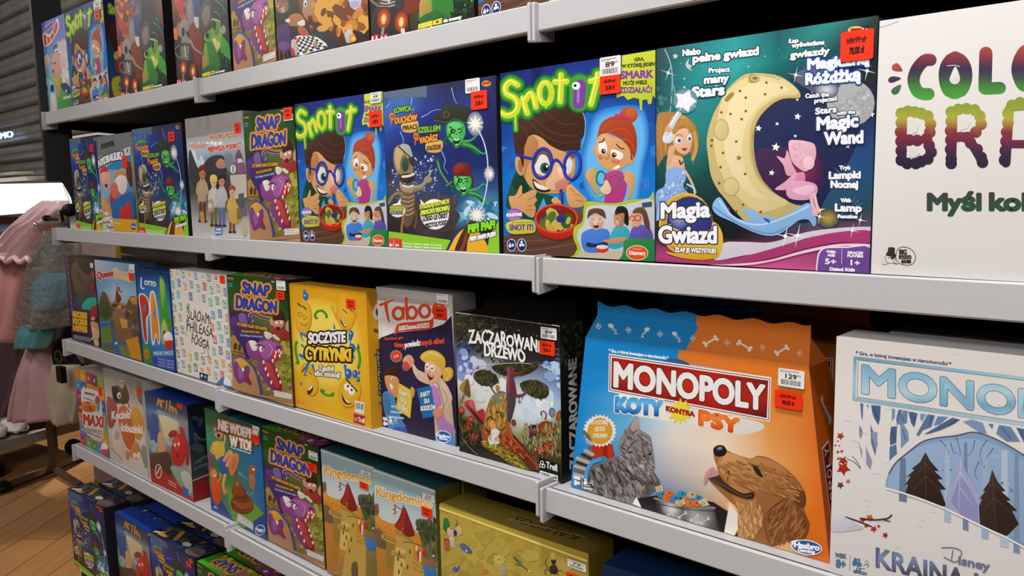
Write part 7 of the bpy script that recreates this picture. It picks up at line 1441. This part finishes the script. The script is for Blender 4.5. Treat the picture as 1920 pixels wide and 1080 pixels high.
kind('gold', Q(832.2,1194.9, 1106.1,1326.7, 1103.5,1038.2, 824,944.8), .32, .252, .07, art_gold, side='8a7420', top='b09a40', topart=top_gold)
kind('blue', Q(1131.8,1332.3, 1498.2,1493.1, 1506.6,1173.2, 1129.9,1056.2), .3, .24, .07, art_blue, side='0c2a50')

A = [
 ('sheep', -.030, .02, 0, 'blue game box with a pink woolly sheep at the far end of the top shelf', None, []),
 ('snot', .171, .02, 0, 'blue game box with a spectacled boy, beside the pale sheep box on the top shelf', None, [('price',174,-8,190,6),('sale',176,8,188,26)]),
 ('witch', .523, .02, .4, 'green witch and skeleton game box beside the spectacled boy box on the top shelf', None, []),
 ('witch', .848, .02, 0, 'green witch and skeleton game box touching the purple dragon box of the top shelf', None, []),
 ('snap', 1.119, .02, 0, 'purple dragon game box on the top shelf', None, []),
 ('wolf', 1.295, .02, 0, 'brown game box with animals around a chequered cloth on the top shelf', None, []),
 ('witch', 1.600, .02, 0, 'green witch game box right of the chequered cloth box on the top shelf', None, []),
 ('snot', 1.868, .02, 0, 'brown-bottomed game box with two round badges, cut off by the upper picture edge', None, []),
]
for n, x, y, r, lab, g, st in A:
    place(n, x, y, ZA, r, lab, g, quad=[(137,199),(206,183),(190,-20),(117,14)] if n == 'snot' else None, stick=st, sx=.885 if n == 'sheep' else {'snap': .69, 'witch': .96}.get(n, 1) if x > .6 else 1)
Bq = {'pir1': Q(143,428,194,432,186,255,131,266), 'pir2': Q(262,436,357,441,347,232,250,244), 'snB': Q(470,446,564,452,552,199,457,210), 'soB': Q(566,453,729,461,717,180,553,197)}
B = [
 ('pirate', .111, .022, 0, 'dark blue ghost pirate game box at the far end of the second shelf', None, [('sale',172,275,180,288)], 'pir1'),
 ('plumber', .336, .016, 0, 'game box with red-haired cartoon man and yellow bottom band on the second shelf', None, [('sale',233,290,244,312,'','')], None),
 ('pirate', .568, .02, 0, 'ghost pirate game box between the yellow-banded box and the snowy group box', None, [('sale',322,250,335,267)], 'pir2'),
 ('journey', .873, .02, 0, 'grey-topped game box showing a group of cartoon travellers in a snowy town', None, [('sale',440,231,453,249)], None),
 ('snap', 1.144, .02, 0, 'purple dragon game box between the travellers box and a nose-glasses boy box', None, [('price',534,214,552,224),('sale',534,200,551,221)], 'snB'),
 ('snot', 1.346, .02, .4, 'nose-glasses boy game box beside the purple dragon box on the second shelf', None, [('price',696,182,716,200),('sale',694,216,718,243)], 'soB'),
 ('pirate', 1.626, .02, -.3, 'largest ghost pirate game box, between the two larger nose-glasses boy boxes', None, [('price',877,148,905,173,'',''),('sale',888,173,919,204)], None),
 ('snot', 1.911, .02, 0, 'largest blue game box with boy sniffing over a red bowl, beside the moon lamp box', None, [('price',1131,110,1169,142,'89','99'),('sale',1131,145,1168,175)], None),
 ('magia', 2.189, .02, 0, 'teal and navy game box with a cream crescent moon and a fairy', None, [('sale',1577,62,1637,110,'109.99 zł','70.00 zł')], None),
 ('colour', 2.4665, .02, 0, 'white game box with rainbow bubble letters on the second shelf', None, [], None),
]
for n, x, y, r, lab, g, st, q in B:
    place(n, x, y, ZB, r, lab, g, quad=Bq.get(q), stick=st, sx={'pir1': .77, 'pir2': 1.03, 'snB': .80}.get(q, 1))
Cc = [
 ('cauldron', -.004, .018, 0, 'dark purple game box with yellow lettering at the far end of the third shelf', None, []),
 ('castle', .256, .012, 0, 'game box with a red-roofed castle under blue sky, on the third shelf', None, [('price',243,499,252,512,'',''),('sale',243,512,253,527,'','')]),
 ('letters', .556, .009, 0, 'blue game box with big fruit-coloured letters, on the third shelf', None, []),
 ('stamps', .747, .014, 0, 'white game box covered in small coloured postage stamps', None, [('sale',410,514,420,531,'','')]),
 ('snap', 1.041, .012, .8, 'purple dragon game box between the stamp-covered box and the yellow lemon box', None, [('price',512,524,531,544,'',''),('sale',512,544,530,562)]),
 ('lemon', 1.284, .021, 0, 'yellow game box with laughing lemons', None, [('sale',652,560,670,580)]),
 ('taboo', 1.550, .046, 0, 'navy and white game box with blonde woman and boy holding cards', None, [('price',823,555,845,577,'',''),('sale',817,579,842,606)]),
 ('tree', 1.783, .032, 0, 'black game box showing a twisted fairy tree with red mushrooms', None, [('price',1025,614,1056,640,'89','99'),('sale',1022,639,1052,670)]),
 ('frozen', 2.4345, .011, 0, 'white game box with pale blue lettering and a winter forest window', None, []),
]
for n, x, y, r, lab, g, st in Cc:
    place(n, x, y, ZC, r, lab, g, stick=st, sx=.92 if n == 'letters' else 1)
D = [
 ('maxi', -.006, .018, 0, 'colourful chequered game box with white panel at the far end of the fourth shelf', None, [('sale',180,720,188,738,'','')], 0),
 ('kitten', .235, .017, 0, 'cream game box with grey cat and orange and red circles, on the fourth shelf', None, [('sale',257,725,266,740,'','')], 0),
 ('lobster', .528, .016, 1, 'game box with red lobster and red base on the fourth shelf', None, [('sale',340,755,352,770,'','')], 0),
 ('poo', .857, .026, 0, 'green and blue game box with a brown swirl and barefoot boy', None, [('price',476,803,489,816,'',''),('sale',474,818,490,840,'','')], 0),
 ('snap', 1.126, .029, 0, 'purple dragon game box on the fourth shelf beside the castle boxes', None, [('price',578,847,596,868,'',''),('sale',576,868,595,890)], Q(503,1012,609,1064,597,842,490,806)),
 ('kingdom', 1.366, .026, 0, 'castle and red spire game box touching the purple dragon box of the fourth shelf', None, [('price',678,880,696,895,'59','99'),('sale',675,901,692,920)], Q(613.5,1070.9, 712.3,1122.8, 701.7,876.2, 601.6,840.9)),
 ('kingdom', 1.547, .022, 0, 'castle and red spire game box beside the gold box', None, [('price',793,922,816,943,'59','99'),('sale',791,947,812,973)], None),
 ('gold', 1.745, .015, 2.5, 'gold game box with small butterflies and scissors', None, [('price',1065,1046,1100,1073,'79','99'),('sale',1062,1070,1094,1098)], 0),
 ('blue', 2.085, .037, 5, 'plain blue game box in the shade beside the gold box', None, [], 0),
]
for n, x, y, r, lab, g, st, q in D:
    place(n, x, y, ZD, r, lab, g, quad=q or None, stick=st, sx=.93 if n == 'snap' else 1)
E_ = [
 ('pirate', -.078, -.012, 2, 'ghost pirate game box at the outer corner of the bottom shelf', None, [('sale',180,942,192,957,'','')], Q(140.5,1062.2, 207.9,1109.8, 194.3,954.3, 127,916.4), 'pirate'),
 ('lobster', .222, .02, 0, 'blue-topped lobster game box on the bottom shelf', None, [('price',279,985,291,1005,'',''),('sale',279,1008,290,1022,'','')], Q(227.2,1109.2, 291.1,1159.5, 277.8,994.4, 213.9,954.3), 0),
 ('pirate', .478, .018, 0, 'ghost pirate game box on the bottom shelf beside the blue-topped box', None, [('sale',350,1050,360,1066,'','')], Q(292.9,1162.4, 377.2,1228.9, 364.1,1049.2, 279.6,996.1), 'pirate'),
 ('snap', .765, .02, 0, 'green-topped dragon game box lowest of its kind, on the bottom shelf', None, [], None, 'snap'),
]
for n, x, y, r, lab, g, st, q, back in E_:
    place(n, x, y, ZE, r, lab, g, quad=q, stick=st)
# boxes one row deeper whose tops and edges show in the shade
def behind(n, x, y, z, lab, grp=None): place(n, x, y, z, 0, lab, grp, hide_art=True)
behind('pirate', -.05, .075, ZE, 'dark game box top directly behind the corner pirate box of the bottom shelf')
behind('lobster', .24, .1, ZE, 'shaded game box right behind the blue-topped box of the bottom shelf')
behind('pirate', .48, .1, ZE, 'shaded game box behind the second pirate box of the bottom shelf')
behind('snap', .77, .095, ZE, 'shaded game box behind the green-topped dragon box of the bottom shelf')
behind('kingdom', 1.55, .088, ZD, 'shaded olive-sided game box behind the castle box next to the gold box')
behind('lobster', .80, .12, ZD, 'dark game box in the gap behind the red-based lobster box')
behind('frozen', 2.47, .075, ZC + .0, 'pale game box in the shade behind the winter forest box')
behind('witch', 1.70, .125, ZC, 'dark game box standing in the shade behind the navy cards box')

# ------------------------------------------------------------------ costume rail and things beyond the far end of the shelves
def cam_axes_at():
    yw, p, r = .745823, -.125141, -.020597
    f0 = Vector((-math.sin(yw), math.cos(yw), 0)); r0 = Vector((math.cos(yw), math.sin(yw), 0)); up = Vector((0, 0, 1))
    f = f0 * math.cos(p) + up * math.sin(p); u = up * math.cos(p) - f0 * math.sin(p)
    return r0 * math.cos(r) + u * math.sin(r), u * math.cos(r) - r0 * math.sin(r), f
_A = cam_axes_at(); _C = Vector((2.776365, -.900385, 1.254019))
def at(x, y, Y):
    """the point of the plan at depth Y that a surveyed picture point belongs to"""
    d = _A[0] * ((x - 960) / 1513.82) - _A[1] * ((y - 540) / 1513.82) + _A[2]
    return _C + d * ((Y - _C.y) / d.y)
def on_floor(x, y, z=FLOOR):
    d = _A[0] * ((x - 960) / 1513.82) - _A[1] * ((y - 540) / 1513.82) + _A[2]
    return _C + d * ((z - _C.z) / d.z)
def cloth(name, rows, Y, depth, folds, m, parent=None, amp=.014, seed=1, n=36):
    """a hanging garment lofted through rows (height, left, right); full front and back with soft folds"""
    rg = random.Random(seed); ph = [rg.uniform(0, 6.3) for _ in range(4)]
    bm = bmesh.new(); rings = []
    fine = []
    for i in range(len(rows) - 1):
        for k in range(4):
            t = k / 4; fine.append(tuple(rows[i][j] * (1 - t) + rows[i + 1][j] * t for j in range(3)))
    fine.append(rows[-1])
    L = len(fine)
    for i, (y, xl, xr) in enumerate(fine):
        a, b = at(xl, y, Y), at(xr, y, Y); s = i / (L - 1); ring = []
        for k in range(n):
            t = k / n * 2 * PI; c = .5 - .5 * math.cos(t); w = math.sin(t)
            fold = amp * (.35 + s) * (math.sin(c * folds * PI * 2 + ph[0] + s * 1.5) + .5 * math.sin(c * folds * 4.2 * PI + ph[1] - s * 2))
            p = a.lerp(b, c); p.y = Y - w * depth * (.35 + .65 * min(1, s * 2 + .2)) + fold * (1 if w > 0 else .4); p.z += .004 * math.sin(c * folds * 6 + ph[2]) * s
            ring.append(bm.verts.new(p))
        rings.append(ring)
    for i in range(L - 1):
        for k in range(n): bm.faces.new((rings[i][k], rings[i][(k + 1) % n], rings[i + 1][(k + 1) % n], rings[i + 1][k]))
    bm.faces.new(rings[0][::-1]); bm.faces.new(rings[-1])
    if parent is not None:
        for v in bm.verts: v.co -= parent.location
    return bm_obj(name, bm, m, parent, smooth=True)
def satin(n, c, r=.32): return mat(n, c, rough=r, spec=.5, bump=.25, bscale=30)
def plastic_film():
    m = bpy.data.materials.new('clear_film'); m.use_nodes = True; nt = m.node_tree; nt.nodes.clear()
    o = nt.nodes.new('ShaderNodeOutputMaterial'); mx = nt.nodes.new('ShaderNodeMixShader'); tr = nt.nodes.new('ShaderNodeBsdfTransparent'); gl = nt.nodes.new('ShaderNodeBsdfPrincipled')
    gl.inputs['Base Color'].default_value = (.30, .29, .27, 1); gl.inputs['Roughness'].default_value = .12
    n = nt.nodes.new('ShaderNodeTexNoise'); n.inputs['Scale'].default_value = 14; n.inputs['Detail'].default_value = 4
    bp = nt.nodes.new('ShaderNodeBump'); bp.inputs['Strength'].default_value = .8; bp.inputs['Distance'].default_value = .03
    nt.links.new(n.outputs['Fac'], bp.inputs['Height']); nt.links.new(bp.outputs['Normal'], gl.inputs['Normal'])
    mx.inputs['Fac'].default_value = .38
    nt.links.new(tr.outputs[0], mx.inputs[1]); nt.links.new(gl.outputs[0], mx.inputs[2]); nt.links.new(mx.outputs[0], o.inputs['Surface'])
    return m
FILM = plastic_film()
def base_of(x, y, Y): p = at(x, y, Y); return (p.x, p.y, p.z)
# pink costume: shining top under film, ruffled hem, dusky skirt
t = thing('costume_dress', 'pink satin costume dress with ruffled top hanging on the rail beside the shelves', 'dress', base_of(40, 640, .22))
cloth('bodice', [(376, 84, 124), (392, 62, 128), (412, 44, 112), (432, 26, 90), (452, 8, 78), (470, -10, 66), (486, -16, 58)], .22, .05, 4, satin('pink_satin', 'f6ced2', .26), t, amp=.02, seed=4)
cloth('skirt', [(478, -20, 57), (520, -22, 55), (560, -24, 50), (600, -26, 44), (640, -26, 38)], .25, .05, 3, satin('dusky_satin', 'b8807c', .5), t, amp=.016, seed=2)
bm = bmesh.new(); tube(bm, [at(-16 + i * 7.4, 484 + 5 * math.sin(i * 1.9) + i * .5, .16) for i in range(11)], .012, 8)
for v in bm.verts: v.co -= t.location
bm_obj('ruffle', bm, satin('pink_satin', 'f6ced2', .26), t, smooth=True)
t = thing('garment', 'dark plum satin costume hanging below the pink dress, at the very edge of the picture', 'costume', base_of(20, 790, .42))
cloth('cape', [(556, -30, 62), (600, -32, 62), (650, -34, 60), (700, -34, 52), (745, -34, 42), (785, -34, 26)], .42, .06, 3, satin('plum_satin', '4c3844', .3), t, amp=.03, seed=6)
t = thing('pink_skirt', 'dusty mauve costume skirt hanging in front of the rail post', 'skirt', base_of(75, 795, .27))
cloth('skirt', [(640, 62, 92), (665, 58, 98), (700, 50, 102), (730, 42, 108), (760, 33, 114), (788, 26, 120)], .27, .06, 3, satin('mauve_satin', 'b38a8e', .45), t, amp=.02, seed=9)
t = thing('garment_bag', 'clear plastic bag with teal tulle inside, hanging beside the dark purple box', 'bag', base_of(95, 615, .16))
cloth('film', [(432, 84, 140), (460, 70, 146), (510, 58, 142), (560, 50, 138), (600, 42, 134), (613, 40, 132)], .13, .055, 2, FILM, t, amp=.012, seed=3)
cloth('tulle', [(512, 84, 122), (525, 70, 130), (545, 66, 130), (565, 72, 128), (578, 84, 120)], .145, .035, 6, satin('teal_tulle', '3c8494', .7), t, amp=.01, seed=5)
cloth('backing', [(500, 64, 134), (540, 58, 134), (575, 54, 134), (608, 48, 130)], .17, .03, 2, satin('brown_lining', '5a4a3c', .7), t, amp=.01, seed=5)
t = thing('teal_scarf', 'teal cloth hem showing below the clear plastic bag', 'costume', base_of(65, 655, .2))
cloth('hem', [(606, 42, 96), (625, 38, 98), (640, 36, 94), (652, 34, 88)], .2, .03, 3, satin('teal_satin', '4a8a92', .35), t, amp=.012, seed=8)
t = thing('cream_bag', 'cream fabric bag with a black clip hanging next to the mauve skirt', 'bag', base_of(125, 790, .2))
cloth('pouch', [(684, 100, 150), (715, 102, 152), (750, 108, 152), (775, 116, 150), (792, 120, 148)], .2, .04, 2, satin('cream_cloth', '9c8f78', .6), t, amp=.015, seed=12)
p = at(115, 702, .13); o = box_obj('clip', p.x - .025, p.x + .025, p.y - .01, p.y + .01, p.z - .03, p.z + .03, M_BLACK); o.parent = t; o.location = -Vector(t.location)
t = thing('dark_costume', 'black costume with a buckle hanging between the clear bag and the third shelf', 'costume', base_of(110, 690, .31))
cloth('fabric', [(606, 88, 134), (640, 86, 132), (665, 88, 134), (690, 98, 150)], .31, .04, 2, satin('black_cloth', '1e1815', .7), t, amp=.02, seed=15)
bm = bmesh.new(); c = at(110, 668, .25); tube(bm, [c + Vector((.042 * math.cos(a), 0, .022 * math.sin(a))) for a in [i * PI / 8 for i in range(17)]], .005, 8)
for v in bm.verts: v.co -= t.location
bm_obj('buckle', bm, mat('dark_buckle', '6a6058', rough=.3, metal=.8), t, smooth=True)
# pegs of the rail
def peg(name, a, b, r, m, label):
    t = thing(name, label, 'hook', tuple(a)); bm = bmesh.new(); tube(bm, [Vector((0, 0, 0)), b - a, b - a + Vector((.02, -.01, .03))], r, 8); bm_obj('prong', bm, m, t, smooth=True)
    bm = bmesh.new(); tube(bm, [Vector((-.012, .01, 0)), Vector((.012, -.01, 0))], r * 1.8, 8); bm_obj('socket', bm, m, t, smooth=True)
peg('hook', at(70, 421, .10), at(114, 416, .06), .004, mat('bright_steel', 'd8d4d0', rough=.2, metal=.9), 'shiny steel hook prong in front of the pink dress')
peg('hanger_clip', at(88, 409, .12), at(117, 413, .10), .006, M_BLACK, 'black hanger clip above the shiny steel hook')
peg('hanger_clip', at(131, 394, .10), at(142, 384, .12), .012, M_BLACK, 'thick black clip touching the upright beside the second shelf')
# white light box above the costumes
pts = [(-60, 346), (117, 343), (124, 347), (141, 388), (134, 393), (-60, 408)]
t = thing('light_box', 'glowing white sign box above the hanging costumes', 'light box', base_of(30, 405, .42)); bm = bmesh.new()
f = [bm.verts.new(at(x, y, .42) - t.location) for x, y in pts]; b = [bm.verts.new(v.co + Vector((0, .05, 0))) for v in f]
bm.faces.new(f)
bm2 = bmesh.new(); n = len(f)
g = [bm2.verts.new(v.co.copy()) for v in f]; h = [bm2.verts.new(v.co.copy()) for v in b]
for i in range(n): bm2.faces.new((g[i], g[(i + 1) % n], h[(i + 1) % n], h[i]))
bm2.faces.new(h)
for v in b: bm.verts.remove(v)
bm_obj('face', bm, mat('lit_white', 'ffffff', rough=.5, emit='fffaf4', estr=1.15), t); bm_obj('housing', bm2, mat('white_housing', 'd8d4d0', rough=.4), t)
bm = bmesh.new(); tube(bm, [at(118, 348, .415) - t.location, at(137, 391, .415) - t.location], .002, 6); bm_obj('seam', bm, mat('grey_seam', '8a8682'), t)
def slab(name, label, cat, x0, x1, y0, y1, Y, d, m):
    a, b = at(x0, y1, Y), at(x1, y0, Y); a.z = FLOOR if name == 'display_rod' or 'third shelf' in label else a.z; t = thing(name, label, cat, (a.x, Y, a.z)); bm = bmesh.new(); add_box(bm, 0, b.x - a.x, 0, d, 0, b.z - a.z); bm_obj('panel', bm, m, t, bevel=.002); return t
slab('display_ledge', 'pale grey ledge on top of the glowing sign box', 'ledge', -40, 50, 331, 344, .44, .1, mat('pale_ledge', 'b8b2ac', rough=.6))
slab('display_ledge', 'small grey block in front of the shutter above the pale ledge', 'ledge', -20, 24, 322, 331, .5, .1, mat('grey_ledge', '8a8580', rough=.6))
slab('red_rail', 'dark red strip directly below the glowing sign box', 'rail', -40, 27, 407, 415, .48, .03, mat('red_strip', '7a2c22', rough=.5))
slab('blue_cloth', 'slate blue folded cloth under the dark red strip', 'cloth', -40, 20, 416, 432, .49, .05, mat('slate_cloth', '5a6484', rough=.8))
slab('display_board', 'pale panel seen through the open end of the second shelf', 'board', 134, 215, 243, 454, .5, .02, mat('pale_panel', 'd8cec6', rough=.6))
slab('display_board', 'pinkish grey panel seen through the open end of the third shelf', 'board', 140, 216, 455, 480, .5, .02, mat('pink_panel', '9a857c', rough=.6))
slab('display_rod', 'thin yellow rod seen above the boxes of the third shelf', 'rod', 217, 221, 455, 474, .4, .01, mat('yellow_rod', 'c89a20', rough=.5))
# glowing letters put in for the reflection of a lit sign at the shutter
t = thing('sign_reflection', 'small blue-white lit lettering in front of the roller shutter', 'sign', base_of(0, 262, .84))
a, b = at(-32, 265, .84) - t.location, at(23, 257, .84) - t.location
vs, tris, loops, wd = text_shape('ELLAMO'); hgt = (at(10, 250, .84) - at(10, 262, .84)).length
bm = bmesh.new(); V = [bm.verts.new(a.lerp(b, x / wd) + Vector((0, 0, y * hgt))) for x, y in vs]
for q in tris:
    try: bm.faces.new([V[i] for i in q])
    except ValueError: pass
ret = bmesh.ops.extrude_face_region(bm, geom=list(bm.faces)); bmesh.ops.translate(bm, vec=(0, .01, 0), verts=[v for v in ret['geom'] if isinstance(v, bmesh.types.BMVert)])
bm_obj('lettering', bm, mat('reflected_letters_glow', 'dce8ff', emit='b8d4ff', estr=1.3), t)
# rail stand and trolley
foot = on_floor(104, 889); t = thing('clothes_rail', 'brown steel clothes rail stand carrying the costumes', 'clothes rail', tuple(foot)); z0 = Vector((0, 0, .022))
def bar(name, a, b, w):
    bm = bmesh.new(); tube(bm, [a, b], w, 4); bm_obj(name, bm, M_CHROME, t)
top = at(96, 640, foot.y) - foot
bar('post', Vector((0, 0, .02)), Vector((0, 0, 1.15)), .024)
e1 = on_floor(-40, 940) - foot; e2 = on_floor(158, 861) - foot; e3 = on_floor(152, 918) - foot
bar('base_bar', Vector((0, 0, .03)), e1 + z0, .022); bar('base_bar', Vector((0, 0, .03)), e2 + z0, .02); bar('base_bar', Vector((0, 0, .03)), e3 + z0, .02)
bar('top_bar', Vector((0, -.1, 1.15)), Vector((-.5, .1, 1.15)), .018)
def wheel(par, p, r):
    bm = bmesh.new(); tube(bm, [p + Vector((-.012, 0, r)), p + Vector((.012, 0, r))], r, 14); return bm_obj('caster', bm, M_BLACK, par, smooth=False)
wheel(t, on_floor(8, 924) - foot, .03)
a, b = at(-60, 846, .66), at(152, 780, .95)
t = thing('platform_trolley', 'low grey platform trolley on casters behind the costumes', 'trolley', (-2.9, .75, FLOOR))
q0, q1 = on_floor(-60, 845, .06), on_floor(152, 788, .06)
bm = bmesh.new(); d = (q1 - q0); nrm = Vector((-d.y, d.x, 0)).normalized() * .45
vs_ = [q0, q1, q1 + nrm, q0 + nrm]; lo = [bm.verts.new(v - t.location - Vector((0, 0, .05))) for v in vs_]; hi = [bm.verts.new(v - t.location) for v in vs_]
bm.faces.new(lo[::-1]); bm.faces.new(hi)
for i in range(4): bm.faces.new((lo[i], lo[(i + 1) % 4], hi[(i + 1) % 4], hi[i]))
bm_obj('deck', bm, mat('trolley_grey', '8a8078', rough=.5), t)
for f_ in (.25, .96):
    p = q0.lerp(q1, f_) + nrm * .12; wheel(t, Vector((p.x, p.y, FLOOR)) - t.location, .042)
for i, (fx, c, lab) in enumerate(((.30, 'd8d0c8', 'white shoe lying on the low trolley, nearest to the picture edge'), (.50, 'c8c0b8', 'white bundle on the low trolley beside the black box'), (.68, '1c1a1a', 'black box lying on the low trolley'), (.86, 'cfc6bd', 'white bundle on the low trolley next to the rail post'))):
    p = q0.lerp(q1, fx) + nrm * .25; nm = ('shoe', 'bundle', 'small_box', 'bundle')[i]
    bm = bmesh.new()
    if nm == 'small_box': add_box(bm, -.07, .07, -.05, .05, 0, .06); bmesh.ops.bevel(bm, geom=list(bm.edges), offset=.006, segments=2, affect='EDGES')
    else:
        bmesh.ops.create_icosphere(bm, subdivisions=3, radius=1)
        for v in bm.verts: v.co = Vector((v.co.x * .10, v.co.y * .06, max(0, (v.co.z * .5 + .5)) * (.075 if v.co.x < .2 else .05) + .006 * math.sin(v.co.x * 9 + v.co.y * 7)))
    o = bm_obj(nm, bm, mat('trolley_item_' + c, c, rough=.7), None, smooth=nm != 'small_box'); o.location = p; tag(o, lab, nm.replace('_', ' '))

build_koty()

# ------------------------------------------------------------------ camera
F, YAW, PITCH, ROLL = 1513.82, .745823, -.125141, -.020597
CAM = Vector((2.776365, -.900385, 1.254019))
def cam_axes():
    cy, sy = math.cos(YAW), math.sin(YAW)
    fwd = Vector((-sy, cy, 0)); right = Vector((cy, sy, 0)); up = Vector((0, 0, 1))
    f = fwd * math.cos(PITCH) + up * math.sin(PITCH); u = up * math.cos(PITCH) - fwd * math.sin(PITCH)
    return right * math.cos(ROLL) + u * math.sin(ROLL), u * math.cos(ROLL) - right * math.sin(ROLL), f
AX = cam_axes()
cd = bpy.data.cameras.new('camera'); co = bpy.data.objects.new('camera', cd); C.objects.link(co)
cd.sensor_width = 36; cd.lens = F / 1920 * 36; cd.clip_start = .02
mw = Matrix((AX[0], AX[1], -AX[2])).transposed().to_4x4(); mw.translation = CAM; co.matrix_world = mw
bpy.context.scene.camera = co

# ------------------------------------------------------------------ light: ceiling spots over the aisle, softer light from the rest of the hall, added lamps at the far end
def spot(name, loc, to, power, size=.06, cone=70, blend=.6, c=(1, .93, .86)):
    l = bpy.data.lights.new(name, 'SPOT'); l.energy = power; l.spot_size = math.radians(cone); l.spot_blend = blend; l.shadow_soft_size = size; l.color = c
    o = bpy.data.objects.new(name, l); C.objects.link(o); o.location = loc
    o.rotation_euler = (Vector(to) - Vector(loc)).to_track_quat('-Z', 'Y').to_euler(); return o
def area(name, loc, to, power, sx, sy, c=(1, .95, .9)):
    l = bpy.data.lights.new(name, 'AREA'); l.energy = power; l.shape = 'RECTANGLE'; l.size = sx; l.size_y = sy; l.color = c
    o = bpy.data.objects.new(name, l); C.objects.link(o); o.location = loc
    o.rotation_euler = (Vector(to) - Vector(loc)).to_track_quat('-Z', 'Y').to_euler(); return o
spot('ceiling_spot', (2.45, -.72, 2.95), (2.25, .0, .9), 170, cone=80, c=(1, .99, .985))
spot('ceiling_spot', (1.2, -.72, 2.95), (1.2, .0, .9), 50, cone=70, c=(1, .985, .97))
spot('ceiling_spot', (.1, -.75, 2.95), (.2, .0, 1.2), 22, cone=60, c=(1, .96, .92))
area('hall_ceiling_panel', (2.9, -2.9, 2.9), (2.1, 0, 1.05), 84, 2.0, 1.2, c=(1, .99, .98))
spot('floor_spot', (-2.0, .78, 2.9), (-1.95, .45, 0), 300, cone=30, c=(1, .86, .70), size=.05)  # added narrow cone making a bright patch on the boards
spot('floor_spot', (-.55, -.5, 2.9), (-.45, -.1, 0), 190, cone=17, c=(1, .86, .70), size=.05)  # second added cone for the bright patch nearer the shelves
area('shutter_light', (-2.2, -1.6, 2.9), (-2.2, .9, 1.2), 52, 1.6, .6, c=(1, .95, .9))  # added area light that lifts the shutter and the costumes
w = bpy.data.worlds.new('hall'); bpy.context.scene.world = w; w.use_nodes = True
w.node_tree.nodes['Background'].inputs['Color'].default_value = (1, .96, .93, 1); w.node_tree.nodes['Background'].inputs['Strength'].default_value = .05
sc = bpy.context.scene
sc.view_settings.view_transform = 'Standard'; sc.view_settings.look = 'None'; sc.view_settings.exposure = 0; sc.view_settings.gamma = 1; sc.view_settings.use_curve_mapping = False
